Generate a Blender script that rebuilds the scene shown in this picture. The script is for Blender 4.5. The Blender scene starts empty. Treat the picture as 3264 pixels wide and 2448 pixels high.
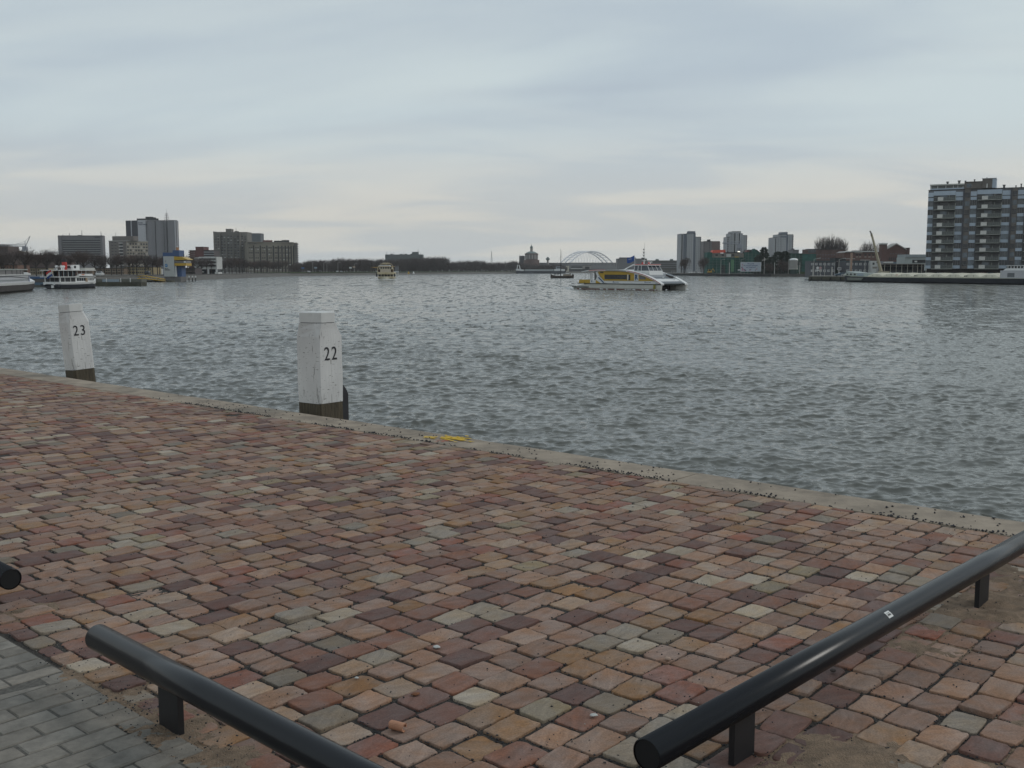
import bpy, bmesh, math, random
import numpy as np
from mathutils import Vector, Matrix, noise as mnoise
random.seed(7)
rng = np.random.default_rng(11)
R = math.radians
scene = bpy.context.scene
col = scene.collection

# ---------------------------------------------------------------- camera model
F, HZ, H = 3300.0, 861.0, 4.0          # focal length in photo pixels, horizon row, eye height over water
PITCH = math.atan((1224 - HZ) / F)
QZ = 2.4                                # level of the near quay above the water
def at(px, py, D):
    """point seen at photo pixel px,py at forward distance D -> (x, z)"""
    u = (px - 1632) / F; v = (py - 1224) / F
    d = (u, math.cos(PITCH) - v * math.sin(PITCH), -math.sin(PITCH) - v * math.cos(PITCH))
    t = D / d[1]
    return u * t, H + d[2] * t
def AX(px, D, py=850): return at(px, py, D)[0]
def AZ(py, D): return at(1632, py, D)[1]
def ground(px, py, z=QZ):
    u = (px - 1632) / F; v = (py - 1224) / F
    d = (u, math.cos(PITCH) - v * math.sin(PITCH), -math.sin(PITCH) - v * math.cos(PITCH))
    t = (H - z) / -d[2]
    return d[0] * t, d[1] * t

cam_d = bpy.data.cameras.new("camera"); cam = bpy.data.objects.new("camera", cam_d); col.objects.link(cam)
cam_d.sensor_width = 36; cam_d.lens = F * 36 / 3264; cam_d.clip_end = 20000; cam_d.clip_start = .05
cam.location = (0, 0, H); cam.rotation_euler = (R(90) - PITCH, 0, 0)
scene.camera = cam

# ---------------------------------------------------------------- helpers
def lin(c):
    return tuple((x / 12.92 if x <= .04045 else ((x + .055) / 1.055) ** 2.4) for x in c)
def C(h):
    h = h.lstrip('#'); return lin(tuple(int(h[i:i + 2], 16) / 255 for i in (0, 2, 4)))

MATS = {}
def mat(name, rgb, rough=.7, metal=0., var=.18, scale=3., bump=0., bscale=40., spec=.5, emit=None, streak=None):
    if name in MATS: return MATS[name]
    if isinstance(rgb, str): rgb = C(rgb)
    m = bpy.data.materials.new(name); m.use_nodes = True; MATS[name] = m
    nt = m.node_tree; N = nt.nodes; L = nt.links
    b = N['Principled BSDF']; b.inputs['Roughness'].default_value = rough; b.inputs['Metallic'].default_value = metal
    b.inputs['Specular IOR Level'].default_value = spec
    tc = N.new('ShaderNodeTexCoord')
    no = N.new('ShaderNodeTexNoise'); no.inputs['Scale'].default_value = scale; no.inputs['Detail'].default_value = 6
    no.inputs['Roughness'].default_value = .65
    src = tc.outputs['Object']
    if streak:
        mp = N.new('ShaderNodeMapping'); mp.inputs['Scale'].default_value = streak
        L.new(src, mp.inputs[0]); src = mp.outputs[0]
    L.new(src, no.inputs['Vector'])
    mx = N.new('ShaderNodeMix'); mx.data_type = 'RGBA'
    mx.inputs[6].default_value = tuple(c * (1 - var) for c in rgb) + (1,)
    mx.inputs[7].default_value = tuple(min(1, c * (1 + var)) for c in rgb) + (1,)
    mr = N.new('ShaderNodeMapRange'); mr.inputs[1].default_value = .3; mr.inputs[2].default_value = .7
    L.new(no.outputs['Fac'], mr.inputs[0]); L.new(mr.outputs[0], mx.inputs[0]); L.new(mx.outputs[2], b.inputs['Base Color'])
    if bump:
        n2 = N.new('ShaderNodeTexNoise'); n2.inputs['Scale'].default_value = bscale; n2.inputs['Detail'].default_value = 5
        L.new(src, n2.inputs['Vector'])
        bp = N.new('ShaderNodeBump'); bp.inputs['Strength'].default_value = bump; bp.inputs['Distance'].default_value = .02
        L.new(n2.outputs['Fac'], bp.inputs['Height']); L.new(bp.outputs[0], b.inputs['Normal'])
    if emit:
        b.inputs['Emission Color'].default_value = tuple(rgb) + (1,); b.inputs['Emission Strength'].default_value = emit
    return m
def glass(name='window_glass', rgb=(.02, .024, .03), rough=.08):
    if name in MATS: return MATS[name]
    m = mat(name, rgb, rough, var=.5, scale=.35, spec=.5)
    return m

class MB:
    def __init__(s): s.v = []; s.f = []
    def add(s, vs, fs):
        o = len(s.v); s.v += [tuple(v) for v in vs]; s.f += [tuple(i + o for i in f) for f in fs]; return s
    def box(s, x0, x1, y0, y1, z0, z1):
        v = [(x, y, z) for z in (z0, z1) for y in (y0, y1) for x in (x0, x1)]
        return s.add(v, [(0, 2, 3, 1), (4, 5, 7, 6), (0, 1, 5, 4), (2, 6, 7, 3), (0, 4, 6, 2), (1, 3, 7, 5)])
    def obox(s, c, sz, rz=0., rx=0., ry=0.):
        M = Matrix.Translation(c) @ Matrix.Rotation(rz, 4, 'Z') @ Matrix.Rotation(ry, 4, 'Y') @ Matrix.Rotation(rx, 4, 'X')
        a, b, d = [k / 2 for k in sz]
        v = [M @ Vector((x, y, z)) for z in (-d, d) for y in (-b, b) for x in (-a, a)]
        return s.add(v, [(0, 2, 3, 1), (4, 5, 7, 6), (0, 1, 5, 4), (2, 6, 7, 3), (0, 4, 6, 2), (1, 3, 7, 5)])
    def prism(s, poly, a, b, axis='y'):
        n = len(poly)
        def P(p, t): return (p[0], t, p[1]) if axis == 'y' else ((p[0], p[1], t) if axis == 'z' else (t, p[0], p[1]))
        v = [P(p, a) for p in poly] + [P(p, b) for p in poly]
        fs = [tuple(range(n)), tuple(range(2 * n - 1, n - 1, -1))] + [(i, (i + 1) % n, n + (i + 1) % n, n + i)[::-1] for i in range(n)]
        return s.add(v, fs)
    def tube(s, pts, r, n=8, cap=True):
        pts = [Vector(p) for p in pts]; k = len(pts)
        rs = r if isinstance(r, (list, tuple)) else [r] * k
        vs = []; fs = []
        up = None
        for i, p in enumerate(pts):
            t = (pts[min(i + 1, k - 1)] - pts[max(i - 1, 0)]).normalized()
            a = Vector((0, 0, 1)) if abs(t.z) < .9 else Vector((1, 0, 0))
            if up is not None: a = up
            x = a.cross(t).normalized(); y = t.cross(x).normalized(); up = y
            for j in range(n):
                q = 2 * math.pi * j / n
                vs.append(p + (x * math.cos(q) + y * math.sin(q)) * rs[i])
        for i in range(k - 1):
            for j in range(n):
                fs.append((i * n + j, i * n + (j + 1) % n, (i + 1) * n + (j + 1) % n, (i + 1) * n + j))
        if cap: fs += [tuple(range(n))[::-1], tuple((k - 1) * n + j for j in range(n))]
        return s.add(vs, fs)
    def lathe(s, prof, c=(0, 0, 0), n=16):
        vs = []; fs = []
        for r, z in prof:
            for j in range(n):
                q = 2 * math.pi * j / n
                vs.append((c[0] + r * math.cos(q), c[1] + r * math.sin(q), c[2] + z))
        for i in range(len(prof) - 1):
            for j in range(n):
                fs.append((i * n + j, i * n + (j + 1) % n, (i + 1) * n + (j + 1) % n, (i + 1) * n + j))
        fs += [tuple(range(n))[::-1], tuple((len(prof) - 1) * n + j for j in range(n))]
        return s.add(vs, fs)
    def mesh(s, name, m, smooth=False):
        me = bpy.data.meshes.new(name); me.from_pydata(s.v, [], s.f); me.update()
        me.materials.append(m)
        if smooth: me.polygons.foreach_set('use_smooth', [True] * len(me.polygons))
        return me
    def build(s, name, m, parent=None, smooth=False, loc=None, rz=None, label=None):
        o = bpy.data.objects.new(name, s.mesh(name, m, smooth)); col.objects.link(o)
        if parent: o.parent = parent
        if loc is not None: o.location = loc
        if rz is not None: o.rotation_euler = (0, 0, rz)
        if label: o['label'] = label
        return o
def link(name, me, parent=None, loc=(0, 0, 0), rz=0., label=None):
    o = bpy.data.objects.new(name, me); col.objects.link(o); o.parent = parent; o.location = loc
    if rz: o.rotation_euler = (0, 0, rz)
    if label: o['label'] = label
    return o
def thing(name, label, cat, loc=(0, 0, 0), rz=0., group=None):
    o = bpy.data.objects.new(name, None); col.objects.link(o); o.empty_display_size = .3
    o.location = loc; o.rotation_euler = (0, 0, rz)
    return tag(o, label, cat, group)
def tag(o, label, cat, group=None, kind=None):
    o['label'] = label; o['category'] = cat
    if group: o['group'] = group
    if kind: o['kind'] = kind
    return o
def struct(o, kind='structure'):
    o['kind'] = kind; return o
def dup(root, loc, rz, label, group=None, scale=None):
    r = root.copy(); col.objects.link(r); r.location = loc; r.rotation_euler = (0, 0, rz); r['label'] = label
    if group: r['group'] = group
    if scale: r.scale = scale
    for ch in list(root.children):
        c = ch.copy(); col.objects.link(c); c.parent = r
        for g in list(ch.children):
            d = g.copy(); col.objects.link(d); d.parent = c
    return r
def np_mesh(name, verts, faces_flat, sizes, m, smooth=False):
    me = bpy.data.meshes.new(name)
    nv = len(verts); me.vertices.add(nv); me.vertices.foreach_set('co', np.asarray(verts, np.float32).ravel())
    fl = np.asarray(faces_flat, np.int32); me.loops.add(len(fl)); me.loops.foreach_set('vertex_index', fl)
    sz = np.asarray(sizes, np.int32); me.polygons.add(len(sz))
    st = np.concatenate([[0], np.cumsum(sz)[:-1]]).astype(np.int32)
    me.polygons.foreach_set('loop_start', st); me.polygons.foreach_set('loop_total', sz)
    if smooth: me.polygons.foreach_set('use_smooth', np.ones(len(sz), bool))
    me.update(); me.validate(); me.materials.append(m)
    return me
def text_mesh(name, s, size, m, parent, loc, rot, align='LEFT', ext=.004, bold=0., space=1.):
    cu = bpy.data.curves.new(name, 'FONT'); cu.body = s; cu.size = size; cu.extrude = ext; cu.align_x = align; cu.offset = bold; cu.space_character = space
    cu.resolution_u = 4
    t = bpy.data.objects.new(name, cu); col.objects.link(t)
    me = bpy.data.meshes.new_from_object(t.evaluated_get(bpy.context.evaluated_depsgraph_get()))
    bpy.data.objects.remove(t); bpy.data.curves.remove(cu)
    me.materials.clear(); me.materials.append(m)
    o = bpy.data.objects.new(name, me); col.objects.link(o); o.parent = parent; o.location = loc; o.rotation_euler = rot
    return o
WIN = {}
def win_mesh(w, h, m, d=.10):
    k = (round(w, 2), round(h, 2), m.name, d)
    if k not in WIN: WIN[k] = MB().box(-w / 2, w / 2, -d, .02, -h / 2, h / 2).mesh('window', m)
    return WIN[k]
def windows(root, pts, w, h, m, name='window', y=0., cap=100, d=.10):
    """one child per window for the first `cap`, the rest as one stuff part"""
    me = win_mesh(w, h, m, d)
    for (x, z) in pts[:cap]: link(name, me, root, (x, y, z))
    if len(pts) > cap:
        b = MB()
        for (x, z) in pts[cap:]: b.box(x - w / 2, x + w / 2, y - d, y + .02, z - h / 2, z + h / 2)
        o = b.build(name, m, root); o['kind'] = 'stuff'
def grid(xs, zs): return [(x, z) for z in zs for x in xs]
def lsp(a, b, n): return [a + (b - a) * i / max(1, n - 1) for i in range(n)]

# ---------------------------------------------------------------- render look, sky and sun
scene.view_settings.view_transform = 'Standard'; scene.view_settings.look = 'None'
scene.view_settings.exposure = 0; scene.view_settings.gamma = 1
SUN_EL, SUN_AZ = R(36), R(82)         # azimuth from +Y towards +X: high to the right, a little behind
w = bpy.data.worlds.new("World"); scene.world = w; w.use_nodes = True
nt = w.node_tree; N = nt.nodes; L = nt.links; N.clear()
out = N.new('ShaderNodeOutputWorld'); bg = N.new('ShaderNodeBackground'); L.new(bg.outputs[0], out.inputs[0])
def node(t, **k):
    n = N.new(t)
    for a, b in k.items(): setattr(n, a, b)
    return n
def mth(op, a, b=None, c=None):
    n = node('ShaderNodeMath', operation=op)
    for i, x in enumerate((a, b, c)):
        if x is None: continue
        if isinstance(x, (int, float)): n.inputs[i].default_value = x
        else: L.new(x, n.inputs[i])
    return n.outputs[0]
def mixc(f, a, b):
    n = node('ShaderNodeMix', data_type='RGBA')
    for i, x in ((0, f), (6, a), (7, b)):
        if isinstance(x, (int, float)): n.inputs[i].default_value = x
        elif isinstance(x, tuple): n.inputs[i].default_value = x + (1,)
        else: L.new(x, n.inputs[i])
    return n.outputs[2]
def mrange(x, a, b, c=0., d=1., sm=True):
    n = node('ShaderNodeMapRange', interpolation_type='SMOOTHSTEP' if sm else 'LINEAR')
    L.new(x, n.inputs[0])
    for i, k in enumerate((a, b, c, d)): n.inputs[i + 1].default_value = k
    return n.outputs[0]
tc = node('ShaderNodeTexCoord'); sep = node('ShaderNodeSeparateXYZ'); L.new(tc.outputs['Generated'], sep.inputs[0])
zz = mth('MAXIMUM', sep.outputs[2], 0.)
den = mth('ADD', zz, .13)
cx = mth('DIVIDE', sep.outputs[0], den); cy = mth('DIVIDE', sep.outputs[1], den)
cmb = node('ShaderNodeCombineXYZ'); L.new(cx, cmb.inputs[0]); L.new(cy, cmb.inputs[1])
def cloud(scale, rot, sc, detail, dist, seed):
    mp = node('ShaderNodeMapping'); mp.inputs['Rotation'].default_value = (0, 0, rot); mp.inputs['Scale'].default_value = sc
    mp.inputs['Location'].default_value = (seed, seed * .7, 0)
    L.new(cmb.outputs[0], mp.inputs[0])
    n = node('ShaderNodeTexNoise'); n.inputs['Scale'].default_value = scale; n.inputs['Detail'].default_value = detail
    n.inputs['Roughness'].default_value = .5; n.inputs['Distortion'].default_value = dist
    L.new(mp.outputs[0], n.inputs['Vector']); return n.outputs['Fac']
n1 = cloud(.50, .5, (.9, 1.2, 1), 4, .6, 3.1)
n2 = cloud(1.0, -.3, (.75, 1.3, 1), 5, .8, 8.3)
f1 = mrange(n1, .36, .64); f2 = mrange(n2, .40, .66)
sky_hi = mixc(f1, C('b9c6d0'), C('cdd9dc'))
sky_hi = mixc(mth('MULTIPLY', f2, .5), sky_hi, C('d1dbdc'))
dk = cloud(.62, .12, (.42, 1.3, 1), 3, .5, 14.6)
sky_hi = mixc(mth('MULTIPLY', mrange(dk, .52, .70), .5), sky_hi, C('aeb9c6'))
warm = mixc(f2, C('c6cacb'), C('d8d6cf'))
band = mth('MULTIPLY', mrange(zz, .145, .05), mrange(zz, -.01, .05, .75, 1.))
ov = mixc(band, sky_hi, warm)
nish = node('ShaderNodeTexSky', sky_type='NISHITA'); nish.sun_disc = False
nish.sun_elevation = SUN_EL; nish.sun_rotation = SUN_AZ
sk = node('ShaderNodeMix', data_type='RGBA', blend_type='MULTIPLY'); sk.inputs[0].default_value = 1
L.new(nish.outputs[0], sk.inputs[6]); sk.inputs[7].default_value = (.08, .08, .08, 1)
fin = mixc(.93, sk.outputs[2], ov)
L.new(fin, bg.inputs[0]); bg.inputs[1].default_value = 1.0
sun = bpy.data.lights.new("sun", 'SUN'); sun.energy = .7; sun.angle = R(14); sun.color = (1, .96, .9)
so = bpy.data.objects.new("sun", sun); col.objects.link(so)
sd = Vector((math.sin(SUN_AZ) * math.cos(SUN_EL), math.cos(SUN_AZ) * math.cos(SUN_EL), math.sin(SUN_EL)))
so.rotation_euler = sd.to_track_quat('Z', 'Y').to_euler(); so.location = (30, -20, 60)
# ================================================================ FOREGROUND
EX, EY = math.cos(R(-42)), math.sin(R(-42))       # along the quay edge (towards the right)
NX, NY = -EY, EX                                   # towards the water
E_N, C_N = 7.02, 6.58                              # n of the outer and inner edge of the coping
G_N = 1.78                                         # n where the grey paving meets the setts
def en(e, n, z=0.): return (e * EX + n * NX, e * EY + n * NY, z)
def to_en(x, y): return (x * EX + y * EY, x * NX + y * NY)

# ---- water: real wave geometry in rings that widen with distance
def make_water():
    r = [6.2]
    while r[-1] < 7000:
        d = r[-1]
        r.append(d + (max(.045, .0023 * d) if d < 75 else .0034 * d if d < 130 else (.0052 * d if d < 420 else .03 * d)))
    r = np.array(r)
    a = np.concatenate([np.linspace(-75, -33, 60, endpoint=False), np.linspace(-33, 33, 1150, endpoint=False), np.linspace(33, 75, 60)])
    a = np.radians(a)
    RR, AA = np.meshgrid(r, a, indexing='ij')
    X = (RR * np.sin(AA)).astype(np.float32); Y = (RR * np.cos(AA)).astype(np.float32)
    dr = np.gradient(r)[:, None].astype(np.float32)
    spc = np.maximum(dr, (RR * .001).astype(np.float32))
    Z = np.zeros_like(X); DX = np.zeros_like(X); DY = np.zeros_like(X)
    # patches of stronger and weaker chop (gusts)
    gust = np.ones_like(X)
    for k in range(7):
        l = 9 * 1.7 ** k; q = rng.uniform(0, 6.28)
        gust += .10 * np.sin(2 * np.pi / l * (X * math.cos(q) + Y * math.sin(q)) + rng.uniform(0, 6.28)).astype(np.float32)
    nw = 140
    lam = np.exp(np.linspace(math.log(.14), math.log(3.6), nw)) * rng.uniform(.93, 1.07, nw)
    for l in lam:
        th = R(-100) + rng.normal(0, .85 if l < 1 else .62)     # waves run towards the quay
        kx, ky = math.cos(th), math.sin(th); k = 2 * math.pi / l
        st = .047 * (l / .36) ** (.10 if l < .36 else -.82)     # steepness per component
        A = st / k * 1.12
        ph = k * (X * kx + Y * ky) + rng.uniform(0, 6.28)
        fade = np.clip((l / spc - 2.0) / 2.0, 0, 1)
        fade *= gust
        live = fade.max(axis=1) > 0
        if not live.any(): continue
        n = np.nonzero(live)[0].max() + 1
        s, c = np.sin(ph[:n]), np.cos(ph[:n]); ff = fade[:n] * A
        Z[:n] += ff * s; DX[:n] += .95 * ff * kx * c; DY[:n] += .95 * ff * ky * c
    V = np.stack([X + DX, Y + DY, Z], -1).reshape(-1, 3)
    nr, na = X.shape
    i = np.arange(nr * na).reshape(nr, na)
    q = np.stack([i[:-1, :-1], i[:-1, 1:], i[1:, 1:], i[1:, :-1]], -1).reshape(-1, 4)
    m = bpy.data.materials.new('river_water'); m.use_nodes = True
    nt = m.node_tree; N = nt.nodes; L = nt.links; b = N['Principled BSDF']
    b.inputs['Base Color'].default_value = (.098, .099, .087, 1); b.inputs['Roughness'].default_value = .13; b.inputs['IOR'].default_value = 1.33
    tcn = N.new('ShaderNodeTexCoord')
    def noise(scale, sc, det):
        mp = N.new('ShaderNodeMapping'); mp.inputs['Scale'].default_value = sc; mp.inputs['Rotation'].default_value = (0, 0, .12)
        L.new(tcn.outputs['Object'], mp.inputs[0])
        n = N.new('ShaderNodeTexNoise'); n.inputs['Scale'].default_value = scale; n.inputs['Detail'].default_value = det; n.inputs['Roughness'].default_value = .6
        L.new(mp.outputs[0], n.inputs[0]); return n.outputs[0]
    # unresolved ripples: slopes taken straight from noise so that distant water stays rough
    def slopes(scale, sc, det, k):
        mp = N.new('ShaderNodeMapping'); mp.inputs['Scale'].default_value = sc; mp.inputs['Rotation'].default_value = (0, 0, .12)
        L.new(tcn.outputs['Object'], mp.inputs[0])
        n = N.new('ShaderNodeTexNoise'); n.inputs['Scale'].default_value = scale; n.inputs['Detail'].default_value = det; n.inputs['Roughness'].default_value = .65
        L.new(mp.outputs[0], n.inputs[0])
        su = N.new('ShaderNodeVectorMath'); su.operation = 'SUBTRACT'; su.inputs[1].default_value = (.5, .5, .5); L.new(n.outputs['Color'], su.inputs[0])
        ml = N.new('ShaderNodeVectorMath'); ml.operation = 'MULTIPLY'; ml.inputs[1].default_value = (k * 1.15, k, 0); L.new(su.outputs[0], ml.inputs[0])
        return ml.outputs[0]
    def vadd(a, c):
        n = N.new('ShaderNodeVectorMath'); n.operation = 'ADD'; L.new(a, n.inputs[0]); L.new(c, n.inputs[1]); return n.outputs[0]
    geo = N.new('ShaderNodeNewGeometry')
    v = vadd(vadd(slopes(6., (.7, 1.1, 1), 5, .75), slopes(1.6, (.9, .6, 1), 4, .40)), slopes(.10, (.5, 1.2, 1), 5, .12))
    # wavelet fronts leaning towards the quay, in three sizes (short and close-set, long and deep)
    spo = N.new('ShaderNodeSeparateXYZ'); L.new(tcn.outputs['Object'], spo.inputs[0])
    def fronts(scale, sc, lo, hi, k, seed, d0, d1):
        mp = N.new('ShaderNodeMapping'); mp.inputs['Scale'].default_value = sc; mp.inputs['Location'].default_value = (seed, seed, 0)
        L.new(tcn.outputs['Object'], mp.inputs[0])
        n = N.new('ShaderNodeTexNoise'); n.inputs['Scale'].default_value = scale; n.inputs['Detail'].default_value = 3; n.inputs['Roughness'].default_value = .55; n.inputs['Distortion'].default_value = .4
        L.new(mp.outputs[0], n.inputs[0])
        mr = N.new('ShaderNodeMapRange'); mr.interpolation_type = 'SMOOTHSTEP'; L.new(n.outputs[0], mr.inputs[0])
        for i, q in enumerate((lo, hi, .05, -k)): mr.inputs[i + 1].default_value = q
        wd = N.new('ShaderNodeMapRange'); wd.interpolation_type = 'SMOOTHSTEP'; L.new(spo.outputs[1], wd.inputs[0]); wd.inputs[1].default_value = d0; wd.inputs[2].default_value = d1
        mm = N.new('ShaderNodeMath'); mm.operation = 'MULTIPLY'; L.new(mr.outputs[0], mm.inputs[0]); L.new(wd.outputs[0], mm.inputs[1])
        c = N.new('ShaderNodeCombineXYZ'); L.new(mm.outputs[0], c.inputs[1]); return c.outputs[0]
    v = vadd(v, vadd(vadd(fronts(1.0, (1.7, .50, 1), .52, .64, .24, 1., 30, 75), fronts(1.0, (.85, .13, 1), .52, .63, .28, 7., 80, 160)), fronts(1.0, (.45, .035, 1), .51, .61, .36, 13., 170, 300)))
    nn = N.new('ShaderNodeVectorMath'); nn.operation = 'NORMALIZE'; L.new(vadd(geo.outputs['Normal'], v), nn.inputs[0])
    L.new(nn.outputs[0], b.inputs['Normal'])
    me = np_mesh('water', V, q.ravel(), np.full(len(q), 4), m, True)
    o = bpy.data.objects.new('water', me); col.objects.link(o); struct(o)
make_water()

# ---- quay body, joint bed
M_bed = mat('joint_grit', (.052, .044, .038), .95, var=.8, scale=130, bump=1., bscale=140)
M_conc = mat('coping_concrete', (.265, .215, .165), .9, var=.36, scale=3.5, bump=.35, bscale=60)
M_wall = mat('quay_brickwork', (.12, .11, .10), .9, var=.4, scale=4, bump=.5)
P = lambda e, n: en(e, n)[:2]
q = MB().prism([P(-90, -60), P(60, -60), P(60, E_N - .03), P(-90, E_N - .03)], -4, QZ - .06, 'z').build('quay', M_wall); struct(q)
q = MB().prism([P(-60, G_N), P(40, G_N), P(40, C_N), P(-60, C_N)], QZ - .058, QZ - .009, 'z').build('paving_bed', M_bed); struct(q)
q = MB().prism([P(-90, -60), P(60, -60), P(60, G_N - .005), P(-90, G_N - .005)], QZ - .058, QZ - .004, 'z').build('pavement_bed', mat('brick_joint', (.085, .078, .068), .95, var=.5, scale=60)); struct(q)
# coping: cast concrete lengths with open joints and a worn arris
b = MB(); e = -60.0
cuts = [-60.]
while cuts[-1] < 30: cuts.append(cuts[-1] + 3.02)
off = -3.28 + 2.0 - min(cuts, key=lambda c: abs(c + 1.28))
for i in range(len(cuts) - 1):
    a0, a1 = cuts[i] + off + .006, cuts[i + 1] + off - .006
    pr = [(C_N + .004, -.30), (C_N + .004, -.008), (C_N + .012, 0), (E_N - .03, .002), (E_N - .008, -.006), (E_N, -.03), (E_N, -.34)]
    o = len(b.v); seg = 8
    for k in range(seg + 1):
        t = a0 + (a1 - a0) * k / seg
        for n_, z_ in pr:
            b.v.append(en(t, n_ + random.uniform(-.004, .004), QZ + z_ + random.uniform(-.002, .002)))
    m_ = len(pr)
    for k in range(seg):
        for j in range(m_ - 1): b.f.append((o + k * m_ + j, o + k * m_ + j + 1, o + (k + 1) * m_ + j + 1, o + (k + 1) * m_ + j))
    b.f.append(tuple(o + j for j in range(m_))); b.f.append(tuple(o + seg * m_ + j for j in range(m_))[::-1])
cop = struct(b.build('kerb', M_conc))
# yellow survey paint on the coping with a little red beside it
def splat(name, m, spots, parent):
    b = MB()
    for (x, y, rx, ry, rot) in spots:
        n = 14; o = len(b.v)
        for j in range(n):
            q = 2 * math.pi * j / n; k = random.uniform(.65, 1.2)
            px, py = rx * k * math.cos(q), ry * k * math.sin(q)
            b.v.append((x + px * math.cos(rot) - py * math.sin(rot), y + px * math.sin(rot) + py * math.cos(rot), QZ + .0065 + .00006 * len(b.f)))
        b.f.append(tuple(range(o, o + n)))
    return b.build(name, m, parent)
sp = []
for k in range(95):
    px = random.gauss(1446, 25); py = 1399.5 + (px - 1446) * .06 + random.gauss(0, 3.6)
    x, y = ground(px, py); sp.append((x, y, random.uniform(.012, .05), random.uniform(.010, .022), R(-42) + random.uniform(-.5, .5)))
for k in range(16):
    x, y = ground(random.gauss(1373, 9), random.gauss(1397, 1.5)); sp.append((x, y, random.uniform(.012, .03), random.uniform(.008, .014), R(-42)))
splat('yellow_paint_mark', mat('yellow_paint', (.62, .40, .03), .8, var=.25, scale=60), sp, cop)
sp = []
for k in range(14):
    x, y = ground(random.gauss(1425, 16), random.gauss(1407, 1.3)); sp.append((x, y, random.uniform(.008, .022), random.uniform(.006, .011), R(-42)))
splat('red_paint_mark', mat('red_paint', (.45, .12, .08), .8, var=.25, scale=60), sp, cop)

# ---- setts: every stone a chipped, slightly tilted block
PAL = [('83695a', 24), ('8b715f', 19), ('796052', 16), ('84694d', 6), ('806243', 3), ('6a504a', 12), ('5e4642', 8), ('775547', 11),
       ('7b5143', 7), ('7f786d', 4), ('8b8376', 3), ('70695f', 4), ('80765f', 2), ('989082', 2), ('8f7b68', 6)]
PALC = [tuple(q * k for q, k in zip(C(c), (1.04, .90, .775))) for c, w_ in PAL]; PALW = np.array([w_ for c, w_ in PAL], float); PALW /= PALW.sum()
def sett_outline(w_, h_, n=24):
    """a hand-split block: a skewed rectangle, corners knocked off by different amounts"""
    j = lambda k: random.gauss(0, k)
    cs = [(-w_ / 2 + abs(j(.004)), -h_ / 2 + abs(j(.004))), (w_ / 2 - abs(j(.004)), -h_ / 2 + abs(j(.004))), (w_ / 2 - abs(j(.004)), h_ / 2 - abs(j(.004))), (-w_ / 2 + abs(j(.004)), h_ / 2 - abs(j(.004)))]
    sk = random.gauss(0, .035); cs = [(x, y + x * sk) for x, y in cs]
    m = n // 4; pts = []
    bow = [random.gauss(.001, .0022) for _ in range(4)]
    cut = [random.choice((.002, .003, .005, .008, .016)) for _ in range(4)]
    for q in range(4):
        a, b_ = cs[q], cs[(q + 1) % 4]; L_ = math.hypot(b_[0] - a[0], b_[1] - a[1]); t0, t1 = cut[q] / L_, 1 - cut[(q + 1) % 4] / L_
        nx, ny = (b_[1] - a[1]) / L_, -(b_[0] - a[0]) / L_
        for i in range(m):
            t = t0 + (t1 - t0) * i / (m - 1); o = bow[q] * math.sin(math.pi * t) + random.uniform(-.0017, .0017)
            pts.append((a[0] + (b_[0] - a[0]) * t + nx * o, a[1] + (b_[1] - a[1]) * t + ny * o))
    return pts
STONES = []
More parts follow.
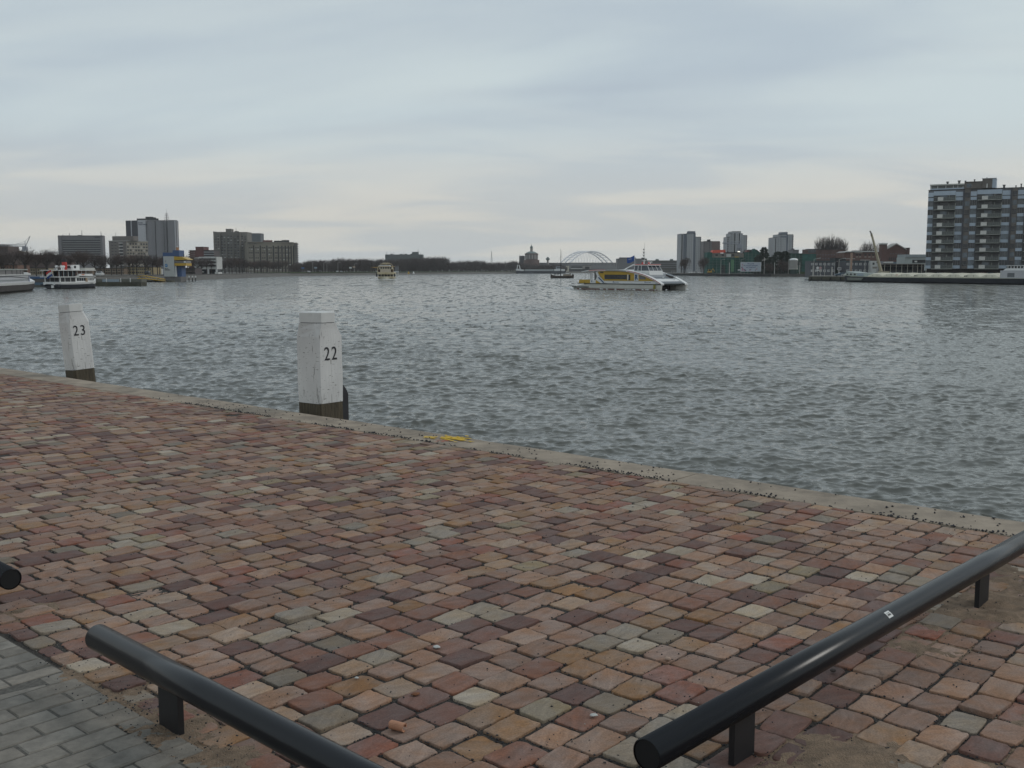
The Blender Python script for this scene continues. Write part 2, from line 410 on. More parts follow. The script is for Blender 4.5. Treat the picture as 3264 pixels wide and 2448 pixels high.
def make_setts():
    V = []; FL = []; SZ = []; CO = []
    ee = -26.0
    while ee < 9.0:
        pitch = random.uniform(.134, .150)
        n_ = G_N + .015 + random.choice((0, 1)) * 0 
        first = True
        while n_ < C_N - .03:
            ln = random.uniform(.158, .208) if not first else random.uniform(.09, .2)
            first = False
            ln = min(ln, C_N - .006 - n_)
            if C_N - n_ - ln < .07: ln = C_N - .006 - n_
            ec = ee + pitch / 2; nc = n_ + ln / 2
            n_ += ln
            wob = .012 * math.sin(nc * 2.1 + ee * .7) + .010 * math.sin(nc * 4.7 - ee * 1.3)
            ec += wob
            x, y, _ = en(ec, nc)
            if y < .6 or abs(x) > .85 * y + 2.4: continue
            if ln < .05: continue
            gap_n = random.uniform(.006, .019); gap_e = random.uniform(.0035, .011)
            rot = random.gauss(0, .022)
            dz = random.gauss(0, .0028); tx = random.gauss(0, .012); ty = random.gauss(0, .012)
            near = y < 9
            n = 28 if near else 16
            pts = sett_outline(ln - gap_n, pitch - gap_e, n)
            cr, sr = math.cos(rot), math.sin(rot)
            o = len(V); c = PALC[rng.choice(len(PALC), p=PALW)]; k = random.uniform(.88, 1.12)
            c = tuple(min(1, q * k) for q in c) + (random.random(),)
            rings = [(1.0, -.045), (1.0, -.0035), (.99, -.0006), (.93, 0.), (.5, .0003)]
            for s_, z_ in rings:
                for (a_, b_) in pts:
                    jz = random.uniform(-.0011, .0011) if z_ > -.02 else 0
                    a2, b2 = (a_ * s_) * cr - (b_ * s_) * sr, (a_ * s_) * sr + (b_ * s_) * cr
                    X, Y, _ = en(ec + b2, nc + a2)
                    V.append((X, Y, QZ + z_ + dz + tx * a2 + ty * b2 + jz))
            X, Y, _ = en(ec, nc); V.append((X, Y, QZ + dz + random.uniform(-.001, .002)))
            nr = len(rings)
            for r_ in range(nr - 1):
                for j in range(n):
                    FL += [o + r_ * n + j, o + (r_ + 1) * n + j, o + (r_ + 1) * n + (j + 1) % n, o + r_ * n + (j + 1) % n]; SZ.append(4)
            for j in range(n):
                FL += [o + (nr - 1) * n + j, o + nr * n, o + (nr - 1) * n + (j + 1) % n]; SZ.append(3)
            CO += [c] * (nr * n + 1)
            STONES.append((ec, nc, ln - gap_n, pitch - gap_e, X, Y))
        ee += pitch
    m = bpy.data.materials.new('sandstone_sett'); m.use_nodes = True
    nt = m.node_tree; N = nt.nodes; L = nt.links; b = N['Principled BSDF']; b.inputs['Roughness'].default_value = .78; b.inputs['Specular IOR Level'].default_value = .35
    at_ = N.new('ShaderNodeAttribute'); at_.attribute_name = 'stone'
    tcn = N.new('ShaderNodeTexCoord'); mp = N.new('ShaderNodeMapping'); L.new(tcn.outputs['Object'], mp.inputs[0])
    # every stone gets its own offset in the texture and its own bedding direction
    cmbv = N.new('ShaderNodeVectorMath'); cmbv.operation = 'SCALE'; cmbv.inputs[3].default_value = 37.
    cb = N.new('ShaderNodeCombineXYZ'); L.new(at_.outputs['Alpha'], cb.inputs[0]); L.new(at_.outputs['Alpha'], cb.inputs[1]); L.new(cb.outputs[0], cmbv.inputs[0])
    L.new(cmbv.outputs[0], mp.inputs[1])
    rt = N.new('ShaderNodeVectorRotate'); rt.rotation_type = 'Z_AXIS'; L.new(mp.outputs[0], rt.inputs[0])
    an = N.new('ShaderNodeMath'); an.operation = 'MULTIPLY_ADD'; L.new(at_.outputs['Alpha'], an.inputs[0]); an.inputs[1].default_value = 1.5; an.inputs[2].default_value = -1.5
    L.new(an.outputs[0], rt.inputs['Angle'])
    m2 = N.new('ShaderNodeMapping'); m2.inputs['Scale'].default_value = (1, 4.5, 1); L.new(rt.outputs[0], m2.inputs[0])
    na = N.new('ShaderNodeTexNoise'); na.inputs['Scale'].default_value = 7; na.inputs['Detail'].default_value = 7; na.inputs['Distortion'].default_value = .8; L.new(m2.outputs[0], na.inputs[0])
    nb = N.new('ShaderNodeTexNoise'); nb.inputs['Scale'].default_value = 160; nb.inputs['Detail'].default_value = 3; L.new(tcn.outputs['Object'], nb.inputs[0])
    hs = N.new('ShaderNodeHueSaturation'); L.new(at_.outputs['Color'], hs.inputs['Color'])
    mrn = N.new('ShaderNodeMapRange'); mrn.inputs[1].default_value = .3; mrn.inputs[2].default_value = .7; mrn.inputs[3].default_value = .80; mrn.inputs[4].default_value = 1.12
    L.new(na.outputs[0], mrn.inputs[0])
    mr2 = N.new('ShaderNodeMapRange'); mr2.inputs[1].default_value = .3; mr2.inputs[2].default_value = .7; mr2.inputs[3].default_value = .8; mr2.inputs[4].default_value = 1.2
    L.new(nb.outputs[0], mr2.inputs[0])
    mu = N.new('ShaderNodeMath'); mu.operation = 'MULTIPLY'; L.new(mrn.outputs[0], mu.inputs[0]); L.new(mr2.outputs[0], mu.inputs[1])
    L.new(mu.outputs[0], hs.inputs['Value'])
    mrs = N.new('ShaderNodeMapRange'); mrs.inputs[1].default_value = .35; mrs.inputs[2].default_value = .65; mrs.inputs[3].default_value = .66; mrs.inputs[4].default_value = 1.0
    nc_ = N.new('ShaderNodeTexNoise'); nc_.inputs['Scale'].default_value = 9; nc_.inputs['Detail'].default_value = 4; L.new(rt.outputs[0], nc_.inputs[0]); L.new(nc_.outputs[0], mrs.inputs[0])
    L.new(mrs.outputs[0], hs.inputs['Saturation'])
    L.new(hs.outputs[0], b.inputs['Base Color'])
    ad = N.new('ShaderNodeMath'); ad.operation = 'MULTIPLY_ADD'; L.new(nb.outputs[0], ad.inputs[0]); ad.inputs[1].default_value = .35; L.new(na.outputs[0], ad.inputs[2])
    bp = N.new('ShaderNodeBump'); bp.inputs['Strength'].default_value = .4; bp.inputs['Distance'].default_value = .006; L.new(ad.outputs[0], bp.inputs['Height']); L.new(bp.outputs[0], b.inputs['Normal'])
    me = np_mesh('cobblestone_paving', V, FL, SZ, m, False)
    ca = me.attributes.new('stone', 'FLOAT_COLOR', 'POINT'); ca.data.foreach_set('color', np.array(CO, np.float32).ravel())
    o = bpy.data.objects.new('cobblestone_paving', me); col.objects.link(o); struct(o)
make_setts()

# ---- grey concrete pavers in running bond beyond the left rail
def make_pavers():
    b = MB(); CO = []; row = 0
    e = -14.0
    while e < 2.5:
        n = G_N - .004; first = True
        off = (.0, .105)[row % 2]
        while n > -2.2:
            ln = .205 if not first or off == 0 else .105
            first = False
            x, y, _ = en(e + .05, n - ln / 2)
            if y > .6 and abs(x) < .9 * y + 2.4:
                g = .0028; z = random.gauss(0, .0016); o = len(b.v); t = random.gauss(0, .01)
                for (k, zz_) in ((0, -.05), (0, -.006), (.005, 0.)):
                    for (ea, na) in ((e + g + k, n - g - k), (e + .105 - g - k, n - g - k), (e + .105 - g - k, n - ln + g + k), (e + g + k, n - ln + g + k)):
                        X, Y, _ = en(ea, na); b.v.append((X, Y, QZ + zz_ + z + t * (ea - e - .05) + (random.uniform(-.0012, .0012))))
                for r_ in range(2):
                    for j in range(4): b.f.append((o + r_ * 4 + j, o + r_ * 4 + (j + 1) % 4, o + r_ * 4 + 4 + (j + 1) % 4, o + r_ * 4 + 4 + j))
                b.f.append((o + 8, o + 9, o + 10, o + 11))
                v = random.uniform(.82, 1.12); warm = random.uniform(-.02, .03)
                CO.extend([(.178 * v * (1 + warm), .160 * v, .137 * v * (1 - warm), random.random())] * 12)
            n -= ln
        e += .105; row += 1
    m = bpy.data.materials.new('grey_paver'); m.use_nodes = True
    nt = m.node_tree; N = nt.nodes; L = nt.links; bs = N['Principled BSDF']; bs.inputs['Roughness'].default_value = .85
    at_ = N.new('ShaderNodeAttribute'); at_.attribute_name = 'stone'
    tcn = N.new('ShaderNodeTexCoord')
    na = N.new('ShaderNodeTexNoise'); na.inputs['Scale'].default_value = 11; na.inputs['Detail'].default_value = 8; na.inputs['Roughness'].default_value = .7; L.new(tcn.outputs['Object'], na.inputs[0])
    mr = N.new('ShaderNodeMapRange'); mr.inputs[1].default_value = .3; mr.inputs[2].default_value = .7; mr.inputs[3].default_value = .62; mr.inputs[4].default_value = 1.4; L.new(na.outputs[0], mr.inputs[0])
    hs = N.new('ShaderNodeHueSaturation'); L.new(at_.outputs['Color'], hs.inputs['Color']); L.new(mr.outputs[0], hs.inputs['Value']); L.new(hs.outputs[0], bs.inputs['Base Color'])
    nb = N.new('ShaderNodeTexNoise'); nb.inputs['Scale'].default_value = 220; L.new(tcn.outputs['Object'], nb.inputs[0])
    bp = N.new('ShaderNodeBump'); bp.inputs['Strength'].default_value = .5; bp.inputs['Distance'].default_value = .006; L.new(nb.outputs[0], bp.inputs['Height']); L.new(bp.outputs[0], bs.inputs['Normal'])
    me = b.mesh('brick_pavement', m); 
    ca = me.attributes.new('stone', 'FLOAT_COLOR', 'POINT'); ca.data.foreach_set('color', np.array(CO, np.float32).ravel())
    o = bpy.data.objects.new('brick_pavement', me); col.objects.link(o); struct(o)
make_pavers()

# ---- blown sand lying over the setts round the right rail and along the left one
def sand_mask(x, y):
    e, n = to_en(x, y)
    d = 0
    for (cx_, cy_, r_, a_) in ((.85, 2.88, .45, .95), (.60, 2.60, .42, 1.0), (1.12, 3.2, .36, .80), (1.25, 2.72, .5, .66), (2.28, 4.78, .45, .72), (1.80, 4.42, .36, .50), (2.7, 5.15, .55, .58),
                               (1.75, 3.0, .42, .55), (2.0, 3.45, .35, .50), (-1.28, 3.47, .30, .66), (-1.02, 3.24, .22, .55), (-1.55, 3.82, .2, .5), (-2.3, 4.75, .25, .52), (.12, 2.7, .45, .5)):
        q = math.hypot(x - cx_, y - cy_) / r_
        d = max(d, a_ * (1 - q * q)) if q < 1 else d
    e, n = to_en(x, y)
    q = abs(n - G_N - .03) / .15
    if q < 1: d = max(d, (.34 + .34 * math.sin(e * 3.1) * math.sin(e * 1.3 + 1)) * (1 - q * q))
    return d
def make_sand():
    b = MB(); xs = np.arange(-2.9, 3.6, .022); ys = np.arange(1.9, 6.0, .022); idx = {}
    for i, x in enumerate(xs):
        for j, y in enumerate(ys):
            mk = sand_mask(x, y)
            if mk <= .02: continue
            e, n = to_en(x, y)
            if n > C_N - .05 or n < G_N - .12: continue
            nz = mnoise.fractal((x * 6.5, y * 6.5, 1.3), .8, 2.1, 5) * .55 + mnoise.noise((x * 34, y * 34, 4.)) * .25
            z = -.0165 + .026 * min(1, mk * 1.3) + .022 * nz * (.4 + mk)
            idx[(i, j)] = len(b.v); b.v.append((x, y, QZ + min(z, .02)))
    for (i, j), a in idx.items():
        k = [(i + 1, j), (i + 1, j + 1), (i, j + 1)]
        if all(q in idx for q in k): b.f.append((a, idx[k[0]], idx[k[1]], idx[k[2]]))
    o = b.build('sand', mat('blown_sand', (.215, .150, .100), .95, var=.40, scale=18, bump=.8, bscale=160), smooth=True)
    tag(o, 'thin drifts of brown sand blown over the setts around the rails', 'sand', kind='stuff')
make_sand()

# ---- loose black and pale grit in the joints and scattered over the stones
def make_grit(name, count, m, pick, smin, smax, label):
    base = np.array([(1, 0, 0), (0, 1, 0), (-1, 0, 0), (0, -1, 0), (0, 0, 1), (0, 0, -1)], float)
    fc = np.array([(0, 1, 4), (1, 2, 4), (2, 3, 4), (3, 0, 4), (1, 0, 5), (2, 1, 5), (3, 2, 5), (0, 3, 5)])
    Vs = []; Fs = []
    for i in range(count):
        p = pick()
        if p is None: continue
        x, y, z = p
        s = np.exp(random.uniform(math.log(smin), math.log(smax))) * np.array([random.uniform(.7, 1.4), random.uniform(.7, 1.3), random.uniform(.5, .95)]) * .5
        a = random.uniform(0, 6.28); c_, s_ = math.cos(a), math.sin(a)
        v = (base + rng.uniform(-.22, .22, (6, 3))) * s
        v = np.stack([v[:, 0] * c_ - v[:, 1] * s_ + x, v[:, 0] * s_ + v[:, 1] * c_ + y, v[:, 2] + z + s[2] * .6], -1)
        Fs.append(fc + 6 * len(Vs)); Vs.append(v)
    V = np.concatenate(Vs); Fc = np.concatenate(Fs)
    o = bpy.data.objects.new(name, np_mesh(name, V, Fc.ravel(), np.full(len(Fc), 3), m)); col.objects.link(o)
    tag(o, label, 'gravel', kind='stuff')
near_st = [s for s in STONES if s[5] < 8.5]
def pick_joint():
    s = random.choice(near_st) if random.random() < .35 else random.choice(near_st[::1])
    if s[5] > 5.5 and random.random() < .5: return None
    a, b2 = s[2] / 2, s[3] / 2
    if random.random() < .5: de, dn = random.choice((-1, 1)) * (b2 + random.uniform(-.004, .010)), random.uniform(-a, a)
    else: de, dn = random.uniform(-b2, b2), random.choice((-1, 1)) * (a + random.uniform(-.004, .016))
    x, y, _ = en(s[0] + de, s[1] + dn); return x, y, QZ - random.uniform(.002, .009)
clusters = [(random.choice(near_st)[4:6], random.uniform(.08, .3)) for _ in range(60)]
clusters += [(en(random.uniform(-7, 0), G_N + .03)[:2], .07) for _ in range(26)]
clusters += [((-1.35 + .35 * random.uniform(-1, 1), 3.55 + .35 * random.uniform(-1, 1)), .16) for _ in range(10)]
clusters += [((.5 + random.uniform(-.3, .7), 2.9 + random.uniform(-.4, .6)), .22) for _ in range(10)]
clusters += [((2.2 + random.uniform(-.5, .5), 4.6 + random.uniform(-.4, .6)), .25) for _ in range(8)]
def pick_top():
    if random.random() < .6:
        (cx_, cy_), r_ = random.choice(clusters); x, y = random.gauss(cx_, r_), random.gauss(cy_, r_)
    else:
        s = random.choice(near_st); x, y = s[4] + random.uniform(-.12, .12), s[5] + random.uniform(-.12, .12)
    e, n = to_en(x, y)
    if n < G_N - .12 or n > C_N or y < 1.9: return None
    return x, y, QZ + .002 + max(0, .012 * sand_mask(x, y))
def pick_edge():
    e = random.uniform(-12, 1.5); n = C_N + abs(random.gauss(0, .035)) - .02 if random.random() < .8 else random.uniform(C_N, E_N - .04)
    if (math.sin(e * 2.3) + math.sin(e * 5.1 + 1)) < -.3 and random.random() < .8: return None
    return en(e, n, QZ + .003)
M_dark = mat('black_grit', (.022, .022, .027), .8, var=.6, scale=60)
M_pale = mat('pale_grit', (.26, .235, .20), .85, var=.4, scale=60)
make_grit('gravel', 30000, M_dark, pick_joint, .004, .0105, 'fine black gravel filling the open joints between the setts')
make_grit('gravel', 3600, M_dark, pick_top, .0035, .010, 'loose black gravel strewn over the tops of the setts')
make_grit('gravel', 2000, M_dark, pick_edge, .008, .020, 'black gravel gathered along the inner edge of the concrete coping')
make_grit('gravel', 5200, M_pale, lambda: (pick_joint() if random.random() < .75 else pick_top()), .0025, .006, 'pale grit and broken shell mixed into the joints')

# ---- single things lying on the setts
def pebble(name, px, py, s, m, label, cat, flat=.5):
    x, y = ground(px, py); b = MB(); n = 10; prof = [(0.05, -.5), (.6, -.38), (1, 0), (.72, .36), (.1, .5)]
    for r_, z_ in prof:
        for j in range(n):
            q = 2 * math.pi * j / n; k = random.uniform(.85, 1.15)
            b.v.append((s * .5 * r_ * k * math.cos(q) * 1.25, s * .5 * r_ * k * math.sin(q), s * flat * (z_ + .5)))
    for i in range(4):
        for j in range(n): b.f.append((i * n + j, i * n + (j + 1) % n, (i + 1) * n + (j + 1) % n, (i + 1) * n + j))
    b.f.append(tuple(range(n))[::-1]); b.f.append(tuple(4 * n + j for j in range(n)))
    o = b.build(name, m, smooth=True, loc=(x, y, QZ + .003), rz=random.uniform(0, 3)); tag(o, label, cat); return o
M_shell = mat('white_shell', (.42, .42, .40), .6, var=.2, scale=60)
pebble('white_pebble', 1392, 2067, .030, M_shell, 'smooth white pebble on a greyish pink sett in the middle of the paving', 'pebble', .3)
pebble('white_pebble', 1137, 2165, .016, M_shell, 'tiny white pebble in the joint below an ochre sett', 'pebble', .4)
pebble('white_pebble', 1892, 2284 - 0, .026, M_shell, 'pale grey shell flake on the setts left of the right rail end', 'pebble', .25)
pebble('stone_chip', 2128, 2108, .026, mat('pink_chip', (.36, .25, .19), .8), 'pale pink stone chip on a tan sett near the right rail', 'stone chip', .6)
pebble('brown_leaf', 1325, 2217, .030, mat('dead_leaf', (.15, .055, .02), .8, var=.4, scale=80), 'crumpled rust brown leaf on a red sett', 'leaf', .25)
pebble('brick_chip', 2655, 2145, .020, mat('dark_chip', (.06, .045, .04), .9), 'small dark clod of earth beside the right rail', 'earth clod', .7)
# terracotta pipe fragment: a short half-open tube
b = MB(); ro, ri, ln = .016, .011, .058; n = 14
for k, x_ in ((0, -ln / 2), (1, ln / 2)):
    for r_ in (ro, ri):
        for j in range(n + 1):
            q = R(-15) + R(300) * j / n
            b.v.append((x_ + random.uniform(-.003, .003), r_ * math.cos(q), r_ * math.sin(q) + .012))
m1 = n + 1
for j in range(n):
    b.f.append((j, j + 1, 2 * m1 + j + 1, 2 * m1 + j)); b.f.append((m1 + j, 3 * m1 + j, 3 * m1 + j + 1, m1 + j + 1))
    b.f.append((j, m1 + j, m1 + j + 1, j + 1)); b.f.append((2 * m1 + j, 2 * m1 + j + 1, 3 * m1 + j + 1, 3 * m1 + j))
for j in (0, n): b.f.append((j, 2 * m1 + j, 3 * m1 + j, m1 + j))
x, y = ground(1268, 2328)
o = b.build('terracotta_shard', mat('terracotta', (.40, .20, .12), .85, var=.15, scale=40), loc=(x, y, QZ + .004), rz=R(-28))
tag(o, 'curved shard of orange terracotta pipe lying below a pale grey sett', 'shard')

# ---- mooring posts
M_post = mat('white_post_paint', (.52, .515, .51), .55, var=.10, scale=5, bump=.5, bscale=14, streak=(3, 3, .5))
def post_mat():
    m = bpy.data.materials.new('weathered_white_paint'); m.use_nodes = True
    nt = m.node_tree; N = nt.nodes; L = nt.links; b = N['Principled BSDF']; b.inputs['Roughness'].default_value = .55
    t = N.new('ShaderNodeTexCoord')
    def ns(scale, sc, det=6, dist=0.):
        mp = N.new('ShaderNodeMapping'); mp.inputs['Scale'].default_value = sc; L.new(t.outputs['Object'], mp.inputs[0])
        n = N.new('ShaderNodeTexNoise'); n.inputs['Scale'].default_value = scale; n.inputs['Detail'].default_value = det; n.inputs['Distortion'].default_value = dist; L.new(mp.outputs[0], n.inputs[0]); return n.outputs[0]
    def mrg(x, a, b_, c=0., d=1.):
        n = N.new('ShaderNodeMapRange'); L.new(x, n.inputs[0])
        for i, k in enumerate((a, b_, c, d)): n.inputs[i + 1].default_value = k
        return n.outputs[0]
    def mx(f, a, c):
        n = N.new('ShaderNodeMix'); n.data_type = 'RGBA'; L.new(f, n.inputs[0])
        for i, k in ((6, a), (7, c)):
            if isinstance(k, tuple): n.inputs[i].default_value = k + (1,)
            else: L.new(k, n.inputs[i])
        return n.outputs[2]
    basec = mx(mrg(ns(2.5, (1, 1, .6)), .3, .7), (.50, .49, .48), (.64, .63, .615))
    crack = mrg(ns(9, (5, 5, .35), 3, .3), .65, .70)       # upright splits in the timber
    nick = mrg(ns(22, (.8, .8, 4.), 2, .4), .65, .70)      # chipped paint, short level marks
    c1 = mx(crack, basec, (.17, .16, .15)); c2 = mx(nick, c1, (.13, .12, .11))
    L.new(c2, b.inputs['Base Color'])
    bp = N.new('ShaderNodeBump'); bp.inputs['Strength'].default_value = .35; bp.inputs['Distance'].default_value = .02; L.new(ns(14, (2, 2, .3)), bp.inputs['Height']); L.new(bp.outputs[0], b.inputs['Normal'])
    return m
M_pp = post_mat()
M_tim = mat('wet_dark_timber', (.066, .052, .032), .75, var=.6, scale=7, bump=.6, bscale=30, streak=(4, 4, .35))
M_num = mat('black_number_paint', (.012, .012, .016), .6, var=.2)
M_steel = mat('black_steel', (.018, .018, .022), .55, var=.3, scale=8)
def octa(s, cut):
    h = s / 2; c = cut
    return [(-h + c, -h), (h - c, -h), (h, -h + c), (h, h - c), (h - c, h), (-h + c, h), (-h, h - c), (-h, -h + c)]
def mooring_post(name, label, num, corner, s, ang, top, lean, fender=False):
    # local: front corner of the timber at the origin side; box spans x (right face) and y (left face)
    t = thing(name, label, 'mooring post', (corner[0], corner[1], QZ), ang)
    t.rotation_euler = (0, lean, 0)
    t.rotation_mode = 'QUATERNION'
    t.rotation_quaternion = (Matrix.Rotation(lean, 4, 'Y') @ Matrix.Rotation(ang, 4, 'Z')).to_quaternion()
    t['group'] = 'numbered white mooring posts along the quay'
    capz = top - .122; sh = capz - .155; c0 = .028
    ctr = (s / 2, s / 2)
    def ring(sz, cut, z, dx=0, dy=0): return [(ctr[0] + x + dx, ctr[1] + y + dy, z) for x, y in octa(sz, cut)]
    def loft(rings):
        b = MB()
        for r_ in rings: b.v += r_
        for i in range(len(rings) - 1):
            for j in range(8): b.f.append((i * 8 + j, i * 8 + (j + 1) % 8, (i + 1) * 8 + (j + 1) % 8, (i + 1) * 8 + j))
        b.f.append(tuple(range(8))[::-1]); b.f.append(tuple((len(rings) - 1) * 8 + j for j in range(8)))
        return b
    zs = [.09, .35, .6, sh]
    k8 = s / .36; C8 = [(x * k8, y * k8) for x, y in ((.055, .0), (.245, .0), (.315, .09), (.32, .24), (.25, .33), (.11, .335), (.0, .285), (.022, .075))]
    capr = lambda z, d=0.: [(x + (s / 2 - x) * d, y + (s / 2 - y) * d, z) for x, y in C8]
    loft([ring(s + random.uniform(-.004, .004), c0, z) for z in zs] + [[(a[0] * .45 + b_[0] * .55, a[1] * .45 + b_[1] * .55, sh + .09) for a, b_ in zip(ring(s, c0, 0), capr(0))], capr(capz, -.02)]).build('shaft', M_pp, t)
    loft([ring(s - .006, c0, -2.9), ring(s - .006, c0, -.3), ring(s - .006, c0, .086)]).build('timber_foot', M_tim, t)
    loft([capr(capz + .001, .05), capr(capz + .006, .05)]).build('gap', M_steel, t)
    loft([capr(capz + .007), capr(top - .006), capr(top, .03)]).build('cap', mat('cap_white', (.56, .555, .54), .5, var=.08, scale=6), t)
    tx = text_mesh('number', num, .218, M_num, t, (s * .48, -.0025, .582 if num == '22' else .61), (R(90), 0, 0), 'CENTER', .002, 0., 1.22); tx.scale = (.82, 1, 1)
    if fender:
        b = MB().prism([(-.32, -2.9), (-.32, .16), (-.06, .30), (0, .345), (0.012, .345), (.012, -2.9)], s * .15, s * .15 + .05, 'y')
        b = MB().prism([(s + .004, -2.9), (s + .004, .40), (s + .02, .335), (s + .135, .21), (s + .165, .15), (s + .165, -2.9)], s * .30, s * .36, 'y')
        b.prism([(s + .13, -2.9), (s + .13, .16), (s + .163, .15), (s + .163, -2.9)], s * .36 + .001, s * .9, 'y')
        b.build('steel_fender', M_steel, t)
    return t
mooring_post('mooring_post', 'white square timber mooring post numbered 22 with a black steel fender', '22', (-2.178, 11.62), .385, R(52), 1.125, R(-.3), True)
mooring_post('mooring_post', 'leaning white timber mooring post numbered 23, the farther one', '23', (-6.635, 15.62), .338, R(47), 1.09, R(-4.6))

# ---- low tubular rails
M_rail = mat('black_gloss_paint', (.008, .009, .012), .26, var=.5, scale=3, bump=.015, bscale=8, streak=(.25, 6, 6), spec=.28)
M_leg = mat('black_leg_paint', (.010, .010, .012), .5, var=.3)
M_in = mat('tube_inside', (.004, .004, .005), .8)
RAD = .0495; RZ = .203
def rail(label, p0, p1, legs, sticker=None):
    d = Vector((p1[0] - p0[0], p1[1] - p0[1], 0)); ln = d.length; ang = math.atan2(d.y, d.x)
    t = thing('bumper_rail', label, 'rail', (p0[0], p0[1], QZ), ang, 'low black tube rails beside the paving')
    b = MB(); n = 40
    prof = [(RAD - .004, 0), (RAD, .0015), (RAD, ln / 3), (RAD, 2 * ln / 3), (RAD, ln - .0015), (RAD - .004, ln)]
    for r_, x_ in prof:
        for j in range(n):
            q = 2 * math.pi * j / n; b.v.append((x_, r_ * math.cos(q), RZ + r_ * math.sin(q)))
    for i in range(len(prof) - 1):
        for j in range(n): b.f.append((i * n + j, i * n + (j + 1) % n, (i + 1) * n + (j + 1) % n, (i + 1) * n + j)[::-1])
    b.build('tube', M_rail, t, True)
    for x_ in (.003, ln - .003):
        b = MB(); b.v = [(x_, (RAD - .005) * math.cos(2 * math.pi * j / n), RZ + (RAD - .005) * math.sin(2 * math.pi * j / n)) for j in range(n)]
        b.v += [(v[0] + (.002 if x_ < ln / 2 else -.002), v[1], v[2]) for v in b.v]
        b.f = [tuple(range(n)), tuple(range(2 * n - 1, n - 1, -1))] + [(j, (j + 1) % n, n + (j + 1) % n, n + j) for j in range(n)]
        b.build('end_cap', M_in, t)
    for x_, wdt in legs:
        # channel section, coped to the tube
        b = MB(); w2 = wdt / 2; k = 6
        ztop = RZ - RAD * .45
        b.box(x_ - w2, x_ + w2, -.004, .004, -.12, ztop)
        b.box(x_ - w2, x_ - w2 + .006, .0042, .018, -.12, ztop); b.box(x_ + w2 - .006, x_ + w2, .0042, .018, -.12, ztop)
        b.build('leg', M_leg, t)
    if sticker:
        x_, q0 = sticker; b = MB(); k = 5
        for i in range(k + 1):
            q = q0 + R(34) * (i / k - .5)
            for xx in (x_ - .020, x_ + .020): b.v.append((xx, (RAD + .0008) * math.cos(q), RZ + (RAD + .0008) * math.sin(q)))
        for i in range(k): b.f.append((2 * i, 2 * i + 1, 2 * i + 3, 2 * i + 2))
        st = b.build('sticker', mat('sticker_white', (.62, .62, .60), .5, var=.05), t)
        b = MB()
        for (qq, x0_, x1_, hh) in ((.07, -.015, .013, .05), (.0, -.012, .009, .035), (-.12, -.015, .014, .02)):
            q1, q2 = q0 + qq - hh, q0 + qq + hh
            k0 = x_ + x0_
            while k0 < x_ + x1_:
                k1 = min(k0 + random.uniform(.0015, .003), x_ + x1_)
                b.add([(k0, (RAD + .0014) * math.cos(q1), RZ + (RAD + .0014) * math.sin(q1)), (k1, (RAD + .0014) * math.cos(q1), RZ + (RAD + .0014) * math.sin(q1)),
                       (k1, (RAD + .0014) * math.cos(q2), RZ + (RAD + .0014) * math.sin(q2)), (k0, (RAD + .0014) * math.cos(q2), RZ + (RAD + .0014) * math.sin(q2))], [(0, 1, 2, 3)])
                k0 = k1 + .0012
        b.build('lettering', M_num, st)
    return t
def g2(px, py): return ground(px, py, QZ + RZ)
a = Vector(g2(2061, 2407)); b_ = Vector(g2(3139, 1797)); d = (b_ - a).normalized()
s1 = (Vector(g2(2380, 2232)) - a).length; s2 = (b_ - a).length
stk = (Vector(g2(2828, 1988)) - a).length
rail('black tube rail on the right with a white sticker, half drifted in sand', a, a + d * 3.95, [(s1, .125), (s2, .125)], (stk, R(126)))
a = Vector(g2(311, 2030)); b_ = Vector(g2(1060, 2428)); d = (b_ - a).normalized()
s1 = (Vector(g2(525, 2152)) - a).length
rail('black tube rail at the lower left beside the grey pavers', a, a + d * 2.4, [(s1, .135), (s1 + 1.7, .135)])
a3 = Vector(g2(34, 1846))
rail('black tube rail at the left edge, only its capped end in view', a3, a3 - d * 2.6, [(.33, .10), (2.1, .10)])
# ================================================================ FAR SHORES
LZ, RZ_ = 2.2, 1.7                       # land level left and right
M_land = mat('shore_ground', (.085, .08, .072), .95, var=.3, scale=.05)
M_stone = mat('embankment_stone', (.10, .092, .082), .95, var=.45, scale=.6)
M_grass = mat('shore_grass', (.055, .085, .03), .95, var=.3, scale=.2)
M_sheet = mat('sheet_pile_wall', (.028, .027, .028), .85, var=.5, scale=.5, streak=(1, 1, .3))
M_alg = mat('algae_wall', (.065, .062, .045), .9, var=.5, scale=.5)
def land(name, poly, z, m): return struct(MB().prism(poly, -3, z, 'z').build(name, m))
shore = [(-125, 120), (-127, 342), (-125, 417), (-144, 703), (-48, 1113), (67, 1320), (150, 1467)]
inner = [(-131, 120), (-133, 342), (-131.5, 417), (-152, 705), (-52, 1130), (66, 1334), (150, 1480)]
b = MB()
for i in range(len(shore) - 1):
    a, c = shore[i], shore[i + 1]; a2, c2 = inner[i], inner[i + 1]
    b.add([(a[0], a[1], -1.5), (c[0], c[1], -1.5), (c2[0], c2[1], LZ - .3), (a2[0], a2[1], LZ - .3)], [(0, 1, 2, 3)])
struct(b.build('embankment', M_stone))
land('shore_ground', inner + [(150, 7000), (-6000, 7000), (-6000, 120)], LZ, M_land)
g = MB()
for i in (3, 4):
    a, c = inner[i], inner[i + 1]
    g.prism([(a[0] + 1, a[1] + 2), (c[0] + 1, c[1] + 2), (c[0] - 20, c[1] + 22), (a[0] - 26, a[1] + 12)], LZ, LZ + .35, 'z')
struct(g.build('grass_bank', M_grass))
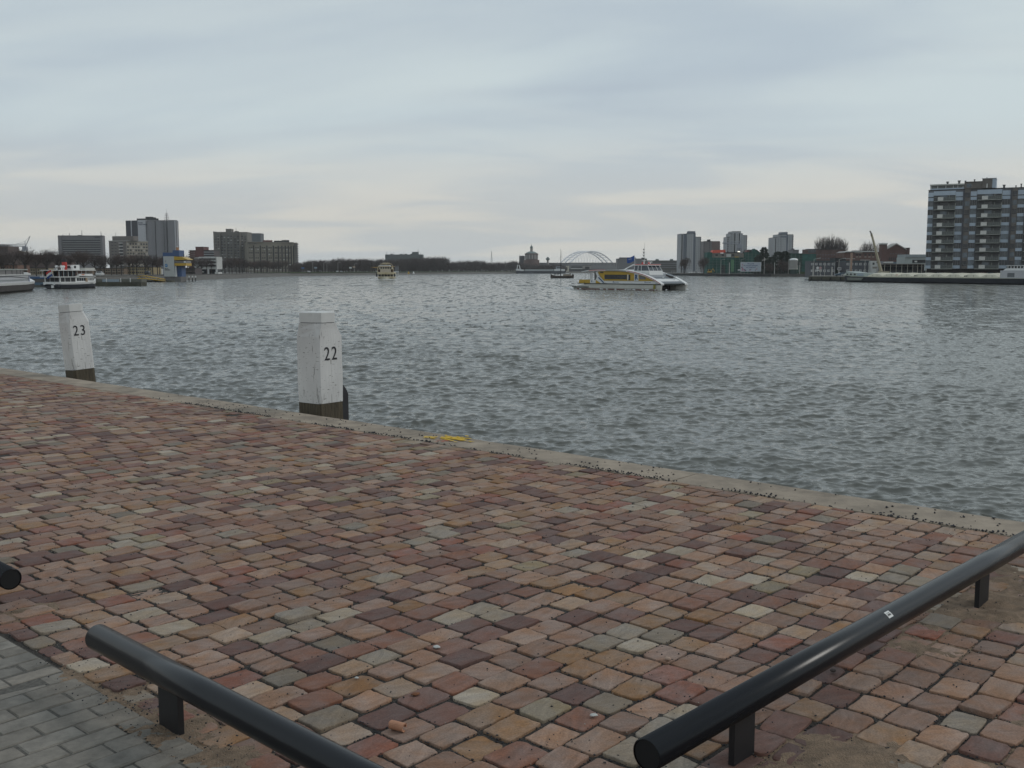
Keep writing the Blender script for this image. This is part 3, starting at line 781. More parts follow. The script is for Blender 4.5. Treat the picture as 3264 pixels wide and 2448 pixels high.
# right bank and its pier
land('shore_ground', [(150, 1467), (119, 776), (139, 703.5), (133.2, 677), (177, 630), (182, 628), (112, 392), (161, 261), (700, 200), (5000, 300), (5000, 7000), (150, 7000)], RZ_, M_land)
def wall_strip(name, pts, z0, z1, th, m):
    b = MB()
    for i in range(len(pts) - 1):
        a, c = Vector(pts[i]), Vector(pts[i + 1]); t = (c - a).normalized(); n = Vector((t.y, -t.x)) 
        if n.dot(-a) < 0: n = -n
        b.prism([tuple(a), tuple(c), tuple(c + n * th), tuple(a + n * th)], z0, z1, 'z')
    return struct(b.build(name, m))
wall_strip('quay_wall', [(119, 776), (139, 703.5)], -1.5, RZ_ - .5, .5, M_sheet)
wall_strip('quay_wall', [(133.2, 677), (180, 628)], -1.5, RZ_ - .25, .5, M_sheet)
wall_strip('quay_wall', [(112, 392), (161, 261)], -1.5, .55, .4, M_sheet)
wall_strip('quay_wall', [(112, 392), (161, 261)], .55, RZ_ - .12, .35, M_alg)
b = MB()
for k in range(24):
    t = k * 5.6 + 2; x, y = 112 + .35 * t, 392 - .937 * t
    b.obox((x - .42, y - .16, .1), (.35, .35, 2.6), R(20))
struct(b.build('quay_fender_piles', M_sheet))
wall_strip('quay_coping', [(112, 392), (161, 261)], RZ_ - .115, RZ_ + .10, .40, mat('pale_coping', (.20, .19, .17), .9))

# ---------------------------------------------------------------- bare and evergreen trees
def twig_faces(rows, wd):
    """rows of (base, tip) -> thin crossed triangles as arrays"""
    V = []; Fc = []
    for a, b_ in rows:
        d = b_ - a; s = np.cross(d, rng.normal(size=3)); s /= (np.linalg.norm(s) + 1e-9); s *= wd * rng.uniform(.6, 1.3) / 2
        o = len(V); V += [a - s, a + s, b_]; Fc.append((o, o + 1, o + 2))
    return np.array(V), np.array(Fc)
M_bark = mat('bare_bark', (.050, .042, .037), .95, var=.3, scale=1.5)
M_twig = mat('bare_twigs', (.075, .058, .055), .95, var=.35, scale=.5)
M_twig2 = mat('reddish_twigs', (.085, .058, .050), .95, var=.35, scale=.5)
def tree_meshes(kind, h, r, ntw, wd, seed, base=.3, m_tw=M_twig):
    global rng
    keep = rng; rng = np.random.default_rng(seed); rd = random.Random(seed)
    b = MB(); tips = []
    tr = h * .028
    def limb(p, d, ln, rad, lev):
        pts = [p]; q = p.copy(); dd = d.copy()
        for k in range(3):
            dd = (dd + Vector((rd.gauss(0, .13), rd.gauss(0, .13), rd.gauss(.06, .08)))).normalized(); q = q + dd * ln / 3; pts.append(q.copy())
        b.tube(pts, [rad, rad * .75, rad * .5, rad * .3], 4 if lev else 5, False)
        tips.append((pts[1], pts[2], rad)); tips.append((pts[2], pts[3], rad))
        if lev < 2:
            for k in range(4 if lev == 0 else 3):
                t = rd.uniform(.35, 1.); i = min(2, int(t * 3)); st = pts[i].lerp(pts[i + 1], t * 3 - i)
                up = .35 if kind != 'poplar' else .9
                nd = (dd * .8 + Vector((rd.gauss(0, .55), rd.gauss(0, .55), rd.gauss(up, .25)))).normalized()
                limb(st, nd, ln * rd.uniform(.5, .75), rad * .5, lev + 1)
    b.tube([(0, 0, -.3), (0, 0, h * base), (rd.uniform(-.1, .1), 0, h * .55)], [tr, tr * .8, tr * .45], 6)
    nl = 8 if kind != 'poplar' else 12
    for k in range(nl):
        q = 2 * math.pi * k / nl + rd.uniform(-.4, .4); z = h * rd.uniform(base, .5)
        sp = .75 if kind == 'round' else (.28 if kind == 'poplar' else .95)
        limb(Vector((0, 0, z)), Vector((math.cos(q) * sp, math.sin(q) * sp, .8)).normalized(), h * .3, tr * .5, 0)
    trunk = b.mesh('trunk', M_bark)
    rows = []
    zc = h * (base + 1) / 2; hz = h * (1 - base) / 2
    lob = [(rng.uniform(-.6, .6) * r, rng.uniform(-.6, .6) * r, zc + rng.uniform(-.5, .55) * hz, rng.uniform(.35, .6)) for _ in range(9)]
    for k in range(ntw):
        if k % 3 == 0 and tips:
            a_, b2, _ = tips[rd.randrange(len(tips))]; p = np.array(a_.lerp(b2, rd.random()))
        else:
            lx, ly, lz, lr = lob[rd.randrange(9)]
            v = rng.normal(size=3); v /= np.linalg.norm(v); u = rng.uniform(.25, 1) ** .5
            p = np.array([lx + v[0] * u * lr * r, ly + v[1] * u * lr * r, lz + v[2] * u * lr * hz])
        e = ((p[0] / r) ** 2 + (p[1] / r) ** 2 + ((p[2] - zc) / hz) ** 2)
        if e > 1.08: continue
        d = np.array([p[0] / r * .8, p[1] / r * .8, .75 + (1.2 if kind == 'poplar' else 0)]) + rng.normal(size=3) * .38
        d /= np.linalg.norm(d); rows.append((p, p + d * h * rng.uniform(.05, .13)))
    V, Fc = twig_faces(rows, wd)
    crown = np_mesh('crown', V, Fc.ravel(), np.full(len(Fc), 3), m_tw)
    rng = keep
    return trunk, crown
def plant_tree(name, meshes, loc, label, group=None, rz=0., sc=1., szc=None):
    t = thing(name, label, 'tree', loc, rz, group); t.scale = (sc, sc, szc or sc)
    link('trunk', meshes[0], t); link('crown', meshes[1], t); return t
TV = [tree_meshes('plane', 8.0, 3.2, 1350, .052, 20 + k, .30, (M_twig, M_twig2)[k % 2]) for k in range(5)]
# the long row of plane trees on the left quay, D = distance, offset = second row
k = 0; D = 262.
where = ['behind the grey and white ship', 'behind the steamboat', 'in front of the beige quayside houses', 'between the steamboat and the harbour control tower',
         'beside the yellow harbour control tower', 'in front of the white office on stilts', 'in front of the tall grey flats', 'in front of the long beige flats', 'beyond the long beige flats']
while D < 735:
    for row, dx in ((0, -141.), (1, -150.)):
        if row == 1 and k % 2: continue
        DD = D + row * 5 + random.uniform(-1, 1)
        x = dx + (0 if DD < 430 else -(DD - 430) * .063) + random.uniform(-.5, .5)
        px = x / DD * F + 1632
        if px < -30 or px > 985: continue
        wi = 0 if px < 100 else 1 if px < 250 else 2 if px < 330 else 3 if px < 500 else 4 if px < 600 else 5 if px < 690 else 6 if px < 800 else 7 if px < 930 else 8
        s = random.uniform(.86, 1.12)
        plant_tree('bare_tree', TV[(k * 3 + row) % 5], (x, DD, LZ), 'bare brown tree in the quay row, ' + where[wi], 'bare trees along the left quay, ' + where[wi], random.uniform(0, 6.28), s, s * random.uniform(.92, 1.08))
    k += 1; D += 6.4 + (D - 262) * .013
# the winter wood at the bend of the river: one mass
WV = [tree_meshes('round', 1., .42, 420, .016, 60 + k, .12) for k in range(4)]
def wood():
    prof = [(935, 838), (960, 831), (991, 826), (1025, 823), (1060, 827), (1075, 819), (1120, 822), (1167, 820), (1200, 821), (1260, 822), (1357, 815), (1418, 814), (1432, 830), (1475, 829), (1523, 825), (1560, 833), (1600, 832), (1640, 826), (1660, 834), (1700, 838), (1760, 838), (1800, 842)]
    Vs = []; Fs = []; o = 0
    arr = []
    for t, c in WV:
        for me in (t, c):
            pass
        v = []; f = []; oo = 0
        for me in (t, c):
            a = np.empty(len(me.vertices) * 3, np.float32); me.vertices.foreach_get('co', a); v.append(a.reshape(-1, 3))
            for p in me.polygons:
                vi = list(p.vertices)
                for q in range(1, len(vi) - 1): f.append((vi[0] + oo, vi[q] + oo, vi[q + 1] + oo))
            oo += len(me.vertices)
        arr.append((np.concatenate(v), np.array(f)))
    px = 935.
    while px < 1800:
        D0 = np.interp(px, [930, 1130, 1500, 1800], [720, 860, 1145, 1345]); top = np.interp(px, [p[0] for p in prof], [p[1] for p in prof])
        for row in range(5):
            D = D0 + 22 + min(row, 2) * 17 + random.uniform(-7, 7)
            p2 = px + random.uniform(-5, 5)
            hgt = (AZ(top + random.uniform(-1.5, 5.5) + (3 if row == 0 else 0), D) - LZ); hgt = max(5, hgt) if row < 3 else random.uniform(.35, .55) * hgt
            v, f = arr[random.randrange(4)]
            q = random.uniform(0, 6.28); c_, s_ = math.cos(q), math.sin(q); wv = hgt * random.uniform(.95, 1.35)
            x = (p2 - 1632) / F * D
            Vs.append(np.stack([(v[:, 0] * c_ - v[:, 1] * s_) * wv + x, (v[:, 0] * s_ + v[:, 1] * c_) * wv + D, v[:, 2] * hgt * 1.1 + LZ - .10 * hgt], -1)); Fs.append(f + o); o += len(v)
        px += 8.0
    V = np.concatenate(Vs); Fc = np.concatenate(Fs)
    ob = bpy.data.objects.new('winter_wood', np_mesh('winter_wood', V, Fc.ravel(), np.full(len(Fc), 3), M_twig)); col.objects.link(ob)
    tag(ob, 'dense belt of bare brown woodland along the far river bend', 'woodland', kind='stuff')
wood()
# right bank trees
RD = tree_meshes('round', 11, 4.4, 2600, .085, 90, .16, M_twig2)
for px, D, s, lab in ((2181, 690, 1.0, 'round bare reddish tree in front of the leftmost white tower block'), (2243, 690, 1.02, 'bare reddish tree beside the brown tower block and green netting')):
    plant_tree('bare_tree', RD, (AX(px, D), D, RZ_), lab, None, px, s)
BU = tree_meshes('round', 9, 3.6, 2600, .08, 92, .06, M_twig2)
for px, D, s, lab in ((2489, 655, 1.02, 'rust brown bare bush between the dark evergreens'), (2507, 652, .9, 'reddish bare bush beside the pale round tank'), (2452, 652, .8, 'low brown bare bush under the tall evergreen')):
    plant_tree('bare_bush', BU, (AX(px, D), D, RZ_), lab, None, px, s)
PO = [tree_meshes('poplar', 27, 6.5, 2600, .10, 100 + k, .2) for k in range(3)]
for i, (px, D, tp, lab) in enumerate(((2615, 775, 754, 'leftmost tall bare poplar behind the brick houses'), (2640, 780, 750, 'tallest bare poplar in the clump behind the brick houses'), (2664, 770, 756, 'bare poplar in the right of the clump behind the brick houses'), (2681, 790, 760, 'thin bare poplar at the right edge of the clump'))):
    h = AZ(tp, D) - RZ_; plant_tree('bare_poplar', PO[i % 3], (AX(px, D), D, RZ_), lab, 'bare poplars behind the brick houses', px, h / 27 * .95, h / 27)
PR = tree_meshes('round', 24, 6.3, 2600, .09, 110, .3)
plant_tree('bare_tree', PR, (AX(2768, 770), 770, RZ_), 'rounded bare tree behind the flat brick roof left of the gabled hall', None, 0, (AZ(761, 770) - RZ_) / 24)
plant_tree('bare_tree', PR, (AX(2812, 790), 790, RZ_), 'faint bare tree top behind the brick hall tower', None, 2, (AZ(774, 790) - RZ_) / 24 * .95)
def conifer(h, r, seed, wide):
    rd = np.random.default_rng(seed); V = []; Fc = []
    for k in range(3400):
        t = rd.uniform(0.03, 1) ** .8; z = h * (1 - t) if not wide else h * (1 - t ** 1.3)
        tier = .65 + .5 * abs(math.sin(z * 5.2 / h * math.pi + seed)) + .2 * math.sin(z * 17 / h)
        rad = r * ((t ** .85) if not wide else min(1, t * 2.2) ** .7) * tier * rd.uniform(.3, 1)
        q = rd.uniform(0, 6.28); p = np.array([rad * math.cos(q), rad * math.sin(q), z])
        d = np.array([math.cos(q), math.sin(q), rd.uniform(-.5, .35)]) + rd.normal(size=3) * .3; d /= np.linalg.norm(d)
        s = np.cross(d, rd.normal(size=3)); s /= np.linalg.norm(s); l = h * rd.uniform(.04, .085)
        o = len(V); V += [p - s * l * .25, p + s * l * .25, p + d * l]; Fc.append((o, o + 1, o + 2))
    return (MB().tube([(0, 0, -.3), (0, 0, h * .9)], [h * .02, h * .004], 6).mesh('trunk', M_bark),
            np_mesh('crown', np.array(V), np.array(Fc).ravel(), np.full(len(Fc), 3), mat('evergreen_needles', (.020, .030, .018), .9, var=.5, scale=.6)))
for i, (px, D, tp, wpx, wide, lab) in enumerate(((2434, 668, 784, 62, False, 'tall dark evergreen with a ragged pointed top'), (2418, 680, 812, 26, True, 'dark bushy evergreen at the left of the group behind the billboard'), (2478, 675, 801, 34, True, 'broad dark evergreen in the middle of the group'), (2501, 668, 799, 30, True, 'dark evergreen beside the pale round tank'), (2455, 664, 818, 34, True, 'low dark evergreen filling the middle of the group'))):
    h = AZ(tp, D) - RZ_
    t = thing('evergreen_tree', lab, 'tree', (AX(px, D), D, RZ_), px, 'dark evergreens behind the billboard'); me = conifer(h, wpx / F * D * .62, i + 3, wide); link('trunk', me[0], t); link('crown', me[1], t)

# ---------------------------------------------------------------- buildings
G_dark = glass('dark_glazing', (.022, .026, .032)); G_mid = glass('grey_glazing', (.075, .082, .09), .15)
G_black = mat('dark_opening', (.016, .016, .018), .5, var=.4, scale=.3)
M_wht = mat('white_render', (.50, .50, .48), .8, var=.12, scale=.12)
M_wfr = mat('white_frames', (.55, .55, .54), .6, var=.08)
M_roofd = mat('dark_roofing', (.035, .033, .033), .9, var=.3, scale=.4)
M_rail2 = mat('grey_metal', (.20, .20, .20), .6, var=.2)
class Bld:
    """a building whose front (local y=0) starts at photo column pxL and ends at pxR"""
    def __init__(s, name, label, cat, pxL, DL, pxR, DR, base=LZ, group=None):
        xL, xR = AX(pxL, DL), AX(pxR, DR)
        s.w = math.hypot(xR - xL, DR - DL); s.D = (DL + DR) / 2; s.base = base
        s.pxL, s.pxR = pxL, pxR
        s.t = thing(name, label, cat, (xL, DL, base), math.atan2(DR - DL, xR - xL), group)
    def x(s, px): return (px - s.pxL) / (s.pxR - s.pxL) * s.w
    def z(s, py): return AZ(py, s.D) - s.base
    def box(s, name, m, px0, px1, y0, y1, py0, py1, sink=True):
        z0 = s.z(py1) if py1 is not None else -1.
        return MB().box(s.x(px0), s.x(px1), y0, y1, z0, s.z(py0)).build(name, m, s.t)
    def win(s, pxs, pys, wpx, hpx, m, name='window', y=0., d=.12):
        k = s.D / F
        windows(s.t, [(s.x(a), s.z(c)) for c in pys for a in pxs], wpx * k, hpx * k, m, name, y, 100, d)
def mast(parent, x, y, z0, z1, r=.12, name='aerial', m=None):
    return MB().tube([(x, y, z0), (x, y, z1)], [r, r * .5], 6).build(name, m or M_rail2, parent)

# far left: brown block, beige block, crane, dark flat office
c = Bld('apartment_block', 'dark brown block at the extreme left edge of the skyline', 'building', -60, 620, 28, 620)
c.box('wall', mat('brown_brick', (.085, .06, .055), .9, var=.25, scale=.3), -60, 28, 0, 14, 785, None); c.box('roof_plant', M_rail2, -20, 12, 3, 9, 778, 784)
c.box('roof_plant', M_rail2, 17, 23, 3, 8, 781, 784); c.win([-8, 2, 12, 21], [793, 801, 809, 817, 825], 4, 3, G_black)
c = Bld('apartment_block', 'small beige block beside the dark brown one at far left', 'building', 28.5, 640, 42, 640)
c.box('wall', mat('pale_brown_render', (.16, .14, .11), .9), 28.5, 42, 0, 12, 798, None); c.win([31.5, 35, 38.5], [804, 810, 816, 822], 1.8, 2.6, G_black)
c = Bld('office_building', 'stepped mauve grey building under the far tower crane', 'building', 42.5, 660, 76, 660)
c.box('wall', mat('mauve_render', (.15, .135, .14), .9), 42.5, 58, 0, 14, 803, None); c.box('wing', mat('mauve_render', (.15, .135, .14)), 58.2, 76, 0, 14, 814, None)
c.box('roof', mat('cream_fascia', (.30, .28, .24), .8), 42, 59, -1, 14, 801, 803); c.win([46, 50, 54], [808, 815], 2.4, 2.6, G_black); c.win([62, 67, 72], [819, 826], 2.4, 2.4, G_black)
c = Bld('flat_office', 'long low dark building with roof vents left of the grey office slab', 'building', 77, 640, 186, 640)
c.box('wall', mat('dusky_brick', (.105, .075, .068), .9, var=.3, scale=.2), 77, 186, 0, 25, 816, None); c.box('roof', M_roofd, 76, 184, -.8, 25, 812.5, 816)
c.box('end_panel', mat('blue_grey_panel', (.10, .15, .18), .6), 77.5, 90, -.4, 0, 817, 823)
for px in (112, 130, 140, 147): mast(c.t, c.x(px), 8, c.z(812.5), c.z(806.5), .45, 'roof_vent', M_roofd)
c.win([95 + 8 * i for i in range(11)], [820.5], 5.5, 2.6, G_black); c.win([95 + 8 * i for i in range(11)], [829], 5.5, 3, mat('pale_panes', (.22, .20, .18), .5))
def tower_crane(label, px, D, pytop, pyjib, jl, jr, m, base):
    x = AX(px, D); z = AZ(pyjib, D) - base; zt = AZ(pytop, D) - base; k = D / F
    t = thing('tower_crane', label, 'crane', (x, D, base))
    b = MB(); w_ = 1.3
    for dx in (-w_, w_):
        for dy in (-w_, w_): b.tube([(dx, dy, -.5), (dx, dy, z)], .22, 4)
    n = 14
    for i in range(n):
        z0, z1 = z * i / n, z * (i + 1) / n
        for s_ in (-1, 1): b.tube([(-w_, s_ * w_, z0), (w_, s_ * w_, z1)], .14, 4); b.tube([(s_ * w_, -w_, z1), (s_ * w_, w_, z0)], .14, 4)
    b.build('mast', m, t)
    MB().box(-2.2, 1.2, -1.6, 1.6, z - 3.6, z - .4).build('cab', m, t)
    b = MB(); L1 = (jl - px) * k; 
    b.tube([(0, 0, z), (L1, 0, z + .6)], .32, 4); b.tube([(0, 0, z + 2.2), (L1 * .95, 0, z + 1.6)], .2, 4)
    for i in range(16): b.tube([(L1 * i / 16, 0, z), (L1 * (i + .5) / 16, 0, z + 2)], .13, 4)
    b.build('jib', m, t)
    L2 = (jr - px) * k
    b = MB().tube([(0, 0, z - .5), (L2, 0, z + 9)], .32, 4); b.build('counter_jib', m, t)
    MB().tube([(0, 0, z), (0, 0, zt)], [.45, .2], 5).build('apex', m, t)
    MB().tube([(L1 * .6, 0, z + 1.5), (0, 0, zt), (L2, 0, z + 9)], .10, 4).build('stay', m, t)
    MB().tube([(L1 * .16, 0, z), (L1 * .16, 0, z - 3)], .12, 4).box(L1 * .16 - .5, L1 * .16 + .5, -.5, .5, z - 4.4, z - 3).build('hook', m, t)
M_crane = mat('pale_crane_steel', (.26, .27, .30), .6, var=.15)
tower_crane('pale tower crane with its jib to the left at far left', 84, 900, 769, 785.5, 28, 101, M_crane, LZ)
tower_crane('thin pale crane with a jib crossing the middle white tower block', 2357, 890, 770, 778, 2301, 2363, M_crane, RZ_)

# grey office slab with ribbon windows
c = Bld('office_slab', 'grey office slab with dark ribbon windows, left of the beige corner flats', 'office building', 190, 1200, 331, 1200)
m = mat('grey_violet_concrete', (.165, .155, .16), .9, var=.10, scale=.05)
c.box('wall', m, 190, 331, 0, 7, 752, None); c.box('roof', M_roofd, 189.5, 330, -.5, 7, 750.5, 752)
c.box('corner_pier', m, 190, 201, -1.2, 0, 752, None); c.box('corner_pier', m, 324, 331, -1.0, 0, 757, None)
for i in range(9): c.box('window_band', G_black, 203, 323, -.25, .3, 765.0 + i * 7.15, 768.6 + i * 7.15); c.box('sill_band', mat('pale_sill', (.26, .25, .25), .8), 203, 323, -.55, -.26, 769.0 + i * 7.15, 770.6 + i * 7.15)
c.box('name_board', G_black, 306, 322, -.3, .2, 756, 758.4)
for px, tp in ((198, 746), (219, 742), (259, 733), (320, 736)): mast(c.t, c.x(px), 6, c.z(751), c.z(tp), .42, 'aerial')
c.box('roof_plant', M_roofd, 250, 258, 2, 6, 749, 752)
# beige corner flats: gable to the left, long front to the right
c = Bld('corner_flats', 'beige corner flats with a white balcony stack on the gable', 'apartment building', 350, 1003, 405.5, 1000)
m = mat('gable_brick', (.15, .132, .12), .9, var=.12, scale=.1)
c.box('gable_wall', m, 350, 405.5, 0, 6, 769, None)
mwb = mat('white_balcony', (.42, .40, .38), .7)
for i in range(9): c.box('balcony', mwb, 383, 395, -1.3, 0, 773 + i * 10.1, 776.6 + i * 10.1)
c.box('stair_strip', G_black, 384, 394, -.15, .1, 771, None)
for cx_, in ((361,), (371,)): c.win([cx_], [772.5 + i * 9.6 for i in range(8)], 6, 2.2, G_black)
c.box('roof_edge', mat('pale_roof_edge', (.34, .33, .31), .8), 349.5, 406, -.4, 6, 767, 769)
class c2: w = math.hypot(22, AX(474, 1022) - AX(405.6, 1000))
Mg = Matrix.Translation((AX(350, 1003), 1003, LZ)) @ Matrix.Rotation(c.t.rotation_euler.z, 4, 'Z')
Mf = Matrix.Translation((AX(405.6, 1000), 1000, LZ)) @ Matrix.Rotation(math.atan2(22, AX(474, 1022) - AX(405.6, 1000)), 4, 'Z')
rel = Mg.inverted() @ Mf
def put(o, M): o.matrix_basis = M @ o.matrix_basis
h = AZ(769, 1000) - LZ
mfr = mat('beige_front', (.235, .21, .17), .85, var=.12, scale=.1)
put(MB().box(0, c2.w, 0, 15, -1, h).build('front_wall', mfr, c.t), rel)
put(MB().box(-.2, c2.w + .2, -.5, 15, h, h + .7).build('roof_edge', MATS['pale_roof_edge'], c.t), rel)
for i in range(8):
    for j in range(8):
        put(link('window', win_mesh(c2.w / 8 * .58, 1.7, G_black if (i * 5 + j * 3) % 4 else mat('curtained_pane', (.34, .32, .28), .6), .12), c.t, (c2.w * (j + .5) / 8, 0, h - 2.4 - i * 3.05)), rel)
    if i % 2 == 1: put(MB().box(.3, c2.w - .3, -.5, -.01, h - 4.1 - i * 3.05, h - 3.4 - i * 3.05).build('balcony_band', mat('cream_band', (.36, .33, .28), .8), c.t), rel)
put(MB().box(2, 24, 3, 12, h + .7, h + 5).build('roof_box', m, c.t), Matrix.Identity(4)); mast(c.t, 4, 6, h + 5, h + 9, .2)
# dark glass and ribbed concrete tower
c = Bld('ribbed_tower', 'tall tower of grey ribbed concrete bays with dark glass and a white sign panel', 'tower block', 406, 1112, 565, 1098)
md = mat('dark_tower_glass', (.020, .020, .030), .35, var=.2, scale=.2); mr = mat('ribbed_concrete', (.20, .195, .205), .85, var=.08, scale=.1, streak=(1, 1, .05))
c.box('glass_block', md, 406, 446, 0, 8, 702, None); c.box('core', md, 446, 560, 2.5, 8, 704, None); c.box('roof_block', M_roofd, 437, 498, 3, 8, 695.5, 703.9); c.box('roof_plant', M_roofd, 463, 481, 4, 8, 690, 695.5); c.box('roof_plant', M_roofd, 483, 490, 4, 8, 692, 695.5)
c.box('white_stripe', mat('pale_stripe', (.42, .42, .44), .7), 423, 425.5, -.5, -.01, 702, None)
c.box('sign_panel', mat('sign_white', (.44, .44, .46), .7, var=.05), 446.5, 471, -1.2, 2.4, 701, None)
for (p0, p1) in ((473.5, 499), (502, 527), (528, 535), (538.5, 564.5)):
    # each bay bows outwards a little
    b = MB(); n = 8; x0, x1 = c.x(p0), c.x(p1)
    poly = [(x0 + (x1 - x0) * i / n, -1.3 * math.sin(math.pi * i / n) - .2) for i in range(n + 1)] + [(x1, 2.4), (x0, 2.4)]
    b.prism(poly, -1, c.z(701.5 if p0 < 500 else 702.5), 'z').build('concrete_bay', mr, c.t)
    b = MB(); b.prism([(p[0], p[1] - .15) for p in poly[:n + 1]] + [(x1, 2.3), (x0, 2.3)], c.z(705.5), c.z(704.4), 'z').build('shadow_joint', MATS['grey_violet_concrete'], c.t)
c.win([531], [715 + 8 * i for i in range(19)], 3, 2.6, G_black, y=-1.6)
c.box('edge_strip', mat('pale_stripe', (.42, .42, .44)), 561, 564.5, -.6, 4, 703, None)
text_mesh('sign_lettering', 'ROYAL\nHASKONING', 1.75, mat('sign_ink', (.02, .025, .06), .6), c.t, (c.x(448.4), -1.25, c.z(712)), (R(90), 0, 0), 'LEFT', .02, .06)
b = MB(); x = c.x(524); z0 = c.z(702)
for dx in (-1.6, 1.6):
    for dy in (-1.6, 1.6): b.tube([(x + dx, 8 + dy, z0), (x + dx * .5, 8 + dy * .5, z0 + 7.5)], .16, 4)
for i in range(4): b.box(x - 2.1 + i * .3, x + 2.1 - i * .3, 8 - 2 + i * .3, 8 + 2 - i * .3, z0 + 1.2 + i * 1.9, z0 + 1.5 + i * 1.9)
b.tube([(x, 8, z0), (x, 8, c.z(664))], [.3, .1], 5); b.build('aerial_mast', mat('white_steel', (.45, .42, .42), .6), c.t)
# brick flats, white office on stilts
c = Bld('brick_flats', 'red brown brick flats with a taller lift core', 'apartment building', 603.5, 760, 684, 760)
mb = mat('red_brown_brick', (.125, .055, .052), .9, var=.25, scale=.3)
c.box('wall', mb, 606, 631, 0, 14, 799, None); c.box('lift_core', mb, 626.5, 652, -1, 12, 787.5, None); c.box('roof', M_roofd, 603.5, 627, -.7, 14, 797.5, 799); c.box('roof', M_roofd, 626, 652.5, -1.3, 12, 786.5, 787.5)
c.box('wing', mat('dark_brown_grey', (.09, .075, .075), .9), 652, 684, 0, 14, 798.5, None); c.box('roof', M_roofd, 652.5, 684, -1.4, 14, 797.2, 798.5)  # wing wall in one even dark brownish grey
for i in range(6): c.box('balcony', mat('grey_white_balcony', (.30, .30, .31), .7), 653, 683.5, -1.6, -.02, 802 + i * 7.6, 805 + i * 7.6)
for i in range(7): c.box('balcony', M_roofd, 603.8, 606.5, -1.2, 3, 802 + i * 7, 806 + i * 7)
c.win([611, 616.5, 621], [804 + i * 7.3 for i in range(8)], 2.6, 3.2, mat('pale_panes', (.22, .20, .18)))
c = Bld('white_office', 'white modern office with dark strip windows standing on stilts by the quay', 'office building', 620, 505, 700, 505)
c.box('wall', M_wht, 620, 634, 0, 10, 820, None); c.box('upper_floors', M_wht, 634.2, 690.5, .3, 10, 818.5, 858)
c.box('window_strip', G_black, 634.6, 688, -.1, .4, 823.5, 827.2); c.box('window_strip', G_black, 634.6, 688, -.1, .4, 834, 838); c.box('window_strip', G_dark, 634.6, 688, -.1, .4, 845, 849.5)
c.box('balcony_band', M_wht, 665, 690, -1.2, -.12, 829, 832.5); c.box('balcony_band', M_wht, 665, 690, -1.2, -.12, 839.5, 843)
c.box('ground_floor', G_dark, 640, 688, 1.5, 9, 858.2, None); c.box('canopy', M_wht, 620, 650, -2, -.02, 865, 868)
for px in (664, 690): MB().box(c.x(px) - .35, c.x(px) + .35, -.5, .2, -1, c.z(858)).build('stilt', M_wfr, c.t)
c.box('low_wing', M_wht, 689, 700, -2.5, 4, 867, None)
# tall grey flats, slab behind, long beige flats
c = Bld('grey_flats', 'tall grey flats with a gently curved front and lift box on the roof', 'apartment building', 683, 900, 790.5, 900)
m = mat('grey_brown_concrete', (.165, .155, .14), .9, var=.12, scale=.08)
n = 12; poly = [(c.w * i / n, -3.2 * math.sin(math.pi * i / n)) for i in range(n + 1)] + [(c.w, 16), (0, 16)]
MB().prism(poly, -1, c.z(739.5), 'z').build('wall', m, c.t)
def curved(c, pxs, pys, wpx, hpx, mats, name, amp, cap=100):
    pts = [(a, z) for z in pys for a in pxs]; k = c.D / F; i = 0
    rest = {}
    for (a, zpy) in pts:
        x = c.x(a); y = -amp * math.sin(math.pi * x / c.w); mm = mats[(int(a * 7 + zpy * 3) * 2654435761 >> 7) % len(mats)]
        if i < cap: link(name, win_mesh(wpx * k, hpx * k, mm, .2), c.t, (x, y, c.z(zpy)))
        else: rest.setdefault(mm.name, (mm, MB()))[1].box(x - wpx * k / 2, x + wpx * k / 2, y - .2, y + .1, c.z(zpy) - hpx * k / 2, c.z(zpy) + hpx * k / 2)
        i += 1
    for mm, b in rest.values():
        o = b.build(name, mm, c.t); o['kind'] = 'stuff'
lt = mat('pale_blind', (.40, .40, .38), .6); gm = mat('mid_pane', (.10, .10, .10), .4)
cols = [692, 700.5, 713, 721.5, 734, 742.5, 755, 763.5, 776, 784.5]
curved(c, cols, [753.5 + 9.05 * i for i in range(13)], 4.6, 2.3, [G_black, G_black, G_black, gm], 'window', 3.2)
curved(c, cols, [756.6 + 9.05 * i for i in range(13)], 4.8, 2.6, [lt, gm, MATS['ribbed_concrete'], gm, gm, MATS['ribbed_concrete']], 'parapet_panel', 3.2)
for px in (707, 728, 749, 770): c.box('pier', m, px - 1.6, px + 1.6, -4.2, -1.4, 741, None)
c.box('lift_box', m, 721, 738, 2, 10, 729, 739.4); c.box('roof_edge', MATS['grey_violet_concrete'], 683, 690, -.6, 15, 738.2, 739.4); mast(c.t, c.x(752), 4, c.z(739.5), c.z(725), .25); c.box('roof_plant', M_roofd, 747, 756, 4, 9, 736, 739.4)
c = Bld('grey_slab', 'blue grey slab rising behind the tall grey flats', 'apartment building', 785, 1050, 833, 1050)
c.box('wall', mat('slate_blue_render', (.135, .145, .155), .9, var=.08, scale=.05), 785, 833, 0, 14, 744.5, None); c.box('roof_edge', M_roofd, 785, 833, -.4, 14, 743.6, 744.5)
c.win([797 + 4.4 * i for i in range(8)], [754 + 6 * i for i in range(4)], 1.5, 1.5, gm)
c = Bld('beige_flats', 'long beige flats with dark upright joints and roof boxes, right end balconied', 'apartment building', 790.8, 885, 950, 902)
m = mat('beige_panels', (.215, .195, .16), .88, var=.14, scale=.1)
n = 12; poly = [(c.w * i / n, -2.2 * math.sin(math.pi * i / n)) for i in range(n + 1)] + [(c.w, 16), (0, 16)]
MB().prism(poly, -1, c.z(772.5), 'z').build('wall', m, c.t)
c.box('roof_fascia', mat('fascia_beige', (.26, .235, .20), .85), 791, 936, -2.5, 0.3, 771.4, 773); 
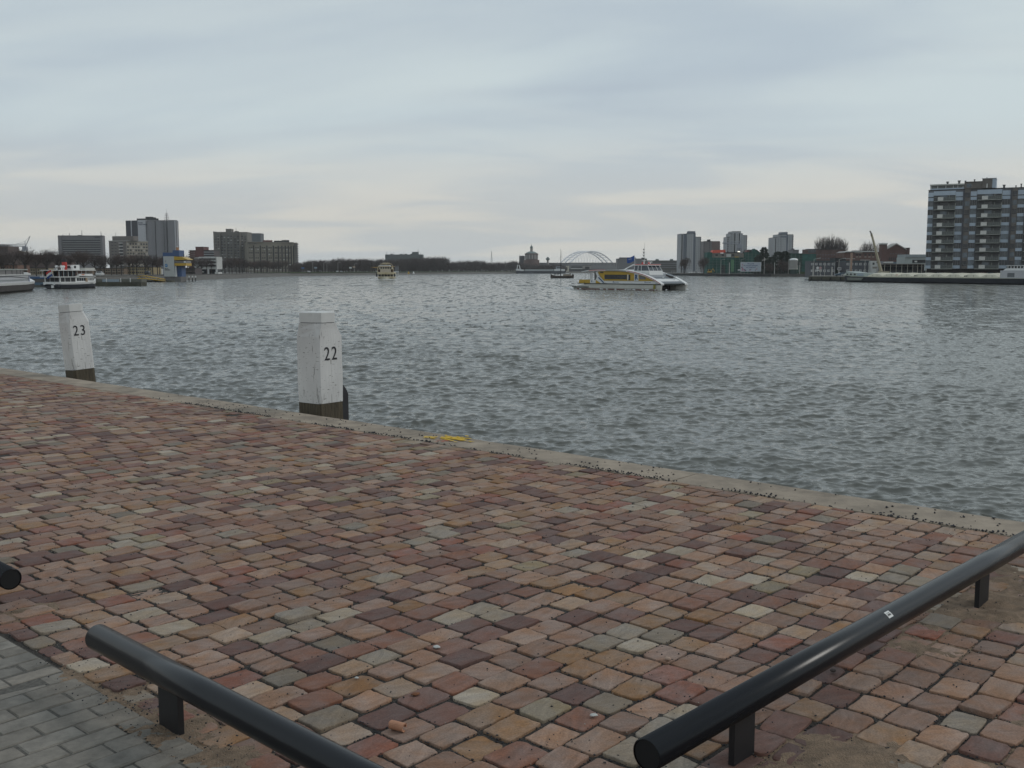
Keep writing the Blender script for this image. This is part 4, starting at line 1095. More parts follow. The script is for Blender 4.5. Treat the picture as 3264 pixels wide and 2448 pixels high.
for px in (809.5, 829.5, 850, 870.5, 886, 898, 909, 919, 928, 936): c.box('upright_joint', G_black, px - 1.5, px + 1.5, -2.35 * math.sin(math.pi * (px - 791) / 159) - .25, 1, 783, None)
cols = [797, 803.5, 816, 822.5, 836, 842.5, 857, 863, 876.5, 881, 892, 903.5, 914, 923.5]
curved(c, cols, [790 + 16.2 * i for i in range(5)], 4.2, 2.6, [G_black], 'window', 2.3)
curved(c, cols, [795 + 16.2 * i for i in range(5)], 4.4, 3.2, [MATS['fascia_beige'], MATS['fascia_beige'], lt], 'parapet_panel', 2.3)
c.win([795 + 19 * i for i in range(8)], [777], 7, 1.6, gm, y=-1.2)
for p0, p1, tp in ((846, 872, 765.5), (881, 905, 766.5), (905.5, 926, 764.5)): c.box('roof_box', MATS['red_brown_brick'] if p0 < 850 else M_roofd, p0, p1, 3, 10, tp, 772.3); mast(c.t, c.x((p0 + p1) / 2), 5, c.z(tp), c.z(tp - 2.5), .2)
for i in range(13): c.box('end_balcony', MATS['grey_violet_concrete'], 940, 952, -1.2, 1, 776 + i * 7.2, 779.5 + i * 7.2)
# beige street level houses behind the tree row, left
def rowhouse(label, p0, p1, D, top, m, cols, rows, wp=3.2, hp=4.6):
    c = Bld('quayside_house', label, 'building', p0, D, p1, D, LZ, 'low buildings behind the left quay trees')
    c.box('wall', m, p0, p1, 0, 10, top, None); c.box('roof', M_roofd, p0 - .5, p1 + .5, -.4, 10, top - 2, top)
    c.win(cols, rows, wp, hp, G_black); c.box('ledge', mat('cream_band', (.36, .33, .28)), p0, p1, -.3, -.01, rows[0] + hp / 2 + 1.2, rows[0] + hp / 2 + 2.2)
mbg = mat('sand_render', (.30, .245, .165), .9, var=.2, scale=.3)
rowhouse('sand coloured low building behind the trees left of the steamboat', 60, 150, 420, 855, mbg, [66 + 7 * i for i in range(12)], [861, 869.5])
rowhouse('reddish low house behind the trees at the left edge', -20, 56, 400, 845, mat('rust_render', (.17, .10, .075), .9, var=.3, scale=.3), [-6, 4, 14, 24, 34, 44], [852, 862])
rowhouse('brown low building behind the steamboat', 152, 292, 430, 858, mat('umber_render', (.17, .125, .09), .9, var=.3, scale=.3), [160 + 8 * i for i in range(16)], [864, 871], 3.6, 3.6)
rowhouse('plain brown low building under the beige corner flats', 293, 395, 435, 856, mat('clay_render', (.20, .15, .11), .9, var=.3, scale=.3), [299 + 8 * i for i in range(12)], [862, 870], 3.6, 3.6)
rowhouse('yellowish low building left of the harbour control tower', 396, 488, 440, 852, mat('yellow_render', (.36, .29, .175), .9, var=.15, scale=.3), [402 + 6.4 * i for i in range(13)], [858, 868.5], 3.6, 3.6)
rowhouse('grey low house beside the yellowish one, left of the harbour control tower', 489, 506, 450, 856, M_wht, [493, 498, 503], [862, 869], 3.2, 2.4)
rowhouse('dark low building right of the harbour control tower', 575, 622, 470, 855, MATS['dark_brown_grey'], [582 + 7 * i for i in range(6)], [861, 869], 4, 3)
# block above the wood, lattice mast, dome
c = Bld('distant_flats', 'distant grey green flats rising above the bare wood', 'apartment building', 1228, 1400, 1347, 1400)
m = mat('grey_green_concrete', (.115, .13, .13), .9, var=.12, scale=.05)
c.box('wall', m, 1228, 1347, 0, 18, 811, None); c.box('lift_tower', m, 1314, 1333, -1.5, 12, 803, None)
c.win([1233 + 9 * i for i in range(9)] + [1338], [815, 820], 5.5, 1.8, gm)
for px, tp in ((1232, 801), (1245, 806), (1254, 802), (1286, 803), (1332, 793), (1340, 805)): mast(c.t, c.x(px), 5, c.z(811), c.z(tp), .3)
for px in (1244, 1275, 1290, 1307): c.box('roof_vent', M_roofd, px, px + 6, 4, 9, 808.8, 811)
def lattice(label, px, D, top, base, wpx, m=M_rail2):
    t = thing('lattice_mast', label, 'mast', (AX(px, D), D, base)); z = AZ(top, D) - base; w_ = wpx * D / F / 2; b = MB()
    for sx in (-1, 1):
        for sy in (-1, 1): b.tube([(sx * w_, sy * w_, 0), (sx * .2, sy * .2, z * .96)], [.28, .16], 4)
    for i in range(9):
        a0, a1 = i / 9, (i + 1) / 9; r0, r1 = w_ * (1 - a0) + .2, w_ * (1 - a1) + .2
        for s_ in (-1, 1): b.tube([(-r0, s_ * r0, z * .96 * a0), (r1, s_ * r1, z * .96 * a1)], .12, 4); b.tube([(s_ * r0, -r0, z * .96 * a0), (s_ * r1, r1, z * .96 * a1)], .12, 4)
    b.tube([(0, 0, z * .9), (0, 0, z)], .2, 4); b.build('lattice', m, t)
lattice('thin lattice mast above the wood left of the domed water tower', 1567, 1500, 800, LZ, 7)
lattice('second faint pole tower beside the domed water tower', 1657, 1450, 812, LZ, 4)
D = 1450; k = D / F
t = thing('domed_water_tower', 'round brick water tower with a green dome and lantern on the far bank', 'water tower', (AX(1694, D), D, LZ)); ZZ = lambda py: AZ(py, D) - LZ
MB().lathe([(25 * k, -1), (25 * k, ZZ(829)), (21 * k, ZZ(828))], n=24).build('base_drum', mat('rose_brick', (.125, .085, .075), .9, var=.2, scale=.2), t)
MB().lathe([(20 * k, ZZ(829)), (20 * k, ZZ(812)), (21.6 * k, ZZ(811.4)), (21.6 * k, ZZ(808.5)), (20 * k, ZZ(808))], n=24).build('upper_drum', MATS['rose_brick'], t)
for i in range(14):
    q = -math.pi + math.pi * (i + .5) / 14
    MB().obox((20.2 * k * math.cos(q), 20.2 * k * math.sin(q), ZZ(818.5)), (.5, 2.3, 14 * k), q).build('pilaster' if i % 2 else 'arched_window', mat('pale_stone', (.30, .27, .25), .8) if i % 2 else gm, t)
mgd = mat('verdigris_roof', (.14, .18, .175), .7, var=.15)
MB().lathe([(19.5 * k, ZZ(808.2)), (16.5 * k, ZZ(805.5)), (10 * k, ZZ(802.3)), (5.5 * k, ZZ(801.4))], n=24).build('dome', mgd, t)
MB().lathe([(4.2 * k, ZZ(802)), (4.2 * k, ZZ(791)), (5.2 * k, ZZ(790.6))], n=10).build('lantern', mat('pale_stone', (.30, .27, .25)), t)
MB().lathe([(4.6 * k, ZZ(790.6)), (4.4 * k, ZZ(787)), (2.0 * k, ZZ(784)), (.7 * k, ZZ(782)), (.2 * k, ZZ(777))], n=10).build('spire', mgd, t)
c = Bld('brick_annex', 'square grey brick block left of the domed water tower', 'building', 1655, 1460, 1672.5, 1460)
c.box('wall', mat('plum_grey_brick', (.115, .105, .11), .9), 1655, 1672.5, 0, 15, 816.5, None); c.box('parapet', mat('plum_grey_brick', (.115, .105, .11)), 1659, 1671, 2, 10, 815, 816.5); c.win([1660, 1664, 1668], [822, 829], 2, 3.4, gm)
D = 1500; t = thing('lookout_tower', 'small pale tower with a wide head between the dome and the bridge', 'tower', (AX(1746, D), D, LZ)); k = D / F
MB().lathe([(3 * k, -1), (3 * k, AZ(829, D) - LZ)], n=10).build('shaft', mat('pale_stone', (.30, .27, .25)), t)
MB().lathe([(4 * k, AZ(829.5, D) - LZ), (6 * k, AZ(827.5, D) - LZ), (6 * k, AZ(823, D) - LZ), (3 * k, AZ(822, D) - LZ), (3 * k, AZ(819.5, D) - LZ)], n=12).build('head', mgd, t)

# ---------------------------------------------------------------- arch bridge, seen obliquely
D0 = 2450; t = thing('arch_bridge', 'great pale steel arch bridge with three braced arches beyond the ferry', 'bridge', (AX(1870, D0), D0, 0))
k = D0 / F; th = R(40); ax = Vector((math.cos(th), math.sin(th), 0)); pr = Vector((math.sin(th), -math.cos(th), 0))
LEN = 143 * k / math.cos(th); zb = AZ(838, D0); zc_ = AZ(801.5, D0); mst = mat('pale_bridge_steel', (.72, .72, .74), .6, var=.08)
def arch_pt(sft, u, dz=0): # u -1..1
    p = ax * (u * LEN / 2) + pr * sft; return Vector((p.x, p.y, zb + (zc_ + dz - zb) * (1 - abs(u) ** 2.1)))
offs = [(-24 * k / math.sin(th) * .5), 0, (24 * k / math.sin(th) * .62)]
us = lsp(-1, 1, 31)
for sft in offs: MB().tube([arch_pt(sft, u) for u in us], 1.45, 5).build('arch', mst, t)
for i in range(2):
    for j in range(2, len(us) - 2, 2):
        MB().tube([arch_pt(offs[i], us[j]), arch_pt(offs[i + 1], us[j])], .5, 4).build('cross_brace', mst, t)
        if j > 30: break
b = MB().obox((0, 0, zb - 1.2), (LEN + 160, 42, 2.2), th); b.build('deck', mat('bridge_deck', (.22, .22, .23), .8), t)
b = MB()
for sft in (offs[0], offs[2]):
    for u in lsp(-.8, .8, 13):
        a = arch_pt(sft, u); b.tube([a, (a.x + ax.x * 6, a.y + ax.y * 6, zb)], .16, 3); b.tube([a, (a.x - ax.x * 6, a.y - ax.y * 6, zb)], .16, 3)
o = b.build('hanger_cables', mst, t); o['kind'] = 'stuff'
for u in (-1.05, 1.05): MB().obox((ax.x * u * LEN / 2, ax.y * u * LEN / 2, zb / 2 - 1), (6, 40, zb - 3), th).build('pier', MATS['bridge_deck'], t)

# ---------------------------------------------------------------- low buildings between the dome and the right bank
def simple(name, label, cat, p0, p1, D, top, m, depth=14, base=RZ_, wins=None, roof=True, group=None):
    c = Bld(name, label, cat, p0, D, p1, D, base, group); c.box('wall', m, p0, p1, 0, depth, top, None)
    if roof: c.box('roof_edge', M_roofd, p0, p1, -.3, depth, top - .9, top)
    if wins:
        cols, rows, wp, hp, gmm = wins; c.win(cols, rows, wp, hp, gmm)
    return c
mlg = mat('light_grey_cladding', (.22, .215, .22), .85, var=.1, scale=.05); mgr = mat('mid_grey_cladding', (.155, .15, .155), .85, var=.12, scale=.05)
c = simple('warehouse', 'long grey waterside building under the left of the bridge', 'building', 1716, 1812, 1560, 840, mgr, wins=([1726 + 10 * i for i in range(8)], [847, 854], 6, 2, gm), base=LZ)
c = simple('warehouse', 'long mauve grey hall under the right of the bridge', 'building', 1812, 1972, 1600, 838, mlg, wins=([1886 + 11 * i for i in range(7)], [844], 7, 1.6, gm), base=LZ)
c = simple('glass_fronted_hall', 'low hall with a white canopy and dark glazing under the bridge', 'building', 1819, 1858, 1540, 847, mlg, base=LZ)
c.box('window_band', G_black, 1821, 1856, -.4, .2, 849.5, 853.5); c.box('canopy', M_wht, 1820, 1857, -3, -.41, 854.5, 858)
c = simple('square_office', 'square pale block with one dark window under the bridge', 'building', 1859, 1884, 1530, 846.5, mat('pale_stone', (.30, .27, .25)), base=LZ)
c.box('window', G_black, 1865, 1879, -.4, .2, 850, 857)
c = simple('dark_shed', 'long dark shed along the water left of the ferry roof', 'shed', 1770, 1965, 1500, 858.5, mat('dark_shed_cladding', (.075, .07, .072), .9), base=LZ, depth=10)
c = simple('white_office', 'pale striped office behind the ferry roof', 'office building', 1966, 2006, 1480, 846.5, mat('pale_stone', (.30, .27, .25)), wins=([1974, 1981, 1988, 1995, 2002], [850, 855], 5, 1.8, G_black), base=LZ)
c = simple('grey_hall', 'bulky grey building with a stepped parapet behind the ferry wheelhouse', 'building', 1970, 2062, 1450, 825, mgr, base=LZ, depth=30, wins=([1980 + 9 * i for i in range(8)], [833, 840], 4.5, 2, gm))
c.box('parapet', mgr, 1977, 2026, 1, 20, 820.3, 824); c.box('roof_plant', M_roofd, 2046, 2056, 2, 8, 821, 824.2)
c = simple('low_flats', 'row of low grey flats with square roof huts right of the ferry', 'apartment building', 2058, 2166, 1000, 831, mat('drab_brick', (.155, .145, .135), .9, var=.15, scale=.1), wins=([2064 + 6.2 * i for i in range(16)], [836, 842.5, 849, 855.5], 3.4, 2.6, gm))
for px in (2093, 2139): c.box('roof_hut', mat('pale_green_hut', (.26, .31, .29), .7), px, px + 7.5, 2, 9, 825.5, 830)
for i in range(3): c.box('balcony_band', mat('grey_white_balcony', (.30, .30, .31)), 2060, 2164, -.8, -.03, 838.7 + i * 6.5, 840.2 + i * 6.5)

# ---------------------------------------------------------------- right bank tower blocks
mtw = mat('white_tower_panel', (.36, .365, .375), .85, var=.07, scale=.05); mtg = mat('blue_grey_bay', (.17, .185, .215), .8, var=.1, scale=.05)
def tower(label, D, segs, strips, cols, rows, ed):
    c = Bld('tower_block', label, 'tower block', segs[0][0], D, segs[-1][1], D, RZ_, 'white tower blocks behind the right bank')
    for i, (p0, p1, tp, mm, y0) in enumerate(segs): c.box('wall', mm, p0, p1, y0, 18 - y0, tp, None); c.box('roof_edge', M_roofd, p0, p1, y0 - .3, 18 - y0, tp - .8, tp)
    for (p0, p1, tp, y0) in strips: c.box('glazed_strip', G_dark, p0, p1, y0 - .3, y0, tp, None)
    for (cx_, y0, tp) in cols:
        rr = [r_ for r_ in rows if r_ > tp]; c.win([cx_], rr, 1.7, 2.0, gm, y=y0)
    for (px, y0, tp) in ed:
        for r_ in rows:
            if r_ > tp: c.box('balcony', M_roofd, px - 1.2, px + 1.2, y0 - 1.2, y0 + .01, r_ - 1, r_ + 1.2)
    return c
rows = [742 + 5.45 * i for i in range(22)]
c = tower('leftmost white tower block with a stepped top behind the round bare tree', 930,
          [(2167, 2177, 745.7, mtw, 0), (2177, 2188, 745.7, mtg, 1), (2188, 2208, 744.5, mtw, -.8), (2208, 2216, 744, mtg, .6), (2216, 2233, 755.5, mtw, 0)],
          [(2171, 2174, 748, 0)], [(2191.5, -.8, 746), (2197, -.8, 746), (2202.5, -.8, 746), (2220, 0, 757), (2226, 0, 757)], rows, [(2231.5, 0, 757)])
c.box('lift_head', mtg, 2194.5, 2215.5, 2, 12, 736.5, 743.6); mast(c.t, c.x(2197), 5, c.z(736.5), c.z(734.5), .25)
c = tower('middle white tower block with two dark upright strips', 960,
          [(2316.5, 2325, 755.7, mtw, 0), (2325, 2332, 744.6, mtw, -.4), (2332, 2358.5, 738, mtw, -1), (2358.5, 2365, 744.6, mtw, -.4), (2365, 2379, 750, mtw, 0)],
          [(2337.5, 2341, 743.5, -1), (2352, 2355.2, 743.5, -1)], [(2320.5, 0, 757), (2329, -.4, 747), (2334.5, -1, 745), (2347, -1, 745), (2362, -.4, 747), (2370, 0, 752)], rows, [(2377.7, 0, 752), (2317.5, 0, 758)])
mast(c.t, c.x(2356), 5, c.z(738), c.z(735.5), .25)
c = tower('rightmost white tower block above the dark evergreens', 960,
          [(2462.5, 2476.5, 757.5, mtw, 0), (2476.5, 2489, 748, mtw, -.4), (2489, 2503, 747.8, mtw, -1), (2503, 2509.5, 748, mtg, .4), (2509.5, 2526, 747.8, mtw, 0)],
          [(2469, 2471.2, 760, 0)], [(2479.5, -.4, 750), (2485, -.4, 750), (2493, -1, 758), (2499, -1, 758), (2515, 0, 750)], rows, [(2524.7, 0, 750)])
c.box('lift_head', mtg, 2489, 2509, 1.5, 12, 739.5, 747.6); mast(c.t, c.x(2507), 5, c.z(739.5), c.z(737), .3); c.box('lift_band', mtg, 2485, 2507, -1.3, -1.01, 752, 757)
c = Bld('brown_tower', 'shorter brown tower block between two white ones, pink brick on its right half', 'tower block', 2242, 1000, 2293, 1000, RZ_)
c.box('wall', mat('taupe_panel', (.20, .18, .175), .88, var=.08, scale=.05), 2242, 2267.5, 0, 18, 770, None); c.box('brick_half', mat('pink_brick', (.185, .135, .12), .88, var=.1, scale=.05), 2267.6, 2293, -.5, 18, 770, None); c.box('roof_edge', M_roofd, 2242, 2293, -.7, 18, 768.8, 770)
c.box('lift_box', M_roofd, 2257, 2265, 3, 9, 763, 768.8)
for i in range(13): c.box('balcony', M_roofd, 2241, 2243.5, -1, .01, 773 + i * 6.5, 775.5 + i * 6.5); c.box('balcony', M_roofd, 2291.5, 2294, -1.4, -.51, 773 + i * 6.5, 775.5 + i * 6.5)
c.win([2263.5], [775 + 6.5 * i for i in range(12)], 2.4, 2.2, gm); c.box('upright_joint', G_black, 2259, 2260, -.2, .1, 771, None)
simple('low_brick_block', 'stepped dark block just right of the rightmost white tower', 'building', 2525, 2545, 900, 797, mgr, wins=([2530, 2536, 2541], [800, 804], 3, 1.6, gm)).box('roof_box', mgr, 2527, 2534, 3, 9, 792.5, 796)

# ---------------------------------------------------------------- building site in green netting
mnet = mat('green_scaffold_net', (.022, .085, .070), .9, var=.40, scale=.25, bump=.4, bscale=2)
mnet2 = mat('dark_green_net', (.020, .055, .043), .9, var=.5, scale=.25)
msc = mat('scaffold_pole', (.16, .20, .17), .7)
def scaff(name, label, p0, p1, D, top, segs, group=None):
    c = Bld(name, label, 'building site', p0, D, p1, D, RZ_, group)
    for (a, b_, tp, y0, mm) in segs: c.box('netting', mm, a, b_, y0, y0 + 12, tp, None)
    pz = top + 4
    for a in range(int(p0) + 6, int(p1), 12): MB().tube([(c.x(a), -.25, -1), (c.x(a), -.25, c.z(top) + .4)], .09, 4).build('scaffold_pole', msc, c.t)
    while pz < 868: MB().box(c.x(p0), c.x(p1), -.32, -.02, c.z(pz) - .1, c.z(pz)).build('scaffold_ledger', msc, c.t); pz += 8.4
    return c
c = scaff('netted_building', 'building under renovation wrapped in green netting with an orange red tarpaulin on top', 2254, 2378, 730, 822, [(2254, 2269, 804, 0, mnet), (2269.2, 2378, 821, .3, mnet)])
c.box('bare_floor', mat('raw_concrete', (.21, .19, .165), .9, var=.35, scale=.3), 2272, 2377, 3, 12, 807, 820.8)
c.win([2286, 2306, 2338], [813], 8, 5.5, G_black, y=3); c.box('pale_cabin', M_wht, 2317, 2331, 2, 5, 809.5, 819); c.box('yellow_sheet', mat('yellow_board', (.45, .30, .06), .7), 2344, 2356, 2, 2.9, 817.5, 820.6)
c.box('flat_roof', M_roofd, 2318, 2358, 2.8, 12, 803.5, 806.8)
b = MB().prism([(c.x(2271), c.z(806.6)), (c.x(2275.5), c.z(797)), (c.x(2313), c.z(795.6)), (c.x(2314), c.z(804.5))], 2.5, 11, 'y'); b.build('orange_tarpaulin', mat('orange_red_tarp', (.62, .10, .06), .7, var=.15, scale=.4), c.t)
MB().lathe([(.3, 0), (.3, .4)], (c.x(2354.5), 2.5, c.z(802.8)), 8).lathe([(.25, 0), (.25, .35)], (c.x(2358.5), 2.5, c.z(802.8)), 8).build('work_lamp', mat('lit_lamp', (1, .95, .8), emit=3), c.t)
c.box('door_opening', G_black, 2300, 2312, -.1, .35, 846, None); c.box('flag_banner', mat('faded_green_banner', (.10, .22, .12), .8), 2329, 2339, -.5, -.34, 828, 866)
c = scaff('netted_house', 'gabled house half wrapped in green netting left of the evergreens', 2378.5, 2424, 725, 806, [(2378.5, 2424, 804, .3, mnet)])
b = MB().prism([(c.x(2377), c.z(804)), (c.x(2384), c.z(795.5)), (c.x(2412), c.z(795.5)), (c.x(2422), c.z(804))], 1, 12, 'y'); b.build('roof', M_roofd, c.t)
b = MB().prism([(c.x(2391), c.z(804)), (c.x(2403.5), c.z(792.5)), (c.x(2416), c.z(804))], -.4, 6, 'y'); b.build('gable', mnet, c.t)
b = MB().prism([(c.x(2377), c.z(803.6)), (c.x(2383), c.z(796.5)), (c.x(2389), c.z(803.6))], 0., 6, 'y'); b.build('gable', mat('red_brown_brick', (.125, .055, .052)), c.t)
c = scaff('netted_terrace', 'long building in dull green netting behind the pale round tank', 2516, 2602, 720, 812, [(2516, 2556, 807.5, 0, mnet2), (2556.1, 2599.5, 809.5, -.6, mnet)])
# brick houses behind
c = simple('brick_house', 'dark red brick building with a glazed roof storey under the poplars', 'building', 2573, 2692, 745, 795.5, mat('dark_red_brick', (.095, .055, .048), .9, var=.3, scale=.2), wins=([2604 + 9 * i for i in range(9)], [812, 824], 4, 3, gm))
c.box('roof_storey', G_mid, 2575, 2598, -.5, 6, 795.5, 806); c.box('roof_storey_top', M_roofd, 2573, 2602, -.7, 6, 793.5, 795.5)
for px in (2581, 2588, 2593): c.box('glazing_bar', G_black, px - .6, px + .6, -.7, -.52, 796, 806)
c = Bld('brick_school', 'long red brown brick building with a pale flat roof edge', 'building', 2686, 610, 2806, 610, RZ_)
c.box('wall', mat('russet_brick', (.125, .072, .058), .9, var=.25, scale=.25), 2688, 2806, 0, 14, 803.5, None)
b = MB().prism([(c.x(2686.5), c.z(805.2)), (c.x(2696), c.z(801)), (c.x(2806.5), c.z(800)), (c.x(2806.5), c.z(802.8)), (c.x(2696), c.z(803.7))], -1., 14, 'y'); b.build('roof_edge', M_wht, c.t)
c.box('dormer_band', MATS['cream_band'], 2722, 2747, -.5, 3, 804.5, 807); c.box('roof_vent', M_roofd, 2726, 2750, 4, 8, 798, 800.5)
c.win([2709.5, 2713], [814.5], 2.4, 6.5, G_black); c.win([2730, 2740, 2757, 2770, 2782, 2795], [812.5], 7, 4, G_black); c.win([2730, 2740, 2757, 2770, 2782, 2795], [819], 7, 2, MATS['cream_band'], 'sill'); c.box('lintel', MATS['cream_band'], 2700, 2717, -.3, -.01, 824.3, 825.7)
# grey terrace with white windows, two lengths
def terrace(label, p0, p1, cols, D):
    c = Bld('grey_terrace', label, 'terrace', p0, D, p1, D, RZ_, 'grey two storey terraces on the pier')
    c.box('wall', mat('slate_cladding', (.095, .098, .108), .85, var=.14, scale=.4), p0, p1, 0, 9, 834, None); c.box('roof', mat('teal_grey_roof', (.065, .09, .095), .8, var=.2), p0 - .4, p1 + .4, -.5, 9, 831, 834)
    k = D / F
    for cx_ in cols:
        for r_ in (841.8, 863):
            fr = MB(); w_, h_ = 7.6 * k, 7.2 * k; x, z = c.x(cx_), c.z(r_)
            for a in (-w_ / 2, w_ / 2 - .16, -.08): fr.box(x + a, x + a + .16, -.14, .02, z - h_ / 2, z + h_ / 2)
            for a in (-h_ / 2, h_ / 2 - .16): fr.box(x - w_ / 2 + .161, x + w_ / 2 - .161, -.138, .02, z + a, z + a + .16)
            f = fr.build('window', M_wfr, c.t)
            MB().box(x - w_ / 2 + .1, x + w_ / 2 - .1, -.06, .015, z - h_ / 2 + .1, z + h_ / 2 - .1).build('pane', G_black, f)
            MB().box(x - w_ * .33, x - w_ * .20, -.10, -.065, z - h_ * .25, z + h_ * .25).build('curtain', M_wfr, f)
    c.box('corner_board', M_wfr, p1 - .8, p1 + .2, -.12, -.005, 834, None)
terrace('grey two storey terrace with white windows behind the blue car, left length', 2584, 2661, [2589, 2602, 2615.5, 2628.5, 2641.5, 2655], 470)
terrace('grey two storey terrace with white windows, right length beside the white block', 2696.5, 2777, [2702, 2715, 2729, 2742.5, 2757, 2771], 466)
c = simple('link_building', 'dark recessed link between the two grey terraces', 'building', 2661.5, 2696, 478, 823, mat('dark_link_cladding', (.040, .042, .045), .9), depth=8)
c.win([2668, 2676, 2684], [833], 5, 2, mat('pale_panes', (.22, .20, .18))); c.box('hedge', mat('hedge_green', (.03, .04, .022), .95, var=.5, scale=2), 2664, 2694, -2, -.35, 861, None)
c = Bld('white_block', 'white two storey block at the right end of the grey terrace', 'building', 2778, 462, 2812, 462, RZ_)
c.box('wall', M_wht, 2778, 2798, 0, 9, 831.5, None); c.box('wing', mat('grey_panel', (.22, .22, .235), .85), 2798.1, 2812, -.6, 9, 832.5, None); c.box('window', G_mid, 2781, 2787, -.1, .1, 837, 844); c.box('window', G_black, 2793.5, 2797, -.1, .1, 833, 839); c.box('window', mat('pale_panes', (.22, .20, .18)), 2781, 2796, -.1, .1, 850, 856)
# gabled brick hall
c = Bld('gabled_hall', 'red brown brick hall with a big snow pale gable edge and a square tower', 'hall', 2805.5, 560, 2900, 560, RZ_)
mbk = mat('hall_brick', (.105, .058, .05), .9, var=.25, scale=.25)
c.box('tower', mbk, 2806, 2823, -1, 3, 779, None); c.box('tower_cap', M_wht, 2805, 2824, -1.5, 3.4, 775, 779); 
MB().prism([(c.x(2823.2), -1), (c.x(2823.2), c.z(796)), (c.x(2854), c.z(779)), (c.x(2885.5), c.z(796)), (c.x(2885.5), -1)], 0, 7, 'y').build('wall', mbk, c.t)
MB().prism([(c.x(2822.5), c.z(796.2)), (c.x(2854), c.z(778.7)), (c.x(2886.5), c.z(796.2)), (c.x(2886.5), c.z(793.2)), (c.x(2854), c.z(775.2)), (c.x(2822.5), c.z(793.2))], -.6, 7.5, 'y').build('roof', mat('pale_roof_slope', (.36, .345, .32), .85, var=.15, scale=.3), c.t)
c.box('corner_tower', mat('dark_red_brick', (.095, .055, .048)), 2888.5, 2900, 1, 8, 791, None); c.box('tower_cap', M_roofd, 2888, 2900.4, .6, 8.4, 789.4, 791)
c.win([2834, 2840, 2846, 2852, 2858, 2864, 2870, 2876], [825], 2.8, 8, G_black); c.win([2838, 2846, 2854, 2862, 2870], [809], 3.4, 3, gm); c.box('string_course', MATS['rose_brick'], 2824, 2885, -.2, -.01, 815.5, 816.8)
c.box('porch', M_wht, 2812, 2838, -4, -.02, 834, 839); c.box('porch_glazing', mat('blue_grey_panel', (.10, .15, .18)), 2838.2, 2882, -3.5, -.02, 835.5, 841)
c = Bld('pale_pavilion', 'pale grey flat roofed building between the brick hall and the big flats', 'building', 2883, 470, 2957, 470, RZ_)
c.box('wall', mat('pale_grey_green', (.34, .37, .36), .8, var=.08, scale=.2), 2883, 2957, 0, 10, 820, None); c.box('roof_band', mat('light_grey_roof', (.27, .30, .31), .7), 2885, 2957, -.5, 10, 811, 819.9)
c.box('window_strip', G_black, 2907, 2953, -.1, .1, 828, 838); c.box('white_unit', M_wht, 2914, 2922, -.3, -.11, 831, 836)
# glazed gallery
c = Bld('glazed_gallery', 'long low glazed gallery with thin pale posts in front of the brick hall', 'gallery', 2813, 425, 2955, 425, RZ_)
c.box('roof', mat('gallery_roof', (.26, .24, .22), .8), 2813, 2955, -1, 6, 840.5, 842.6); c.box('back_wall', mat('gallery_wall', (.055, .042, .038), .9, var=.4, scale=.5), 2813, 2955, 3, 4, 842.7, None)
c.box('transom', mat('grey_brown_frame', (.15, .14, .13), .8), 2815, 2954, -.2, 0, 848, 849); c.box('plinth', mat('dark_plinth', (.04, .04, .04), .9), 2813, 2955, -.5, 3, 862, None)
for px in (2818, 2837, 2855, 2873, 2891, 2908, 2923, 2936, 2950): MB().box(c.x(px) - .09, c.x(px) + .09, -.7, -.5, -1, c.z(842.7)).build('post', MATS['cream_band'], c.t)
c.win([2828, 2846, 2864, 2882, 2900, 2915, 2943], [855], 12, 8, G_dark, 'glazing', y=2.9)
# ================================================================ BOATS, SMALL THINGS ON THE FAR QUAYS
M_hullw = mat('off_white_hull', (.50, .49, .45), .5, var=.12, scale=.6)
M_boatw = mat('boat_white', (.66, .66, .65), .4, var=.06, scale=.5)
M_yel = mat('ferry_yellow', (.46, .285, .025), .45, var=.12, scale=.8)
M_red = mat('stripe_red', (.50, .055, .05), .5, var=.1)
M_anti = mat('antifouling_red', (.13, .035, .03), .8, var=.3)
M_gdeck = mat('grey_deck', (.15, .165, .18), .7, var=.12, scale=.8)
M_rub = mat('dark_green_fender', (.020, .030, .026), .7, var=.3)
M_navy = mat('navy_hull', (.020, .022, .030), .6, var=.3, scale=.4)
M_blue = mat('flag_blue', (.03, .075, .25), .7, var=.15)
G_boat = glass('boat_glazing', (.035, .037, .04), .12)
M_logo = mat('logo_blue', (.02, .07, .18), .6)

